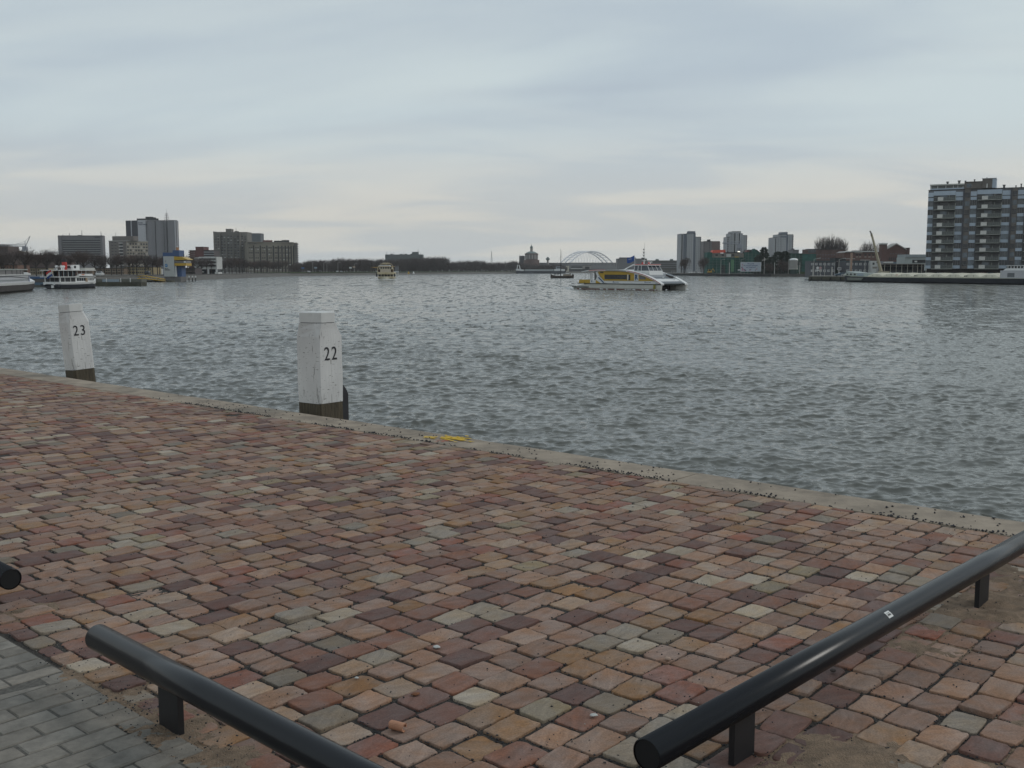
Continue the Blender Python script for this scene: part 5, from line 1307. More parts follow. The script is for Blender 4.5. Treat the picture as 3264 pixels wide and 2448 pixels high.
# ---- catamaran ferry (X forward, Y away from the camera, Z up)
t = thing('catamaran_ferry', 'white and yellow catamaran ferry crossing the river with a blue flag', 'ferry', (24.15, 216.7, 0), R(-47.6))
for sy in (-1, 1):
    b = MB(); st = [(-11.7, .55, 1.05), (-7, .1, 1.75), (6, .0, 1.85), (10.4, .05, 1.5), (12.15, .35, .55)]
    yc = 3.32 * sy; n = 8
    for (x, z0, wd) in st:
        w2 = wd / 2; top = 1.2 if x > -7.5 else .62
        o = len(b.v); yo = yc + (sy * (.925 - w2) if True else 0)
        b.v += [(x, yo - w2 * .55, -.6), (x, yo + w2 * .55, -.6), (x, yo + w2, .35), (x + (.12 if x > 11 else 0), yo + w2, top), (x + (.12 if x > 11 else 0), yo - w2, top), (x, yo - w2, .35)]
    for i in range(len(st) - 1):
        for j in range(6): b.f.append((i * 6 + j, i * 6 + (j + 1) % 6, (i + 1) * 6 + (j + 1) % 6, (i + 1) * 6 + j))
    b.f.append(tuple(range(6))[::-1]); b.f.append(tuple((len(st) - 1) * 6 + j for j in range(6)))
    h = b.build('hull', M_hullw, t)
    y0 = 4.262 * sy; ya, yb = sorted((y0, y0 - .03 * sy))
    MB().box(-10.6, 11.4, min(y0, y0 + .02 * sy), max(y0, y0 + .02 * sy), -.4, .16).build('boot_stripe', M_anti, h)
    MB().box(-10.4, 12.2, min(y0, y0 + .10 * sy), max(y0, y0 + .10 * sy), 1.13, 1.27).build('rubbing_strake', M_rub, t)
    MB().box(-11.95, -7.2, *sorted((2.4 * sy, 4.4 * sy)), .40, .56).build('stern_step', M_rub, t)
MB().box(-10.4, 11.9, -2.35, 2.35, .95, 1.2).build('wet_deck', M_rub, t); MB().box(-9, 9.3, -2.38, 2.38, -.3, .94).build('tunnel_shade_block', mat('tunnel_shade', (.02, .02, .02), .9), t)  # solid block fills the tunnel, its shade put into the dark colour
MB().box(-12, -7.3, -4.2, 4.2, .565, .62).build('stern_deck', M_gdeck, t); MB().box(12.0, 12.32, -4.3, 4.3, 1.13, 1.3).build('bow_fender', M_rub, t)
MB().box(-10.3, 12.1, -4.15, 4.15, 1.205, 1.27).build('main_deck', M_gdeck, t)
roof = [(-9.33, 3.72), (-7.6, 3.97), (-5.51, 4.11), (-2.46, 4.13), (1.18, 4.09), (3.61, 3.93), (6.0, 3.57), (8.35, 3.0), (10.66, 2.17), (12.34, 1.33)]
def curve(x): return np.interp(x, [p[0] for p in roof], [p[1] for p in roof])
body = [(-6.0, 1.275), (-3.2, 1.9), (-4.9, 3.2), (-5.3, 3.85)] + [(x, curve(x) - .16) for x in (-2.5, 1.2, 3.6, 6, 8.3, 10.6)] + [(11.9, 1.275)]
MB().prism(body, -3.86, 3.86, 'y').build('cabin', M_boatw, t)
MB().prism([(9.0, curve(9.0) - .15), (11.95, 1.32), (11.95, 1.36), (9.05, curve(9.0) - .10)], -3.5, 3.5, 'y').build('sloping_foredeck', M_gdeck, t)
MB().prism([(6.8, curve(6.8) - .16), (9.0, curve(9.0) - .15), (9.05, curve(9.0) - .10), (6.8, curve(6.8) - .11)], -3.5, 3.5, 'y').build('sloping_foredeck', mat('pale_grey_deck', (.24, .25, .26), .6), t)
up = [(x, curve(x)) for x in np.linspace(-9.33, 12.34, 26)]
for sy in (-1, 1):
    ya, yb = sorted((4.22 * sy, 3.3 * sy))
    th_ = lambda x: .10 + .20 * min(1, (x + 9.33) / 3)
    MB().prism(up + [(x, z - th_(x)) for x, z in reversed(up)], ya, yb, 'y').build('roof_arch', M_boatw, t)
    y1 = 4.225 * sy; y2 = 4.25 * sy; a, c_ = sorted((y1, y2))
    for x0, x1, m in ((-7.2, -2.6, M_red), (-2.5, 3.2, mat('arch_grey', (.28, .28, .27), .6)), (3.4, 12.1, M_red)):
        xs = np.linspace(x0, x1, 10); lo = .16 if m is M_red else .27; hi = .06 if m is M_red else .04
        MB().prism([(x, curve(x) - hi) for x in xs] + [(x, curve(x) - lo) for x in xs[::-1]], a, c_, 'y').build('arch_stripe', m, t)
    y1 = 3.86 * sy; y2 = 3.93 * sy; a, c_ = sorted((y1 + .002 * sy, y2))
    MB().prism([(-4.85, 3.55), (-4.6, 3.1), (-3.1, 1.82), (10.55, 1.84), (9.4, 2.38), (8.3, 2.78), (6.2, 3.32), (3.6, 3.64), (1.2, 3.78), (-2.5, 3.82), (-4.7, 3.75)], a, c_, 'y').build('yellow_side_panel', M_yel, t)
    a, c_ = sorted((y2 + .002 * sy, 3.98 * sy))
    def sp(name, poly, m): return MB().prism(poly, a, c_, 'y').build(name, m, t)
    R4 = lambda x0, x1, z0, z1: [(x0, z0), (x1, z0), (x1, z1), (x0, z1)]
    wdw = sp('window', R4(-2.97, 3.15, 2.14, 3.08), G_boat)
    MB().box(-2.94, 3.12, *sorted((3.985 * sy, 4.0 * sy)), 3.04, 3.08).build('frame', M_rub, wdw)
    for x_ in (-1.4, .1, 1.7): MB().box(x_ - .03, x_ + .03, *sorted((3.985 * sy, 4.0 * sy)), 2.16, 3.03).build('mullion', M_rub, wdw)
    sp('window', R4(3.62, 4.05, 1.97, 3.08), G_black); sp('door_post', R4(3.32, 3.55, 1.95, 3.12), M_boatw)
    lp = sp('logo_panel', [(5.15, 1.86), (6.25, 1.86), (6.25, 3.28), (5.15, 3.44)], M_boatw)
    sp('window', [(6.5, 2.17), (8.25, 2.17), (7.9, 2.62), (6.5, 2.95)], mat('tinted_side_window', (.13, .14, .15), .2))
    sp('vent_grille', R4(-4.3, -3.3, 3.4, 3.62), G_black)
    ylog = 4.02 * sy
    rot = (R(90), 0, 0) if sy < 0 else (R(90), 0, R(180))
    text_mesh('logo', 'R', 1.25, M_logo, lp, (5.70, ylog, 2.18), rot, 'CENTER', .01, .05)
    MB().prism([(5.45, 2.35), (5.62, 2.0), (5.52, 1.93), (5.36, 2.3)], *sorted((3.985 * sy, 4.03 * sy)), 'y').build('logo', M_logo, lp)
    ylet = 3.875 * sy
    for x_ in (-.3, 8.2):
        MB().box(x_ - .35, x_ - .22, *sorted((3.862 * sy, 3.885 * sy)), 1.42, 1.74).build('emblem', M_logo, t)
        text_mesh('lettering', 'fast by water', .26, M_logo, t, (x_ - .1 if sy < 0 else x_ + 1.6, ylet, 1.48), rot, 'LEFT', .008)
    # after part: yellow bulwarks, white screens, slanting blue line, railings
    ya, yb = sorted((4.05 * sy, 3.9 * sy))
    MB().prism([(-10.3, 1.275), (-7.0, 1.275), (-7.0, 2.02), (-10.1, 2.0)], ya, yb, 'y').build('stern_bulwark', M_yel, t)
    text_mesh('lettering', '43', .34, M_rub, t, (-8.8, 4.06 * sy, 1.36), rot, 'LEFT', .005)
    MB().prism([(-6.98, 1.275), (-5.4, 1.275), (-5.4, 1.95), (-6.98, 2.0)], ya, yb, 'y').build('bulwark_panel', M_boatw, t); text_mesh('logo', 'R', .6, M_logo, t, (-6.5, 4.06 * sy, 1.45), rot, 'CENTER', .005)
    MB().prism([(-5.38, 1.275), (-3.9, 1.275), (-5.38, 1.98)], ya, yb, 'y').build('bulwark_panel', M_yel, t)
    MB().prism([(-5.38, 2.0), (-3.88, 1.275), (-2.7, 1.4), (-4.4, 2.7), (-4.85, 3.6), (-5.5, 3.7), (-5.0, 2.7)], ya, yb, 'y').build('door_frame', M_boatw, t)
    MB().prism([(-4.75, 2.45), (-4.45, 2.55), (-2.95, 1.45), (-3.3, 1.4)], *sorted((4.056 * sy, 4.08 * sy)), 'y').build('blue_line', M_logo, t)
    b = MB()
    for x_ in (-8.6, -7.6, -6.6): b.tube([(x_, 3.9 * sy, 1.9), (x_, 3.9 * sy, 3.85)], .05, 5)
    b.build('stanchion', M_boatw, t); MB().box(-7.5, -6.7, *sorted((3.6 * sy, 3.66 * sy)), 1.9, 3.5).build('door_panel', M_boatw, t)
MB().prism([(-9.2, 3.7), (-5.5, 4.05), (6, 3.52), (6, 3.45), (-5.5, 3.95), (-9.2, 3.62)], -3.29, 3.29, 'y').build('roof', M_boatw, t)
MB().box(-6.6, -6.5, -3.2, 3.2, 1.28, 3.9).build('after_bulkhead', M_boatw, t)
# wheelhouse
b = MB().prism([(3.2, 3.2), (7.75, 2.35), (7.45, 3.88), (3.2, 3.88)], -2.1, 2.1, 'y'); b.build('wheelhouse_base', M_boatw, t)
b = MB(); lo = [(3.3, -2.0), (7.4, -2.0), (7.4, 2.0), (3.3, 2.0)]; hi = [(3.35, -1.75), (6.75, -1.75), (6.75, 1.75), (3.35, 1.75)]
b.v = [(x, y, 3.881) for x, y in lo] + [(x, y, 4.92) for x, y in hi]; b.f = [(3, 2, 1, 0), (4, 5, 6, 7)] + [(j, (j + 1) % 4, 4 + (j + 1) % 4, 4 + j) for j in range(4)]
b.build('wheelhouse_windows', mat('wheelhouse_glass', (.05, .06, .075), .08, var=.4, scale=.5), t)
b = MB()
for (x0, y0, x1, y1) in ((3.35, -2.0, 3.4, -1.78), (7.42, -2.0, 6.78, -1.78), (7.42, 2.0, 6.78, 1.78), (5.3, -2.01, 5.1, -1.78), (4.4, -2.01, 4.3, -1.78), (7.43, -.7, 6.8, -.6), (7.43, .7, 6.8, .6), (3.35, 2.0, 3.4, 1.78)): b.tube([(x0, y0, 3.88), (x1, y1, 4.93)], .07, 4)
b.build('window_pillars', M_boatw, t)
MB().prism([(3.0, 4.925), (7.15, 4.925), (7.05, 5.2), (3.2, 5.24)], -1.95, 1.95, 'y').build('wheelhouse_roof', M_boatw, t)
MB().box(3.5, 7.0, -1.98, -1.955, 5.08, 5.2).build('roof_stripe', M_red, t); MB().box(7.16, 7.2, -1.9, 1.9, 5.08, 5.18).build('roof_stripe', M_red, t)
for sy in (-1.9, 1.75): MB().prism([(.7, 4.08), (3.2, 5.05), (3.2, 5.2), (2.9, 5.2), (.4, 4.12)], sy, sy + .15, 'y').build('slanting_strut', M_boatw, t)
MB().box(4.0, 4.8, -2.2, -2.11, 2.75, 3.3).build('searchlight_bracket', M_gdeck, t); MB().prism([(5.9, 3.05), (6.9, 3.05), (6.4, 2.85), (6.35, 2.45), (6.2, 2.85)], -2.22, -2.11, 'y').build('anchor', mat('anchor_iron', (.22, .20, .13), .7), t)
MB().prism([(8.4, 2.3), (9.4, 1.9), (9.4, 2.75), (8.4, 3.15)], 2.1, 3.2, 'y').build('companionway', mat('brown_hatch', (.10, .075, .06), .8), t)
MB().prism([(8.2, 3.2), (9.9, 2.72), (9.9, 2.80), (8.2, 3.30)], 1.9, 3.3, 'y').build('companionway_roof', M_gdeck, t)
# mast with lamps, whip aerial, radar, horn
b = MB().tube([(4.3, 0, 5.2), (4.3, 0, 8.5)], [.10, .06], 8)
for i, z in enumerate((5.9, 6.5, 7.1, 7.7)): b.box(4.12, 4.48, -.55 + .06 * i, .55 - .06 * i, z, z + .07)
mm = b.build('mast', M_boatw, t)
for z in (6.15, 6.8, 7.4, 8.05): MB().lathe([(.12, 0), (.12, .26)], (4.45, -.3, z), 8).build('lamp', G_black, mm)
MB().tube([(4.3, .1, 8.5), (4.3, .1, 9.6)], .025, 4).build('whip_aerial', M_rail2, mm)
MB().box(5.4, 6.4, -.1, .1, 5.55, 5.72).box(5.8, 6.0, -.1, .1, 5.24, 5.55).build('radar_scanner', M_boatw, t)
for x_ in (4.9, 6.6): MB().lathe([(.16, 0), (.2, .3), (.1, .4)], (x_, -1.2, 5.22), 8).build('red_lamp', M_red, t)
fp = MB().tube([(2.9, -1.2, 5.1), (2.75, -1.2, 7.0)], .04, 5).build('flagpole', M_boatw, t)
b = MB(); n = 10
for i in range(n + 1):
    for j in range(2):
        u = i / n; b.v.append((2.75 - 1.75 * u - .05 * j, -1.2 + .22 * math.sin(u * 5.2) * (.3 + u), 6.95 - 1.15 * j - .42 * u + .08 * math.sin(u * 7)))
for i in range(n): b.f.append((2 * i, 2 * i + 1, 2 * i + 3, 2 * i + 2))
fl = b.build('flag', M_blue, t)
text_mesh('flag_lettering', 'ferry', .42, mat('flag_white', (.5, .52, .55), .8), fl, (1.35, -1.42, 6.05), (R(90), R(-12), 0), 'LEFT', .004)
b = MB()
for (x, y) in ((9.6, 3.6), (8.2, 3.6), (7.0, 3.6), (9.8, -.5), (10.6, 2)): b.lathe([(.12, 0), (.14, .25)], (x, y, curve(x) - .12 if y > 3 else curve(x) - .1), 8)
b.build('deck_bollards', M_boatw, t)
MB().box(10.5, 11.0, -4.42, -4.30, .25, 1.12).build('fender', mat('yellow_fender', (.25, .22, .05), .8), t)
# wake and bow foam: broken streaks of froth lying on the water
M_foam = mat('foam', (.62, .64, .64), .9, var=.15, scale=2, bump=.6, bscale=6)
def foam(name, label, origin, ang, spots):
    b = MB()
    for (x, y, rx, ry) in spots:
        n = 12; o = len(b.v); b.v.append((x, y, .20 + random.uniform(0, .06)))
        for j in range(n):
            q = 2 * math.pi * j / n; k = random.uniform(.6, 1.2); b.v.append((x + rx * k * math.cos(q), y + ry * k * math.sin(q), .02 + random.uniform(0, .10)))
        for j in range(n): b.f.append((o, o + 1 + j, o + 1 + (j + 1) % n))
    o = b.build(name, M_foam, loc=(origin[0], origin[1], 0), rz=ang); tag(o, label, 'foam', kind='stuff')
foam('wake_foam', 'white froth trailing behind the catamaran ferry', (24.15, 216.7), R(-47.6), [(-12.2 - abs(random.gauss(0, 3.0)), random.gauss(0, 1.9), random.uniform(.3, 1.0), random.uniform(.12, .4)) for _ in range(34)])
foam('wake_foam', 'low froth where the ferry hulls meet the water', (24.15, 216.7), R(-47.6), [(random.uniform(-10, 12), -4.45, random.uniform(.2, .6), .08) for _ in range(16)] + [(12.6 + random.uniform(-.1, .3), random.choice((-3.6, 3.6)) + random.uniform(-.6, .6), .25, .25) for _ in range(6)])

# ---- simple hull by stations: (x, half width, keel z, deck z)
def hull(st, m, parent, name='hull', z_split=None):
    b = MB()
    for (x, hw, k, d) in st: b.v += [(x, -hw, d), (x, -hw * .92, (d + k) / 2 * .6 + .1), (x, -hw * .45, k), (x, hw * .45, k), (x, hw * .92, (d + k) / 2 * .6 + .1), (x, hw, d)]
    for i in range(len(st) - 1):
        for j in range(6): b.f.append((i * 6 + j, i * 6 + (j + 1) % 6, (i + 1) * 6 + (j + 1) % 6, (i + 1) * 6 + j))
    b.f.append(tuple(range(6))[::-1]); b.f.append(tuple((len(st) - 1) * 6 + j for j in range(6)))
    return b.build(name, m, parent)
def person(label, loc, rz, h, m, group=None):
    """one continuous standing figure, arms slightly away from the body"""
    me = bpy.data.meshes.new('person'); V = [(0, 0, .53), (0, 0, .62), (0, 0, .72), (0, 0, .82), (0, 0, .88), (0, 0, .95), (.055, 0, .50), (.06, .01, .28), (.06, 0, .05), (.06, -.06, .02), (-.055, 0, .50), (-.06, -.01, .28), (-.06, 0, .05), (-.06, -.06, .02),
        (.11, 0, .80), (.135, -.01, .64), (.125, -.06, .50), (-.11, 0, .80), (-.135, -.01, .64), (-.125, -.06, .50)]
    E = [(0, 1), (1, 2), (2, 3), (3, 4), (4, 5), (0, 6), (6, 7), (7, 8), (8, 9), (0, 10), (10, 11), (11, 12), (12, 13), (3, 14), (14, 15), (15, 16), (3, 17), (17, 18), (18, 19)]
    r = [.085, .08, .095, .075, .035, .058, .055, .042, .03, .025, .055, .042, .03, .025, .04, .032, .022, .04, .032, .022]
    me.from_pydata([tuple(c * h for c in v) for v in V], E, [])
    o = bpy.data.objects.new('person', me); col.objects.link(o); o.location = loc; o.rotation_euler = (0, 0, rz)
    md = o.modifiers.new('skin', 'SKIN'); o.modifiers.new('subd', 'SUBSURF').levels = 1
    for i, sv in enumerate(me.skin_vertices[0].data): sv.radius = (r[i] * h, r[i] * h * .8); sv.use_root = (i == 0)
    me.materials.append(m); tag(o, label, 'person', group); return o

# ---- steamboat with the red funnel (X forward = away from the camera)
t = thing('steamboat', 'white two deck steamboat with a red funnel and a tricolour flag at the stern', 'boat', (-99.2, 223.5, 0), R(71))
hull([(-.3, 1.5, .1, 1.0), (.8, 2.2, -.5, .95), (4, 2.45, -.6, .9), (9, 2.3, -.6, .95), (12, 1.3, -.5, 1.15), (13.6, .12, -.2, 1.45)], M_navy, t)
hull([(-.4, 1.6, 1.0, 1.42), (.8, 2.3, .95, 1.37), (4, 2.53, .9, 1.32), (9, 2.38, .95, 1.37), (12, 1.38, 1.15, 1.6), (13.75, .15, 1.45, 1.95)], M_boatw, t, 'bulwark')
MB().box(.6, 11, -2.1, 2.1, 1.3, 2.45).build('lower_saloon', M_boatw, t)
for sy in (-1, 1):
    for x0, x1 in ((.8, 1.9), (2.1, 3.6), (3.8, 5.1)): MB().box(x0, x1, *sorted((2.11 * sy, 2.14 * sy)), 1.5, 2.4).build('window', G_black, t)
    for x0 in (5.6, 6.3, 7.0, 7.7): MB().box(x0, x0 + .55, *sorted((2.11 * sy, 2.14 * sy)), 1.65, 2.3).build('window', G_dark, t)
    for x0 in (9.2, 9.65, 10.1, 10.55): MB().box(x0, x0 + .22, *sorted((2.11 * sy, 2.14 * sy)), 1.75, 2.25).build('window', G_black, t)
    MB().box(8.2, 8.9, *sorted((2.11 * sy, 2.14 * sy)), 1.45, 2.3).build('door', mat('tan_door', (.30, .22, .15), .7), t)
MB().box(.62, .64, 0, 0, 0, 0)
for y0 in (-1.8, -.6, .65): MB().box(.55, .595, y0, y0 + 1.1, 1.5, 2.38).build('window', G_black, t)
MB().prism([(-.3, 2.46), (5.5, 2.46), (6.4, 2.75), (11.2, 2.6), (11.2, 2.72), (6.4, 2.9), (5.4, 2.6), (-.3, 2.6)], -2.45, 2.45, 'y').build('upper_deck', M_boatw, t)
MB().box(6.4, 10.8, -1.9, 1.9, 2.75, 3.2).build('upper_bulwark', M_boatw, t); MB().box(7.2, 8.2, -1.93, -1.905, 2.9, 3.1).build('lifebuoy', mat('buoy_orange', (.5, .15, .06), .6), t)
MB().box(3.6, 9, -1.5, 1.5, 2.62, 3.86).build('upper_saloon', mat('brown_panel', (.12, .06, .045), .7), t)
for sy in (-1, 1):
    for i in range(7): MB().box(.2 + i * 1.35, .26 + i * 1.35, *sorted((2.2 * sy, 2.26 * sy)), 2.61, 3.9).build('stanchion', M_boatw, t)
    for i in range(4): MB().box(.4 + i * 1.35, 1.4 + i * 1.35, *sorted((1.9 * sy, 1.94 * sy)), 2.7, 3.8).build('window', G_dark, t)
MB().box(-.1, 11.3, -2.5, 2.5, 3.9, 4.05).build('awning_deck', M_boatw, t)
MB().box(5.6, 7.6, -1.2, 1.2, 4.06, 5.15).build('wheelhouse', M_boatw, t); MB().box(5.9, 6.5, -1.23, -1.205, 4.4, 4.95).build('window', G_black, t); MB().box(5.56, 5.595, -.9, .9, 4.4, 4.95).build('window', G_black, t)
MB().box(8, 11, -2.4, 2.4, 4.06, 4.5).build('forward_screen', M_hullw, t)
MB().lathe([(.55, 4.06), (.53, 5.6), (.48, 5.75)], (4.4, 0, 0), 16).build('funnel', mat('funnel_red', (.40, .03, .022), .5, var=.1), t); MB().lathe([(.50, 5.75), (.54, 6.35), (.4, 6.4)], (4.4, 0, 0), 16).build('funnel_top', G_black, t)
for (x, y) in ((2.2, -1.2), (3.2, -.8), (3.0, .9), (5.1, -1.3)): MB().lathe([(.16, 4.05), (.16, 4.5), (.34, 4.7), (.30, 4.95), (.1, 5.0)], (x, y, 0), 10).build('ventilator', M_boatw, t)
MB().prism([(1.0, 4.06), (2.6, 4.9), (2.7, 4.8), (1.4, 4.06)], -.2, .2, 'y').build('stay_frame', M_rail2, t)
MB().box(-.3, 0, -2.4, 2.4, .55, 1.0).build('rubbing_strake', M_navy, t); MB().lathe([(.3, .2), (.3, .75)], (-.45, -1.0, 0), 8).build('fender', M_boatw, t)
fp = MB().tube([(-.2, -1.2, 2.6), (-1.0, -1.2, 4.2)], .05, 5).build('flagpole', M_boatw, t)
for i, m in enumerate((M_red, M_boatw, M_blue)):
    b = MB(); n = 6
    for k in range(n + 1):
        u = k / n; y = -1.2 + .12 * math.sin(u * 5)
        for dz in (0, -.5): b.v.append((-.95 + (.28 * i - dz * .56) * .45 - 1.0 * u * .4, y + 1.15 * u, 4.1 - .44 * i + dz * .88 - .7 * u))
    for k in range(n): b.f.append((2 * k, 2 * k + 1, 2 * k + 3, 2 * k + 2))
    b.build('flag_stripe', m, fp)

# ---- grey and white ship cut by the left edge
t = thing('river_ship', 'white topped river ship with a dark grey hull cut by the left edge', 'ship', (-97.4, 208.5, 0), R(104))
hull([(-46, 2.6, -.5, 1.35), (-12, 2.6, -.6, 1.3), (-4, 2.35, -.6, 1.4), (-1.2, 1.2, -.5, 1.65), (.3, .12, -.2, 1.9)], mat('dark_grey_hull', (.060, .052, .050), .7, var=.3, scale=.5), t)
hull([(-46, 2.66, 1.35, 1.78), (-12, 2.66, 1.3, 1.72), (-4, 2.42, 1.4, 1.85), (-1.2, 1.28, 1.65, 2.2), (.5, .15, 1.9, 2.5)], M_boatw, t, 'bulwark')
mgs = mat('pale_grey_paint', (.42, .42, .44), .6, var=.1)
MB().box(-44, -6.5, -1.9, 1.9, 1.7, 3.05).build('saloon', mgs, t); MB().box(-44, -6, -2.1, 2.1, 3.06, 3.2).build('saloon_roof', M_boatw, t)
MB().box(-44, -7, -1.94, -1.91, 2.0, 2.3).build('window_band', mat('grey_window_band', (.20, .22, .23), .3), t); MB().box(-7.2, -6.9, -2.0, -1.93, 1.75, 3.0).build('post', M_blue, t)
MB().prism([(-44, 2.9), (-22, 2.9), (-7.2, 2.5), (-7.2, 2.42), (-22, 2.8), (-44, 2.8)], -2.0, -1.95, 'y').build('handrail', G_black, t)
MB().box(-44, -10, -1.6, 1.6, 3.21, 4.0).build('upper_windows', mat('dim_upper_glass', (.12, .11, .11), .3), t)
for x in (-36, -30, -25, -20, -16, -13, -10.5): MB().box(x - .1, x + .1, -1.7, -1.61, 3.21, 4.0).build('stanchion', M_rail2, t)
MB().box(-44, -7.5, -1.9, 1.9, 4.01, 4.18).build('awning', mat('pale_awning', (.34, .36, .34), .7), t)
MB().prism([(-6.3, 1.75), (-2.6, 1.75), (-3.3, 3.2), (-6.0, 3.3)], -1.3, 1.3, 'y').build('wheelhouse', M_boatw, t); MB().box(-4.6, -4.2, -1.34, -1.31, 2.35, 2.9).build('window', G_black, t); MB().box(-3.9, -3.6, -1.34, -1.31, 2.35, 2.9).build('window', G_black, t)
MB().prism([(-6.4, 3.31), (-3.0, 3.22), (-2.8, 3.35), (-6.2, 3.55)], -1.5, 1.5, 'y').build('wheelhouse_roof', M_boatw, t)

# ---- blue landing pontoon, jetty, yellow gangway, floats at the left shore
t = thing('landing_pontoon', 'blue floating landing stage with windows between the two left ships', 'pontoon', (-113, 246, 0), 0)
mlb = mat('pontoon_blue', (.095, .15, .205), .7, var=.15, scale=.5)
MB().box(-4.5, 12, 0, 5, -.4, .5).build('float', mat('dirty_float', (.10, .10, .085), .9), t); MB().box(-4.2, 6.4, .2, 4.5, .5, 2.0).build('cabin', mlb, t); MB().box(-4.4, 6.6, -.1, 4.8, 2.0, 2.45).build('roof', mat('pontoon_roof_blue', (.04, .09, .19), .6), t)
MB().box(-4, 6.2, .12, .19, 1.15, 1.9).build('window_band', mat('brown_pane', (.10, .09, .085), .3), t); MB().box(-3, -1, .1, .18, .95, 1.05).build('white_stripe', M_boatw, t)
t = thing('jetty', 'grey green jetty with a pale blue panel right of the steamboat', 'jetty', (AX(296, 262), 262, 0), 0)
MB().box(0, 12, 0, 4, -.5, 1.0).build('deck', M_alg, t); MB().box(0, 12, .3, 4, 1.0, 1.75).build('parapet', mat('mossy_concrete', (.13, .13, .11), .9, var=.3), t); MB().box(2.2, 6.4, .1, .28, 1.05, 1.7).build('panel', mat('pale_blue_panel', (.28, .33, .38), .6), t)
for x in (.4, 3.2, 6.8, 9.2): MB().box(x, x + .14, -.1, .06, 1.0, 1.95).build('post', M_boatw, t)
t = thing('float', 'low dark floating pontoon in front of the yellow gangway', 'pontoon', (AX(383, 275), 275, 0), 0); MB().box(0, 4.3, 0, 3, -.3, .55).build('hull', mat('rusty_float', (.085, .075, .07), .9, var=.3), t); MB().box(.1, 4.2, .1, 2.9, .551, .66).build('deck', M_land, t)
t = thing('gangway', 'sloping yellow gangway leading down to the harbour control tower', 'gangway', (AX(436, 350), 350, 0), 0)
b = MB()
for dy in (0, 1.4): b.tube([(0, dy, 1.9), (2.2, dy, 2.15), (9, dy, .9)], .12, 5); b.tube([(0, dy, 1.1), (2.2, dy, 1.2), (9, dy, .35)], .14, 5)
for i in range(9):
    x = .4 + i; b.tube([(x, 0, 1.0 - max(0, x - 2) * .11), (x + .8, 0, 2.0 - max(0, x - 2) * .16)], .08, 4)
b.build('truss', M_yel, t); MB().prism([(0, 1.0), (2.2, 1.1), (9, .25), (9, .15), (2.2, 1.0), (0, .9)], .1, 1.3, 'y').build('walkway', M_land, t)
for x in (.2, 5, 8.8): MB().box(x, x + .5, 0, 1.4, -.5, .3).build('support', mat('rusty_float', (.085, .075, .07)), t)
MB().box(-3, 11, 1.6, 5, -.4, .55).build('float', M_alg, t)
# ---- harbour control tower
D = 367; k = D / F; t = thing('harbour_control_tower', 'white harbour control tower with a yellow lookout cabin and blue roof block', 'control tower', (AX(522, D), D, 0), 0)
XX = lambda px: (px - 522) * k; ZT = lambda py: AZ(py, D)
def tb(name, m, p0, p1, q0, q1, y0, y1): return MB().box(XX(p0), XX(p1), y0, y1, ZT(q1), ZT(q0)).build(name, m, t)
mbl = mat('tower_blue', (.045, .085, .19), .6, var=.12, scale=.4)
tb('plinth', mat('tower_plinth', (.155, .145, .14), .9, var=.15), 522.5, 575, 882, 899, 0, 6); tb('white_panel', mat('tower_white', (.42, .43, .42), .7, var=.06), 522.5, 556, 817, 881.5, -.3, 0.2)
tb('shaft', mbl, 519.5, 556, 817, 882, .21, 6); tb('rear_shaft', mbl, 556.1, 574, 846, 882, 1.5, 6); tb('column', M_boatw, 556.3, 560, 846, 896, .3, 1.2)
tb('blue_roof_block', mbl, 519, 551, 805, 816.8, .5, 5.5); tb('blue_roof_block', mbl, 551.1, 571, 797.5, 816.8, 0.2, 6)
MB().prism([(XX(555), ZT(829.5)), (XX(598), ZT(827.8)), (XX(596), ZT(826)), (XX(580), ZT(819)), (XX(555), ZT(817))], -.2, 6.5, 'y').build('cabin_roof', M_yel, t)
tb('cabin_windows', mat('cabin_glazing', (.16, .15, .14), .25), 556.2, 593, 831, 838.5, .1, 6); tb('cabin_windows_strip', G_black, 556.2, 590, 829.6, 831, .0, 6); tb('white_blind', M_boatw, 586, 592, 832, 837.5, -.02, .09)  # narrow black strip between the cabin roof and the panes
tb('cabin_base', M_yel, 556.2, 593.5, 839, 847, -.1, 6.2); tb('cabin_sill', G_black, 556.5, 593, 838.5, 839, 0, 6.1)
tb('orange_beacon', mat('beacon_orange', (.42, .20, .09), .6), 557, 563, 788, 797.4, 2, 3); MB().tube([(XX(560), 2.5, ZT(788)), (XX(560), 2.5, ZT(784))], .08, 4).box(XX(555), XX(566), 2.4, 2.6, ZT(785.8), ZT(785.3)).build('radar', M_boatw, t)
MB().tube([(XX(577.5), 3, ZT(818)), (XX(577.5), 3, ZT(809))], .1, 5).build('floodlight_pole', G_black, t); MB().tube([(XX(532), .6, ZT(817)), (XX(532), .6, ZT(802.5))], .08, 5).box(XX(520), XX(545), .5, .7, ZT(803.5), ZT(802.7)).build('aerial', M_rail2, t)
b = MB()
for j in range(24):
    q = 2 * math.pi * j / 24; b.v.append((XX(531) + .56 * math.cos(q) * (1 if j % 8 else .86), -.33, ZT(846) + .56 * math.sin(q)))
b.f.append(tuple(range(24))); b.build('emblem', mat('emblem_blue', (.03, .16, .36), .6), t)
b = MB(); b.v = [(XX(531) + x, -.345, ZT(846) + z) for x, z in ((-.42, -.12), (-.1, .05), (.2, -.02), (.45, .12), (.42, .24), (.15, .10), (-.12, .17), (-.45, .02))]; b.f = [tuple(range(8))]; b.build('emblem_wave', M_boatw, t)
text_mesh('lettering', 'Port of\nRotterdam', .44, M_num, t, (XX(525.5), -.33, ZT(857.5)), (R(90), 0, 0), 'LEFT', .01, .02)
tb('notice', mat('grey_notice', (.30, .30, .31), .7), 527, 531, 829.5, 836, -.34, -.31)
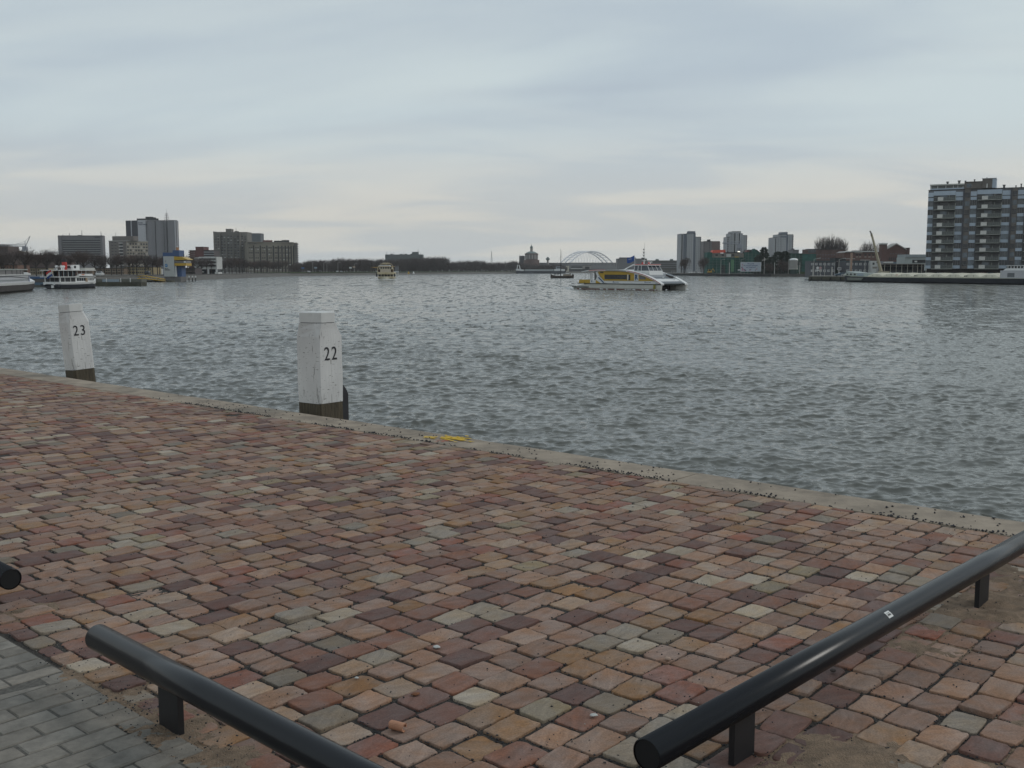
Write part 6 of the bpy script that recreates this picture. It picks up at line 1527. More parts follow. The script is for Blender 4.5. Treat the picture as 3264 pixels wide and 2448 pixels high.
for px in (527, 532, 540, 549): MB().box(XX(px), XX(px) + .7, -.5, .2, -.5, .25).build('fender', G_black, t)
for i, px in enumerate((601, 612, 622)):
    t = thing('dolphin_pile', 'white topped dark pile right of the harbour control tower, ' + ('the nearest to the tower' if i == 0 else 'the middle one of three' if i == 1 else 'the farthest from the tower'), 'pile', (AX(px, 372), 372, 0), 0, 'white topped piles beside the harbour control tower')
    MB().lathe([(.17, -1), (.16, 1.35)], n=8).build('pile', G_black, t); MB().lathe([(.25, 1.35), (.25, 1.8), (.12, 1.95)], n=8).build('cap', M_boatw, t)

# ---- cream excursion boat head-on (X across, facing the camera = -Y)
D = 431; k = D / F; t = thing('excursion_boat', 'cream and white double deck excursion boat coming head on in mid river', 'boat', (AX(1228, D), D, 0), R(4))
X2 = lambda px: (px - 1228) * k; Z2 = lambda py: max(-.5, AZ(py, D))
mcr = mat('cream_paint', (.50, .42, .27), .5, var=.1, scale=.5); mcw = mat('cream_white', (.56, .52, .42), .5, var=.08)
b = MB(); 
for (y, hw, k0, z1) in ((0, .3, -.3, 1.25), (1.2, 2.2, -.5, 1.0), (3.5, 3.3, -.6, .9), (22, 3.4, -.6, .9)): b.v += [(-hw, y, z1), (-hw * .8, y, k0), (hw * .8, y, k0), (hw, y, z1)]
for i in range(3):
    for j in range(3): b.f.append((i * 4 + j, i * 4 + j + 1, (i + 1) * 4 + j + 1, (i + 1) * 4 + j))
    b.f.append((i * 4 + 3, i * 4, (i + 1) * 4, (i + 1) * 4 + 3))
b.f += [(0, 1, 2, 3), (15, 14, 13, 12)]
b.build('hull', mcw, t)
MB().prism([(-3.1, 1.2), (0, .2), (3.1, 1.2), (3.4, 4), (3.4, 20), (-3.4, 20), (-3.4, 4)], .9, 1.3, 'z').build('rubbing_band', mcr, t)
MB().box(-3.1, 3.1, 3, 20, 1.3, 2.3).build('lower_saloon', mcw, t)
for x in lsp(-2.5, 2.5, 5): MB().box(x - .48, x + .48, 2.95, 3.05, 1.42, 2.2).build('window', G_black, t)
for y in range(5, 19, 2): MB().box(-3.14, -3.09, y, y + 1.4, 1.4, 2.15).build('window', mat('dim_pane', (.18, .18, .16), .3), t)
MB().prism([(-3.4, 2.2), (-2.9, 1.6), (2.9, 1.6), (3.4, 2.2), (3.5, 20), (-3.5, 20)], 2.3, 3.15, 'z').build('deck_band', mcr, t); MB().lathe([(.25, 0), (.25, .1)], (0, 1.5, 2.7), 8).build('emblem', mat('bronze_emblem', (.2, .12, .03), .5), t)
MB().box(-2.3, 2.1, 3.5, 16, 3.15, 4.35).build('middle_cabin', mat('pinkish_cream', (.44, .385, .32), .6), t); 
for x0, x1 in ((-3.1, -2.35), (2.15, 2.9)): MB().box(x0, x1, 4.2, 15, 3.15, 4.3).build('side_opening', mat('dark_maroon', (.05, .022, .02), .8), t)  # side blocks in one even dark maroon
MB().box(-3.2, 3.0, 3.6, 16, 4.36, 4.5).build('upper_deck', mcr, t); MB().box(-2.6, 2.6, 4.2, 14, 4.5, 5.4).build('upper_cabin', mcw, t)
for x in lsp(-1.9, 2.0, 5): MB().box(x - .36, x + .36, 4.14, 4.21, 4.6, 5.25).build('window', G_black, t)
MB().box(-3.3, 3.3, 4.0, 15, 5.41, 5.6).build('upper_roof', mat('ochre_edge', (.42, .27, .10), .6), t); MB().prism([(-3.3, 5.61), (1.9, 5.61), (1.4, 6.0), (-2.6, 6.0)], 4.2, 14, 'y').build('white_awning', M_boatw, t)
for x in (-3.35, 3.05):
    MB().tube([(x, 3.6, 3.15), (x, 3.6, 5.0), (x + (.35 if x < 0 else -.35), 3.6, 5.5)], .10, 5).build('frame', mcr, t)
b = MB(); b.tube([(-2.3, 6, 5.6), (-2.3, 6, 6.55), (2.2, 6, 6.55), (2.9, 6, 5.6)], .11, 5); b.tube([(-1.4, 7, 6.95), (1.4, 7, 6.95)], .13, 5); b.box(-.1, .1, 6.9, 7.1, 5.9, 6.9); b.box(-1.7, 2.0, 6.1, 7, 6.56, 6.7); b.build('mast_frame', mcr, t)
MB().prism([(-6.8, 5.25), (-3.31, 5.35), (-3.31, 5.05), (-4.4, 4.9)], 8, 10.5, 'y').build('bridge_wing', mat('ochre_edge', (.42, .27, .10)), t)
for (x, y) in ((3.6, 3.2), (-3.9, 5.2)): MB().lathe([(.3, 1.3), (.34, 1.9), (.3, 2.6)], (x, y, 0), 8).build('tyre_fender', G_black, t)
foam('bow_foam', 'white froth under the bow of the cream excursion boat', (AX(1228, D), D), 0, [(random.gauss(0, 2.6), random.uniform(-2.5, -.2), random.uniform(.4, 1.1), random.uniform(.3, .7)) for _ in range(16)] + [(random.uniform(-6, -3), random.uniform(-1, 1), .7, .4) for _ in range(5)])

# ---- sailing barge with four people standing by the mast
D = 528; k = D / F; t = thing('sailing_barge', 'old brown sailing barge with a bare black mast, left of the ferry', 'sailing barge', (AX(1757, D), D, 0), R(-3))
L_ = 72 * k; mbr = mat('tarred_hull', (.055, .042, .036), .8, var=.25, scale=.6)
hull([(-.35, .1, .2, 2.3), (.4, .9, -.3, 1.6), (2.5, 1.7, -.5, 1.15), (7, 1.8, -.5, 1.0), (10, 1.5, -.4, 1.25), (L_, .5, .2, 1.75)], mbr, t)
MB().box(.3, L_ - .2, -1.9, -1.78, .95, 1.08).build('rubbing_strake', mat('brown_strake', (.13, .09, .07), .7), t)
MB().box(6.0, 10, -1.1, 1.1, 1.0, 1.95).build('cabin', mat('tan_cabin', (.30, .25, .20), .7, var=.15), t); MB().prism([(5.0, 2.2), (9.9, 2.0), (9.9, 2.12), (5.0, 2.3)], -1.3, 1.3, 'y').build('furled_boom', M_hullw, t)
MB().tube([(30 * k, 0, 0.6), (30.5 * k, 0, AZ(800, D))], [.26, .10], 7).build('mast', G_black, t); MB().tube([(30.5 * k, 0, AZ(800, D)), (30.5 * k, 0, AZ(796, D))], .05, 4).box(30.5 * k - .5, 30.5 * k, -.05, .05, AZ(797.5, D), AZ(796.3, D)).build('vane', G_black, t)
b = MB(); b.tube([(30.5 * k, 0, AZ(815, D)), (.2, 0, 1.9)], .03, 3); b.tube([(30.5 * k, 0, AZ(812, D)), (11, .8, 1.7)], .03, 3); b.build('rigging', G_black, t)
MB().box(L_ - .9, L_ - .2, -.2, .2, 1.3, 2.0).build('rudder_head', mbr, t)
mdk = mat('dark_coat', (.018, .018, .022), .85); x0 = AX(1757, D)
for i, (px, lab) in enumerate(((1767, 'person in dark clothes standing nearest the bow of the sailing barge'), (1771.5, 'person in dark clothes second from the bow of the sailing barge'), (1776.5, 'person in dark clothes third from the bow, left of the barge mast'), (1781.5, 'person in dark clothes standing right beside the barge mast'), (1817.5, 'person in dark clothes standing alone at the stern of the sailing barge'))):
    person(lab, (AX(px, D), D + random.uniform(-.5, .5), .98 if px < 1800 else 1.15), random.uniform(-.6, .6), 1.72, mdk, 'people standing on the sailing barge')

# ---- far cargo barge
D = 1215; k = D / F; t = thing('cargo_barge', 'long low cargo barge with a white bow moored before the far wood', 'barge', (AX(1644, D), D, 0), 0)
XX = lambda px: (px - 1644) * k
b = MB().prism([(XX(1644), 3.4), (XX(1646), -1), (XX(1800), -1), (XX(1803), 3), (XX(1680), 2.9)], 0, 9, 'y'); b.build('hull', mat('slate_hull', (.05, .055, .065), .7), t)
MB().prism([(XX(1644.3), 3.45), (XX(1668), 3.05), (XX(1672), 4.4), (XX(1650), 5.6), (XX(1644.3), 5.2)], .5, 8.5, 'y').build('bow', M_boatw, t); MB().tube([(XX(1648), 3, 5.4), (XX(1650), 3, 10), (XX(1655), 3, 9.6), (XX(1658), 3, 5.2)], .5, 5).build('gallows', M_boatw, t)
MB().box(XX(1673), XX(1764), .6, 8.4, 3.0, 4.9).build('hatch_covers', mat('pale_hatch', (.36, .38, .38), .6), t); MB().box(XX(1766), XX(1800), .8, 8.2, 3.0, 5.2).build('deckhouse', M_boatw, t); MB().box(XX(1772), XX(1788), 1.5, 7.5, 5.2, 8).build('wheelhouse', mat('blue_white_paint', (.40, .45, .50), .6), t); MB().box(XX(1773), XX(1787), 1.4, 1.49, 6, 7.4).build('window', G_black, t)
t = thing('site_cabin', 'small cream site cabin on the bank right of the far cargo barge', 'cabin', (AX(1803, 1430), 1430, LZ), 0); MB().box(0, 4.6, 0, 4, -1, 7.5).build('wall', mcw, t); MB().box(1, 2, -.1, .05, 3, 5).build('window', G_black, t)

# ---- moored barge with domed hatches on the right; origin at its bow, X towards the camera along the pier
ang = math.atan2(-.9375, .348); t = thing('inland_barge', 'long dark inland barge with cream domed hatch covers moored at the right pier', 'barge', (115.2, 357, 0), ang)
# local +Y is to the left of X ... seaward side is -Y when heading towards the camera
hull([(-.6, .5, -.2, 2.5), (2, 3.0, -.6, 2.2), (7, 4.0, -.8, 1.85), (20, 4.1, -.8, 1.7), (84, 4.1, -.8, 1.7), (92, 3.6, -.6, 1.85)], M_navy, t)
hull([(-.75, .55, 2.2, 2.8), (2, 3.08, 1.95, 2.45), (7, 4.08, 1.62, 2.05), (20, 4.16, 1.55, 1.78), (84, 4.16, 1.55, 1.78), (92, 3.66, 1.7, 2.0)], mat('pale_green_gunwale', (.33, .35, .29), .6), t, 'gunwale')
for sy in (-1, 1): MB().prism([(5.2, .62), (12., .62), (13.2, 1.54), (4.7, 1.54)], *sorted((4.0 * sy, 4.19 * sy)), 'y').build('grey_patch', mat('grey_green_patch', (.16, .17, .15), .7), t)
MB().prism([(1.8, 2.1), (13.6, 1.8), (13.6, 3.0), (7.0, 3.1), (2.6, 3.6)], -2.6, 2.6, 'y').build('fore_cabin', mat('pale_sage_paint', (.36, .40, .38), .6, var=.1, scale=.5), t)
for x in (2.6, 4.4, 6.4): 
    for sy in (-1, 1): MB().box(x, x + .9, *sorted((2.61 * sy, 2.66 * sy)), 2.3, 2.85).build('window', G_black, t)
MB().box(8.2, 11.2, -2.68, -2.62, 2.1, 2.9).build('blue_panel', mat('pale_blue_panel', (.28, .33, .38)), t)
MB().box(1.0, 2.4, -.8, .8, 2.8, 3.3).build('windlass', M_yel, t); MB().tube([(1.6, 0, 2.6), (1.5, 0, 9.8)], [.3, .42], 6).build('foremast', mat('faded_orange_mast', (.30, .20, .15), .7), t)
mcv = mat('cream_hatch_cover', (.52, .49, .39), .5, var=.10, scale=.4)
xx = 14.3; i = 0
while xx < 66:
    L2 = 6.7
    b = MB(); st = [(0, 2.10), (.06, 2.45), (.24, 3.12), (.5, 3.2), (.76, 3.12), (.94, 2.45), (1, 2.10)]
    for u, z in st:
        for q in lsp(0, math.pi, 9): b.v.append((xx + u * L2, -3.3 * math.cos(q), 2.05 + (z - 2.05) * (math.sin(q) ** .5)))
    for a in range(len(st) - 1):
        for j in range(8): b.f.append((a * 9 + j, a * 9 + j + 1, (a + 1) * 9 + j + 1, (a + 1) * 9 + j))
    b.f.append(tuple(range(9))[::-1]); b.f.append(tuple((len(st) - 1) * 9 + j for j in range(9)))
    hc = b.build('hatch_cover', mcv, t)
    for u in (.33, .66): MB().box(xx + u * L2 - .04, xx + u * L2 + .04, -3.34, -3.28, 2.06, 2.6).build('seam', mat('seam_grey', (.2, .19, .16), .7), hc)
    if i in (1,): MB().lathe([(.45, 0), (.45, .12)], (xx + L2 - .2, -3.0, 2.5), 12).build('lifebuoy', mat('faded_red_buoy', (.42, .16, .12), .7), t)
    if i in (3, 6):
        for dx in (.9, 1.5): MB().box(xx + dx, xx + dx + .35, -3.36, -3.29, 2.12, 2.42).build('vent', G_black, hc)
    xx += L2 + .15; i += 1
MB().box(14.0, 69.4, -3.35, 3.35, 1.75, 2.06).build('coaming', mcv, t)
MB().box(69.6, 82, -3.4, 3.4, 1.75, 3.9).build('deckhouse', mgs, t); MB().box(72.2, 74.6, -3.46, -3.41, 2.1, 3.2).build('grey_shutter', mat('shutter_grey', (.12, .13, .14), .6), t); MB().prism([(70.2, 3.91), (80, 3.91), (80, 4.5), (71.2, 4.5)], -3, 3, 'y').build('bridge_base', M_boatw, t)
MB().box(71.5, 78, -2.6, 2.6, 4.51, 5.15).build('wheelhouse_windows', G_boat, t)
for x in lsp(71.5, 78, 7): MB().box(x - .12, x + .12, -2.7, -2.61, 4.51, 5.15).build('pillar', M_boatw, t)
for y in lsp(-2.6, 2.6, 5): MB().box(71.38, 71.49, y - .1, y + .1, 4.51, 5.15).build('pillar', M_boatw, t)
MB().box(71.0, 78.6, -2.9, 2.9, 5.16, 5.3).build('wheelhouse_roof', M_boatw, t)
# crane boom standing behind the barge on the pier
xb, zb_ = at(2815, 867, 372); xt, zt = at(2784, 744, 372); xk, zk = at(2778.5, 735.5, 372)
t = thing('mobile_crane', 'pale cream crane boom leaning left above the barge', 'crane', (xb + .6, 374, RZ_), 0)
MB().box(-1.4, 2.0, -1.2, 1.2, -.1, 1.9).build('base', M_yel if False else mat('crane_cream', (.36, .32, .23), .6, var=.1), t)
MB().tube([(-.5, 0, 1.4), (xt - xb - .6, 0, zt - RZ_)], [.62, .34], 4).build('boom', MATS['crane_cream'], t); MB().tube([(xt - xb - .6, 0, zt - RZ_), (xk - xb - .6, 0, zk - RZ_)], [.3, .22], 4).build('boom_head', M_rail2, t)
MB().tube([(xk - xb - .3, 0, zk - RZ_), (xt - xb - .7, -.1, zt - RZ_ - 1)], .15, 4).build('hook_block', G_black, t)

# ---- apartment block on the right
D1, D2 = 362., 348.; xL, xR = AX(2949, D1), AX(3264, D2); ang = math.atan2(D2 - D1, xR - xL); Wd = math.hypot(xR - xL, D2 - D1)
t = thing('balcony_flats', 'ten storey flats with pale blue panels and white balcony screens at the right edge', 'apartment building', (xL, D1, RZ_), ang)
U = lambda zx: (zx - 668) / 1306 * Wd
Zt = lambda zy: 4 + (1365 - zy) / 4.254 * 355 / F - RZ_
mcore = mat('grey_facade_core', (.12, .122, .13), .85, var=.2, scale=.3); mpan = mat('pale_blue_spandrel', (.36, .42, .49), .6, var=.10, scale=.3); mbrn = mat('brown_facade_brick', (.135, .122, .112), .9, var=.2, scale=.4)  # core wall behind the panels is one even grey
mgp = mat('facade_grey_glass', (.10, .125, .15), .12, var=.6, scale=.25); mbal = mat('balcony_slab_edge', (.30, .31, .28), .8); mscr = mat('white_balcony_screen', (.55, .54, .51), .7); mrl = mat('balcony_rail_glass', (.075, .085, .082), .25)
XE = U(1974) + 26
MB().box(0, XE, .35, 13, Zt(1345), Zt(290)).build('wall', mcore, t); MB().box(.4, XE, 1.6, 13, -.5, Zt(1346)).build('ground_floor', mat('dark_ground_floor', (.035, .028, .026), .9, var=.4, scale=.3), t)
MB().box(-.05, XE, .30, 12.8, Zt(290) + .01, Zt(280)).build('roof', M_roofd, t)
rows = [338, 410, 525, 640, 755, 868, 980, 1095, 1210, 1322]      # middle of each spandrel row
zr = [Zt(r_) for r_ in rows]; pit = 115 * .0253
bays = [('win', 668, 742), ('bal', 742, 1038), ('win', 1040, 1138), ('dark', 1138, 1158), ('brick', 1158, 1235), ('win', 1236, 1320), ('bal', 1322, 1645), ('win', 1650, 1755), ('dark', 1755, 1776), ('brick', 1776, 1846), ('win', 1848, 1935), ('bal', 1937, 2240), ('win', 2243, 2345), ('dark', 2345, 2368), ('brick', 2368, 2440)]
mB = {}
def shared(key, fn):
    if key not in mB: mB[key] = fn()
    return mB[key]
for kind, a, c_ in bays:
    u0, u1 = U(a), U(c_); w_ = u1 - u0
    if kind in ('win', 'bal'):
        for i, z in enumerate(zr):
            if i == 0 and kind == 'bal':
                MB().box(u0, u1, .02, .34, z - .5, z + .95).build('parapet', mpan, t); continue
            if kind == 'win':
                hh = .52 if i else .95
                MB().box(u0 + .03, u1 - .03, 0, .34, z - hh, z + .52).build('spandrel', mpan, t)
                if i:
                    f = MB().box(u0 + .05, u1 - .05, .10, .345, z + .55, z + .55 + pit - 1.14).build('window', (mgp, G_dark, G_dark, mgp, G_mid)[(i * 3 + int(a)) % 5], t)
                    b = MB(); n = 3 if w_ > 1.8 else 2
                    for q in range(n + 1):
                        xq = u0 + .05 + (w_ - .1) * q / n; b.box(xq - .04, xq + .04, .06, .099, z + .55, z + .55 + pit - 1.14)
                    b.build('window_frame', mat('dim_window_frame', (.16, .17, .17), .6), f)
            else:
                zb0 = z - .56; dpt = 1.35
                bl = MB().box(u0 + .25, u1, -dpt, .3, zb0 - .2, zb0).build('balcony', mbal, t)
                MB().box(u0 + .3 + w_ * .17, u0 + .3 + w_ * .42, -dpt - .03, -dpt + .03, zb0 + .03, zb0 + 1.25).build('white_screen', mscr, bl)
                b = MB()
                for q in range(13):
                    xq = u0 + .3 + (w_ - .35) * q / 12; b.box(xq - .02, xq + .02, -dpt - .02, -dpt + .02, zb0 + .01, zb0 + 1.1)
                b.box(u0 + .3, u1 - .02, -dpt - .03, -dpt + .03, zb0 + 1.11, zb0 + 1.17); b.build('railing', mat('balcony_railing', (.20, .21, .195), .6), bl)
                MB().box(u0 + .3 + w_ * .44, u1 - .05, -dpt + .04, -dpt + .06, zb0 + .05, zb0 + 1.05).build('rail_panel', mrl, bl)
                for q in (.70, .985): MB().box(u0 + .2 + w_ * q - .09, u0 + .2 + w_ * q + .05, -dpt + .06, -dpt + .16, zb0 + .01, zb0 + 1.9).build('divider', mat('divider_panel', (.30, .31, .27), .7), bl)
                MB().box(u0 + .2, u0 + w_ * .3, .2, .345, zb0 + .02, zb0 + 2.5).build('back_wall', mat('balcony_back_wall', (.085, .085, .086), .9, var=.2, scale=.4), bl)
                MB().box(u0 + w_ * .32, u0 + w_ * .62, .22, .345, zb0 + .02, zb0 + 2.3).build('balcony_door', (G_dark, mgp)[i % 2], bl)
                MB().box(u0 + w_ * .64, u0 + w_ * .97, .2, .345, zb0 + .02, zb0 + 2.5).build('back_wall', mat('balcony_back_wall', (.085, .085, .086), .9, var=.2, scale=.4), bl)
    elif kind == 'brick':
        MB().box(u0, u1, -.12, .345, Zt(1340), Zt(285)).build('brick_pier', mbrn, t)
        for i, z in enumerate(zr[1:]): MB().box(u0 + .18, u1 - .18, -.16, .0, z + .35, z + 2.0).build('window', (G_dark, mgp)[i % 2], t); MB().box(u0 + .18, u1 - .18, -.2, -.165, z + .8, z + .86).build('glazing_bar', MATS['dim_window_frame'], t)
    else: MB().box(u0, u1, -.3, .345, Zt(1338), Zt(300)).build('downpipe_fin', mat('charcoal_fin', (.06, .062, .072), .7), t)
MB().box(U(690), U(1145), .6, 9, Zt(279), Zt(225)).build('penthouse', mat('penthouse_glass', (.12, .125, .12), .3, var=.5, scale=.3), t); MB().box(U(686), U(1146), -.1, 9.2, Zt(224), Zt(207)).build('penthouse_roof', mat('pale_roof_fascia', (.42, .42, .39), .7), t); MB().box(U(690), U(1145), .35, .45, Zt(279), Zt(262)).build('penthouse_parapet', mpan, t)
for zx in (700, 790, 900, 1000, 1060, 1130): MB().box(U(zx) - .08, U(zx) + .08, .45, .58, Zt(262), Zt(225)).build('penthouse_post', M_boatw, t)
MB().box(U(1148), U(1380), 0, 9, Zt(279), Zt(192)).build('stair_block', mbrn, t); MB().box(U(1146), U(1382), -.2, 9.2, Zt(191), Zt(186)).build('stair_roof', M_roofd, t); MB().box(U(1180), U(1240), -.03, -.005, Zt(262), Zt(215)).build('window', mgp, t)
MB().box(U(1382), U(1512), -.4, 8, Zt(279), Zt(156)).build('lift_tower', mbrn, t); MB().box(U(1512) + .01, U(1560), -.3, 8, Zt(279), Zt(156)).build('lift_tower_side', mpan, t); MB().box(U(1376), U(1563), -.6, 8.2, Zt(155), Zt(149)).build('lift_roof', M_boatw, t); MB().box(U(1440), U(1452), -.45, -.405, Zt(275), Zt(222)).build('lift_slit', M_boatw, t)
for zx, zt_, w_ in ((912, 167, .42), (1068, 158, .45), (1152, 162, .25), (1272, 150, .25), (1432, 132, .2), (1662, 235, .42), (1815, 248, .2), (1882, 228, .25), (2050, 230, .4)):
    zb0 = Zt(206) if zx < 1146 else Zt(185) if zx < 1380 else Zt(148) if zx < 1560 else Zt(279)
    MB().lathe([(w_ * .8, zb0), (w_ * .8, Zt(zt_) + .1 - .35), (w_ * 1.2, Zt(zt_) - .25), (w_ * 1.2, Zt(zt_))], (U(zx), 3, 0), 8).build('roof_vent', mat('vent_grey', (.13, .13, .13), .7), t)

# ---- billboard
D = 660; k = D / F; t = thing('billboard', 'large pale billboard with three lines of blue lettering and pink figures', 'billboard', (AX(2361, D), D, RZ_), 0)
XX = lambda px: (px - 2361) * k; ZB = lambda py: AZ(py, D) - RZ_
MB().box(0, XX(2425), 0, .3, ZB(865), ZB(836)).build('board', mat('billboard_blue_white', (.40, .44, .49), .7, var=.06, scale=.2), t)
MB().box(-.1, XX(2425) + .1, -.1, -.01, ZB(865.4), ZB(864.6)).box(-.1, XX(2425) + .1, -.1, -.01, ZB(836.4), ZB(835.6)).box(-.12, .12, -.1, -.011, ZB(864.5), ZB(836.5)).box(XX(2425) - .12, XX(2425) + .12, -.1, -.011, ZB(864.5), ZB(836.5)).build('frame', M_boatw, t)
for i in range(7): MB().box(XX(2363 + i * 10) - .1, XX(2363 + i * 10) + .1, .05, .25, -.5, ZB(865) - .01).build('post', M_rail2, t)
min_ = mat('lettering_blue', (.04, .06, .16), .7)
for s, cx_, py in (('Hier groeit', 2392.5, 842.2), ('de mooiste woonplek', 2393, 848.0), ('van Nederland!', 2393, 853.6)): text_mesh('lettering', s, .98, min_, t, (XX(cx_), -.02, ZB(py)), (R(90), 0, 0), 'CENTER', .01, .02)
b = MB(); b2 = MB()
for (px, py, s) in ((2366, 843, .5), (2368.5, 846, .45), (2365, 852, .6), (2367, 856, .75), (2369, 859, .7), (2366, 861, .6), (2374, 860, .6), (2377, 862, .5), (2373, 863, .5), (2390, 860, .5), (2393, 858.5, .4), (2391, 862, .4), (2408, 861, .45), (2411, 858, .5), (2413, 855, .3)):
    q = b2 if random.random() < .35 else b; n = 8; o = len(q.v)
    for j in range(n):
        a = 2 * math.pi * j / n; r_ = s * random.uniform(.6, 1.1) * .8; q.v.append((XX(px) + r_ * math.cos(a), -.012 - .004 * (len(b.f) + len(b2.f)), ZB(py) + r_ * 1.1 * math.sin(a)))
    q.f.append(tuple(range(o, o + n)))
b.build('printed_figures', mat('print_pink', (.40, .18, .23), .7), t); b2.build('printed_figures', mat('print_plum', (.12, .06, .12), .7), t)
t = thing('notice_sign', 'small white notice board on two legs left of the billboard', 'sign', (AX(2352, 665), 665, RZ_), 0); MB().box(0, 1.5, 0, .1, 2.0, 2.8).build('board', M_boatw, t)
for x in (.1, 1.4): MB().box(x - .06, x + .06, .02, .14, -.2, 2.0).build('leg', M_rail2, t)

# ---- lamp posts, poles and signs on the right bank
M_pole = mat('pale_pole', (.36, .35, .33), .6, var=.08)
def lamp(px, D, py, label, arm=1.6, base=RZ_, tee=False, g='street lamps on the right bank'):
    t = thing('street_lamp', label, 'street lamp', (AX(px, D), D, base), 0, g); z = AZ(py, D) - base
    MB().tube([(0, 0, -.2), (0, 0, z)], [.16, .09], 6).build('pole', M_pole, t)
    if tee: MB().box(-1.9, 1.9, -.15, .15, z, z + .25).build('lamp_head', M_pole, t)
    else: MB().tube([(0, 0, z), (arm, 0, z + .35)], .07, 5).build('arm', M_pole, t); MB().obox((arm * 1.25, 0, z + .42), (1.0, .35, .2), 0, 0, R(-12)).build('lamp_head', M_pole, t)
lamp(2298, 668, 829, 'street lamp in front of the left end of the green netting'); lamp(2362, 672, 827.5, 'street lamp rising behind the left edge of the billboard'); lamp(2436, 650, 827.5, 'street lamp just right of the billboard'); lamp(2513, 645, 827, 'street lamp at the left side of the pale round tank')
lamp(2594, 400, 826.5, 'street lamp at the left end of the pier'); lamp(2674, 402, 827, 'street lamp above the white sign beside the blue car'); lamp(2709, 410, 825.8, 'T shaped lamp post in front of the dark link building', tee=True); lamp(2757, 405, 830, 'T shaped lamp post before the right grey terrace', tee=True)
def pole(px, D, py, r, label, cat='pole', m=M_pole, name='pole'):
    o = MB().tube([(0, 0, -.2), (0, 0, AZ(py, D) - RZ_ - .1), (0, 0, AZ(py, D) - RZ_)], [r, r * .85, r * .5], 8).build(name, m, loc=(AX(px, D), D, RZ_)); tag(o, label, cat, 'plain pale poles on the right bank'); return o
pole(2325, 652, 837, .28, 'plain pale pole left of the billboard'); pole(2469, 645, 837, .24, 'plain pale pole in front of the dark evergreens'); pole(2549, 640, 836, .3, 'plain pale pole at the right side of the pale round tank')
pole(2591.5, 396, 848, .17, 'short thick pole beside the lamp at the pier end'); pole(2629, 398, 836, .13, 'plain pole before the left grey terrace'); pole(2652, 397, 850.5, .30, 'short thick white pole left of the blue car'); pole(2795, 392, 853, .14, 'short white pole before the white block')
t = thing('road_sign', 'two round white road signs on one pole at the pier end', 'sign', (AX(2607, 398), 398, RZ_), 0); MB().tube([(0, 0, -.2), (0, 0, AZ(852, 398) - RZ_)], .07, 6).build('pole', M_pole, t)
for px, m in ((2606, M_boatw), (2615, mat('pink_sign', (.42, .28, .28), .6))):
    b = MB(); b.prism([(.52 * math.cos(2 * math.pi * j / 16) + (px - 2607) * 398 / F, AZ(854, 398) - RZ_ + .52 * math.sin(2 * math.pi * j / 16)) for j in range(16)], -.12, -.08, 'y'); b.build('disc', m, t)
MB().box(-.55, .45, -.12, -.08, AZ(863, 398) - RZ_, AZ(859.5, 398) - RZ_).build('plate', M_boatw, t)
o = MB().tube([(0, 0, -.2), (0, 0, AZ(858, 399) - RZ_)], .06, 6).box(-.4, .5, -.12, -.07, AZ(864.5, 399) - RZ_, AZ(858.5, 399) - RZ_).build('notice_sign', M_hullw, loc=(AX(2615.5, 399), 399, RZ_)); tag(o, 'cream notice plate under the pink round sign', 'sign')
t = thing('notice_sign', 'grey white square sign board under the lamp beside the blue car', 'sign', (AX(2676, 399), 399, RZ_), 0); MB().box(-.7, .7, 0, .08, AZ(861, 399) - RZ_, AZ(852.5, 399) - RZ_).build('board', M_boatw, t); MB().box(-.58, .58, -.02, -.002, AZ(860, 399) - RZ_, AZ(853.5, 399) - RZ_).build('panel', mat('sign_grey', (.20, .19, .20), .6), t); MB().box(-.05, .05, .02, .08, -.2, AZ(861, 399) - RZ_).build('post', M_pole, t)
for i, (px, D) in enumerate(((2616, 393.), (2691, 380.))):
    o = MB().lathe([(.2, -.1), (.17, .35), (.26, .42), (.26, .6), (.1, .66)], n=10).build('mooring_bollard', M_pole, loc=(AX(px, D), D, RZ_)); tag(o, 'short pale bollard on the pier ' + ('under the round signs' if i == 0 else 'right of the blue car'), 'bollard', 'bollards on the pier edge')
# ---- pale round tank on legs
D = 640; k = D / F; t = thing('round_tank', 'pale round tank with a white domed top standing on a dark base', 'tank', (AX(2529.5, D), D, RZ_), 0); ZB = lambda py: AZ(py, D) - RZ_; r_ = 13.5 * k
MB().lathe([(r_, ZB(857)), (r_, ZB(829))], n=24).build('drum', mat('tank_grey', (.26, .255, .24), .7, var=.1, scale=.3, streak=(1, 1, .2)), t); MB().lathe([(r_ * 1.02, ZB(829)), (r_ * .85, ZB(825.5)), (r_ * .45, ZB(823.3)), (.2, ZB(822.8))], n=24).build('dome', M_boatw, t); MB().lathe([(r_ * 1.05, ZB(858.5)), (r_ * 1.05, ZB(857))], n=24).build('base_ring', M_hullw, t)
MB().lathe([(r_ * .8, -.3), (r_ * .8, ZB(858.5))], n=16).build('base', mat('dark_green_base', (.02, .045, .038), .8), t)
b = MB(); [b.box(r_ * .75, r_ * 1.25, -r_ * .6 - .4, -r_ * .6, ZB(py), ZB(py) + .5) for py in (836, 840, 844)]; b.build('brackets', G_black, t)
o = struct(MB().prism([(AX(2546, 640), 641), (AX(2578, 636), 634), (AX(2578, 645), 645), (AX(2546, 650), 650)], RZ_ - .2, RZ_ + 1.2, 'z').build('grass_bank', M_grass))
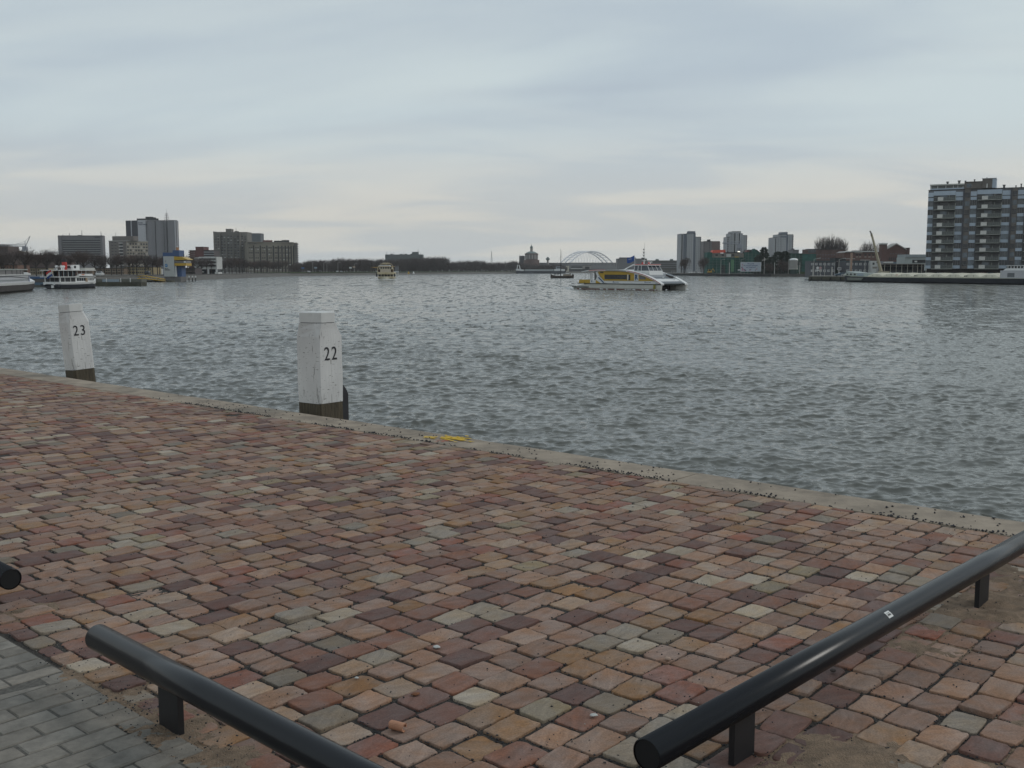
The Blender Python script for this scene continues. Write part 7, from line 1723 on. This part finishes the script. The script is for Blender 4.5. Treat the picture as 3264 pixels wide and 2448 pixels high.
# ---- cars
def car_proto(m, name='parked_car'):
    t = thing(name, 'x', 'car', (0, 0, 0), 0)
    b = MB(); prof = [(-2.1, .3), (2.05, .3), (2.12, .62), (1.95, .82), (1.0, .95), (-1.75, 1.0), (-2.12, .85)]
    b.prism(prof, -.82, .82, 'y')
    b.v += [(.98, -.76, .951), (.98, .76, .951), (.15, -.62, 1.44), (.15, .62, 1.44), (-1.3, -.62, 1.46), (-1.3, .62, 1.46), (-1.85, -.74, 1.001), (-1.85, .74, 1.001)]
    o = len(b.v) - 8; b.f += [(o + 2, o + 3, o + 5, o + 4), (o, o + 1, o + 3, o + 2), (o + 4, o + 5, o + 7, o + 6), (o, o + 2, o + 4, o + 6), (o + 1, o + 7, o + 5, o + 3)]
    b.build('body', m, t)
    g = MB()
    for sy in (-1, 1):
        for (x0, x1, x2, x3) in ((.74, .12, -.48, -.48), (-.55, -.55, -1.22, -1.62)): g.add([(x0, sy * .735, 1.03), (x1, sy * .645, 1.40), (x2, sy * .645, 1.40), (x3, sy * .735, 1.03)], [(0, 1, 2, 3)])
    g.add([(.90, -.66, 1.02), (.90, .66, 1.02), (.23, .56, 1.42), (.23, -.56, 1.42)], [(0, 1, 2, 3)]); g.add([(-1.83, -.64, 1.06), (-1.83, .64, 1.06), (-1.40, .56, 1.42), (-1.40, -.56, 1.42)], [(0, 3, 2, 1)])
    g.build('window', G_dark, t)
    for x in (-1.3, 1.3):
        for sy in (-1, 1):
            b = MB(); b.prism([(x + .31 * math.cos(2 * math.pi * j / 12), .31 + .31 * math.sin(2 * math.pi * j / 12)) for j in range(12)], *sorted((.70 * sy, .86 * sy)), 'y'); wh = b.build('wheel', G_black, t)
            b = MB(); b.prism([(x + .19 * math.cos(2 * math.pi * j / 10), .31 + .19 * math.sin(2 * math.pi * j / 10)) for j in range(10)], *sorted((.862 * sy, .875 * sy)), 'y'); b.build('hubcap', M_rail2, wh)
    for sy in (-.62, .62): MB().box(2.08, 2.13, sy - .15, sy + .15, .62, .74).build('headlight', M_boatw, t)
    return t
mcar = {n: mat('car_paint_' + n, c, .3, var=.05) for n, c in (('blue', (.035, .075, .11)), ('silver', (.30, .31, .32)), ('white', (.52, .52, .51)), ('dark', (.03, .032, .035)), ('red', (.20, .035, .03)))}
protos = {n: car_proto(m) for n, m in mcar.items()}
used = set()
def put_car(n, px, D, rz, label, grp):
    loc = (AX(px, D), D, RZ_ + .02)
    if n not in used:
        t = protos[n]; t.location = loc; t.rotation_euler = (0, 0, rz); t['label'] = label; t['group'] = grp; used.add(n)
    else: dup(protos[n], loc, rz, label, grp)
G1 = 'cars parked on the pier behind the barge'
put_car('blue', 2680, 387, R(176), 'dark blue estate car parked at the open end of the pier', G1)
put_car('silver', 2702, 384, R(150), 'silver car parked directly behind the blue car on the pier', G1)
put_car('white', 2716, 392, R(160), 'white car behind the bow of the moored barge', G1); put_car('silver', 2734, 390, R(165), 'silver car roof above the fore cabin of the barge, under the left terrace windows', G1)
put_car('white', 2757, 392, R(170), 'white car roof above the middle of the barge fore cabin', G1); put_car('silver', 2791, 386, R(165), 'silver car in front of the white block', G1); put_car('white', 2828, 388, R(150), 'white car right of the crane boom', G1)
G2 = 'cars parked under the right edge flats'
put_car('silver', 2990, 350, R(172), 'silver car leftmost under the big balcony flats', G2); put_car('dark', 3030, 346, R(175), 'dark car second from the left under the big balcony flats', G2); put_car('dark', 3098, 343, R(160), 'dark car with a pale bonnet under the middle of the balcony flats', G2)
put_car('red', 3128, 345, R(178), 'dark red car under the balcony flats', G2); put_car('blue', 3150, 342, R(178), 'blue car nearest the barge wheelhouse under the flats', G2)
G3 = 'pale cars parked beneath the leftmost white tower'
for i, px in enumerate((2205, 2214, 2223, 2232)): put_car(('white', 'silver')[i % 2], px, 712 + i * 2, R(200), ('leftmost', 'second', 'third', 'rightmost')[i] + ' of the four pale cars parked beneath the leftmost white tower', G3)
# ---- railings at the far left of the right bank, yellow digger
t = thing('quay_railing', 'pale quay railing at the left tip of the right bank', 'railing', (AX(2140, 770), 770, RZ_), 0); b = MB()
for i in range(10): b.box(i * 1.3, i * 1.3 + .2, 0, .2, -.2, 1.7)
b.box(0, 12, .02, .18, 1.71, 1.85); b.build('rails', M_pole, t)
t = thing('digger', 'small yellow digger standing left of the netted building', 'digger', (AX(2262, 690), 690, RZ_), 0)
MB().box(-1.4, 1.4, -.9, .9, .75, 1.6).build('body', M_yel, t); MB().box(-.9, .5, -.7, .7, 1.6, 2.9).build('cab', mat('cab_orange', (.40, .22, .04), .5), t); MB().box(-.8, .4, -.75, -.71, 1.8, 2.7).build('window', G_dark, t); MB().tube([(1.0, 0, 1.5), (2.2, 0, 3.4), (3.4, 0, 1.4)], .22, 5).build('boom', M_yel, t); MB().box(3.0, 3.8, -.4, .4, .6, 1.4).build('bucket', G_black, t)
for sy in (-.8, .8): MB().prism([(-1.5, .1), (1.5, .1), (1.7, .4), (1.5, .7), (-1.5, .7), (-1.7, .4)], sy - .25, sy + .25, 'y').build('track', G_black, t)
# ---- lamps, signs and a workboat on the left bank before the wood
G4 = 'thin lamp posts on the left bank before the wood'
for px, D, py, lab in ((997, 745, 836, 'thin lamp post at the left end of the wood'), (1032, 765, 838, 'thin lamp post second from the left before the wood'), (1042, 772, 840, 'thin lamp post third from the left before the wood'), (1077, 800, 838, 'thin lamp post in the middle of the left bank before the wood'), (1130, 840, 841, 'thin lamp post nearest the excursion boat')):
    lamp(px, D, py, lab, 1.2, LZ, False, G4)
def bsign(px, D, p0, p1, m, label):
    t = thing('road_sign', label, 'sign', (AX(px, D), D, LZ), 0); MB().box(-1.0, 1.0, 0, .12, AZ(p1, D) - LZ, AZ(p0, D) - LZ).build('board', m, t); MB().box(-.1, .1, .03, .11, -.2, AZ(p1, D) - LZ).build('post', M_rail2, t)
bsign(1006, 750, 851, 856, mat('pale_blue_panel', (.28, .33, .38)), 'pale blue sign board before the left end of the wood'); bsign(1117, 825, 851, 856, M_boatw, 'white square sign board before the wood left of the excursion boat'); bsign(1128, 838, 848.5, 853.5, mat('sign_tan', (.42, .32, .25), .6), 'tan and white sign board nearest the excursion boat')
bsign(965, 735, 852, 857, mat('sign_blue', (.06, .13, .28), .6), 'blue sign board at the right end of the tree row')
for i, (px, D, n) in enumerate(((1075, 790, 'white'), (1088, 797, 'silver'), (985, 738, 'white'), (318, 300, 'white'), (250, 285, 'silver'), (470, 395, 'dark'))):
    t = dup(protos[n], (AX(px, D), D, LZ + .02), R(100), ('white car on the left bank road before the wood', 'silver car on the left bank road before the wood', 'white car on the road at the right end of the tree row', 'white car under the quay trees right of the steamboat', 'silver car under the quay trees above the steamboat roof', 'dark car before the yellowish low building')[i], 'cars on the left bank road')
D = 830; t = thing('workboat', 'small white and grey workboat right behind the excursion boat', 'boat', (AX(1252, D), D, 0), 0); k = D / F
MB().box(0, 4.6, 0, 3, -.3, 1.2).build('hull', M_hullw, t); MB().box(0, 1.6, .3, 2.7, 1.2, 3.0).build('deckhouse', M_boatw, t); MB().box(1.7, 4.3, .3, 2.7, 3.0, 7.0).build('grey_shed', mat('shed_grey', (.16, .16, .17), .8), t); MB().box(1.7, 4.9, .0, .29, 2.2, 3.0).build('white_board', M_boatw, t)
for x in (1.8, 4.1): MB().box(x, x + .2, .4, .6, 1.2, 3.0).build('leg', M_rail2, t); MB().tube([(x, 1, 7), (x, 1, 8.6)], .1, 4).build('aerial', M_rail2, t)
for i, (px, c) in enumerate(((1302, M_yel), (1318, M_boatw))):
    o = MB().lathe([(.5, -.2), (.9, .2), (.6, 1.0), (.25, 1.9), (.1, 2.2)], n=8).build('channel_marker', c, loc=(AX(px, 905), 905, .8)); tag(o, ('small yellow marker on the grassy bank', 'small white marker on the grassy bank')[i] + ' before the wood', 'marker')

# ---------------------------------------------------------------- thin winter haze over the river
m = bpy.data.materials.new('haze'); m.use_nodes = True; nt = m.node_tree; N = nt.nodes; L = nt.links
N.remove(N['Principled BSDF']); pv = N.new('ShaderNodeVolumePrincipled'); pv.inputs['Color'].default_value = (.92, .95, .97, 1); pv.inputs['Density'].default_value = .00008
L.new(pv.outputs[0], N['Material Output'].inputs['Volume'])
hz = MB().box(-2600, 2600, -120, 2900, -6, 120).build('haze', m); tag(hz, 'thin pale haze over the river', 'haze', kind='stuff')
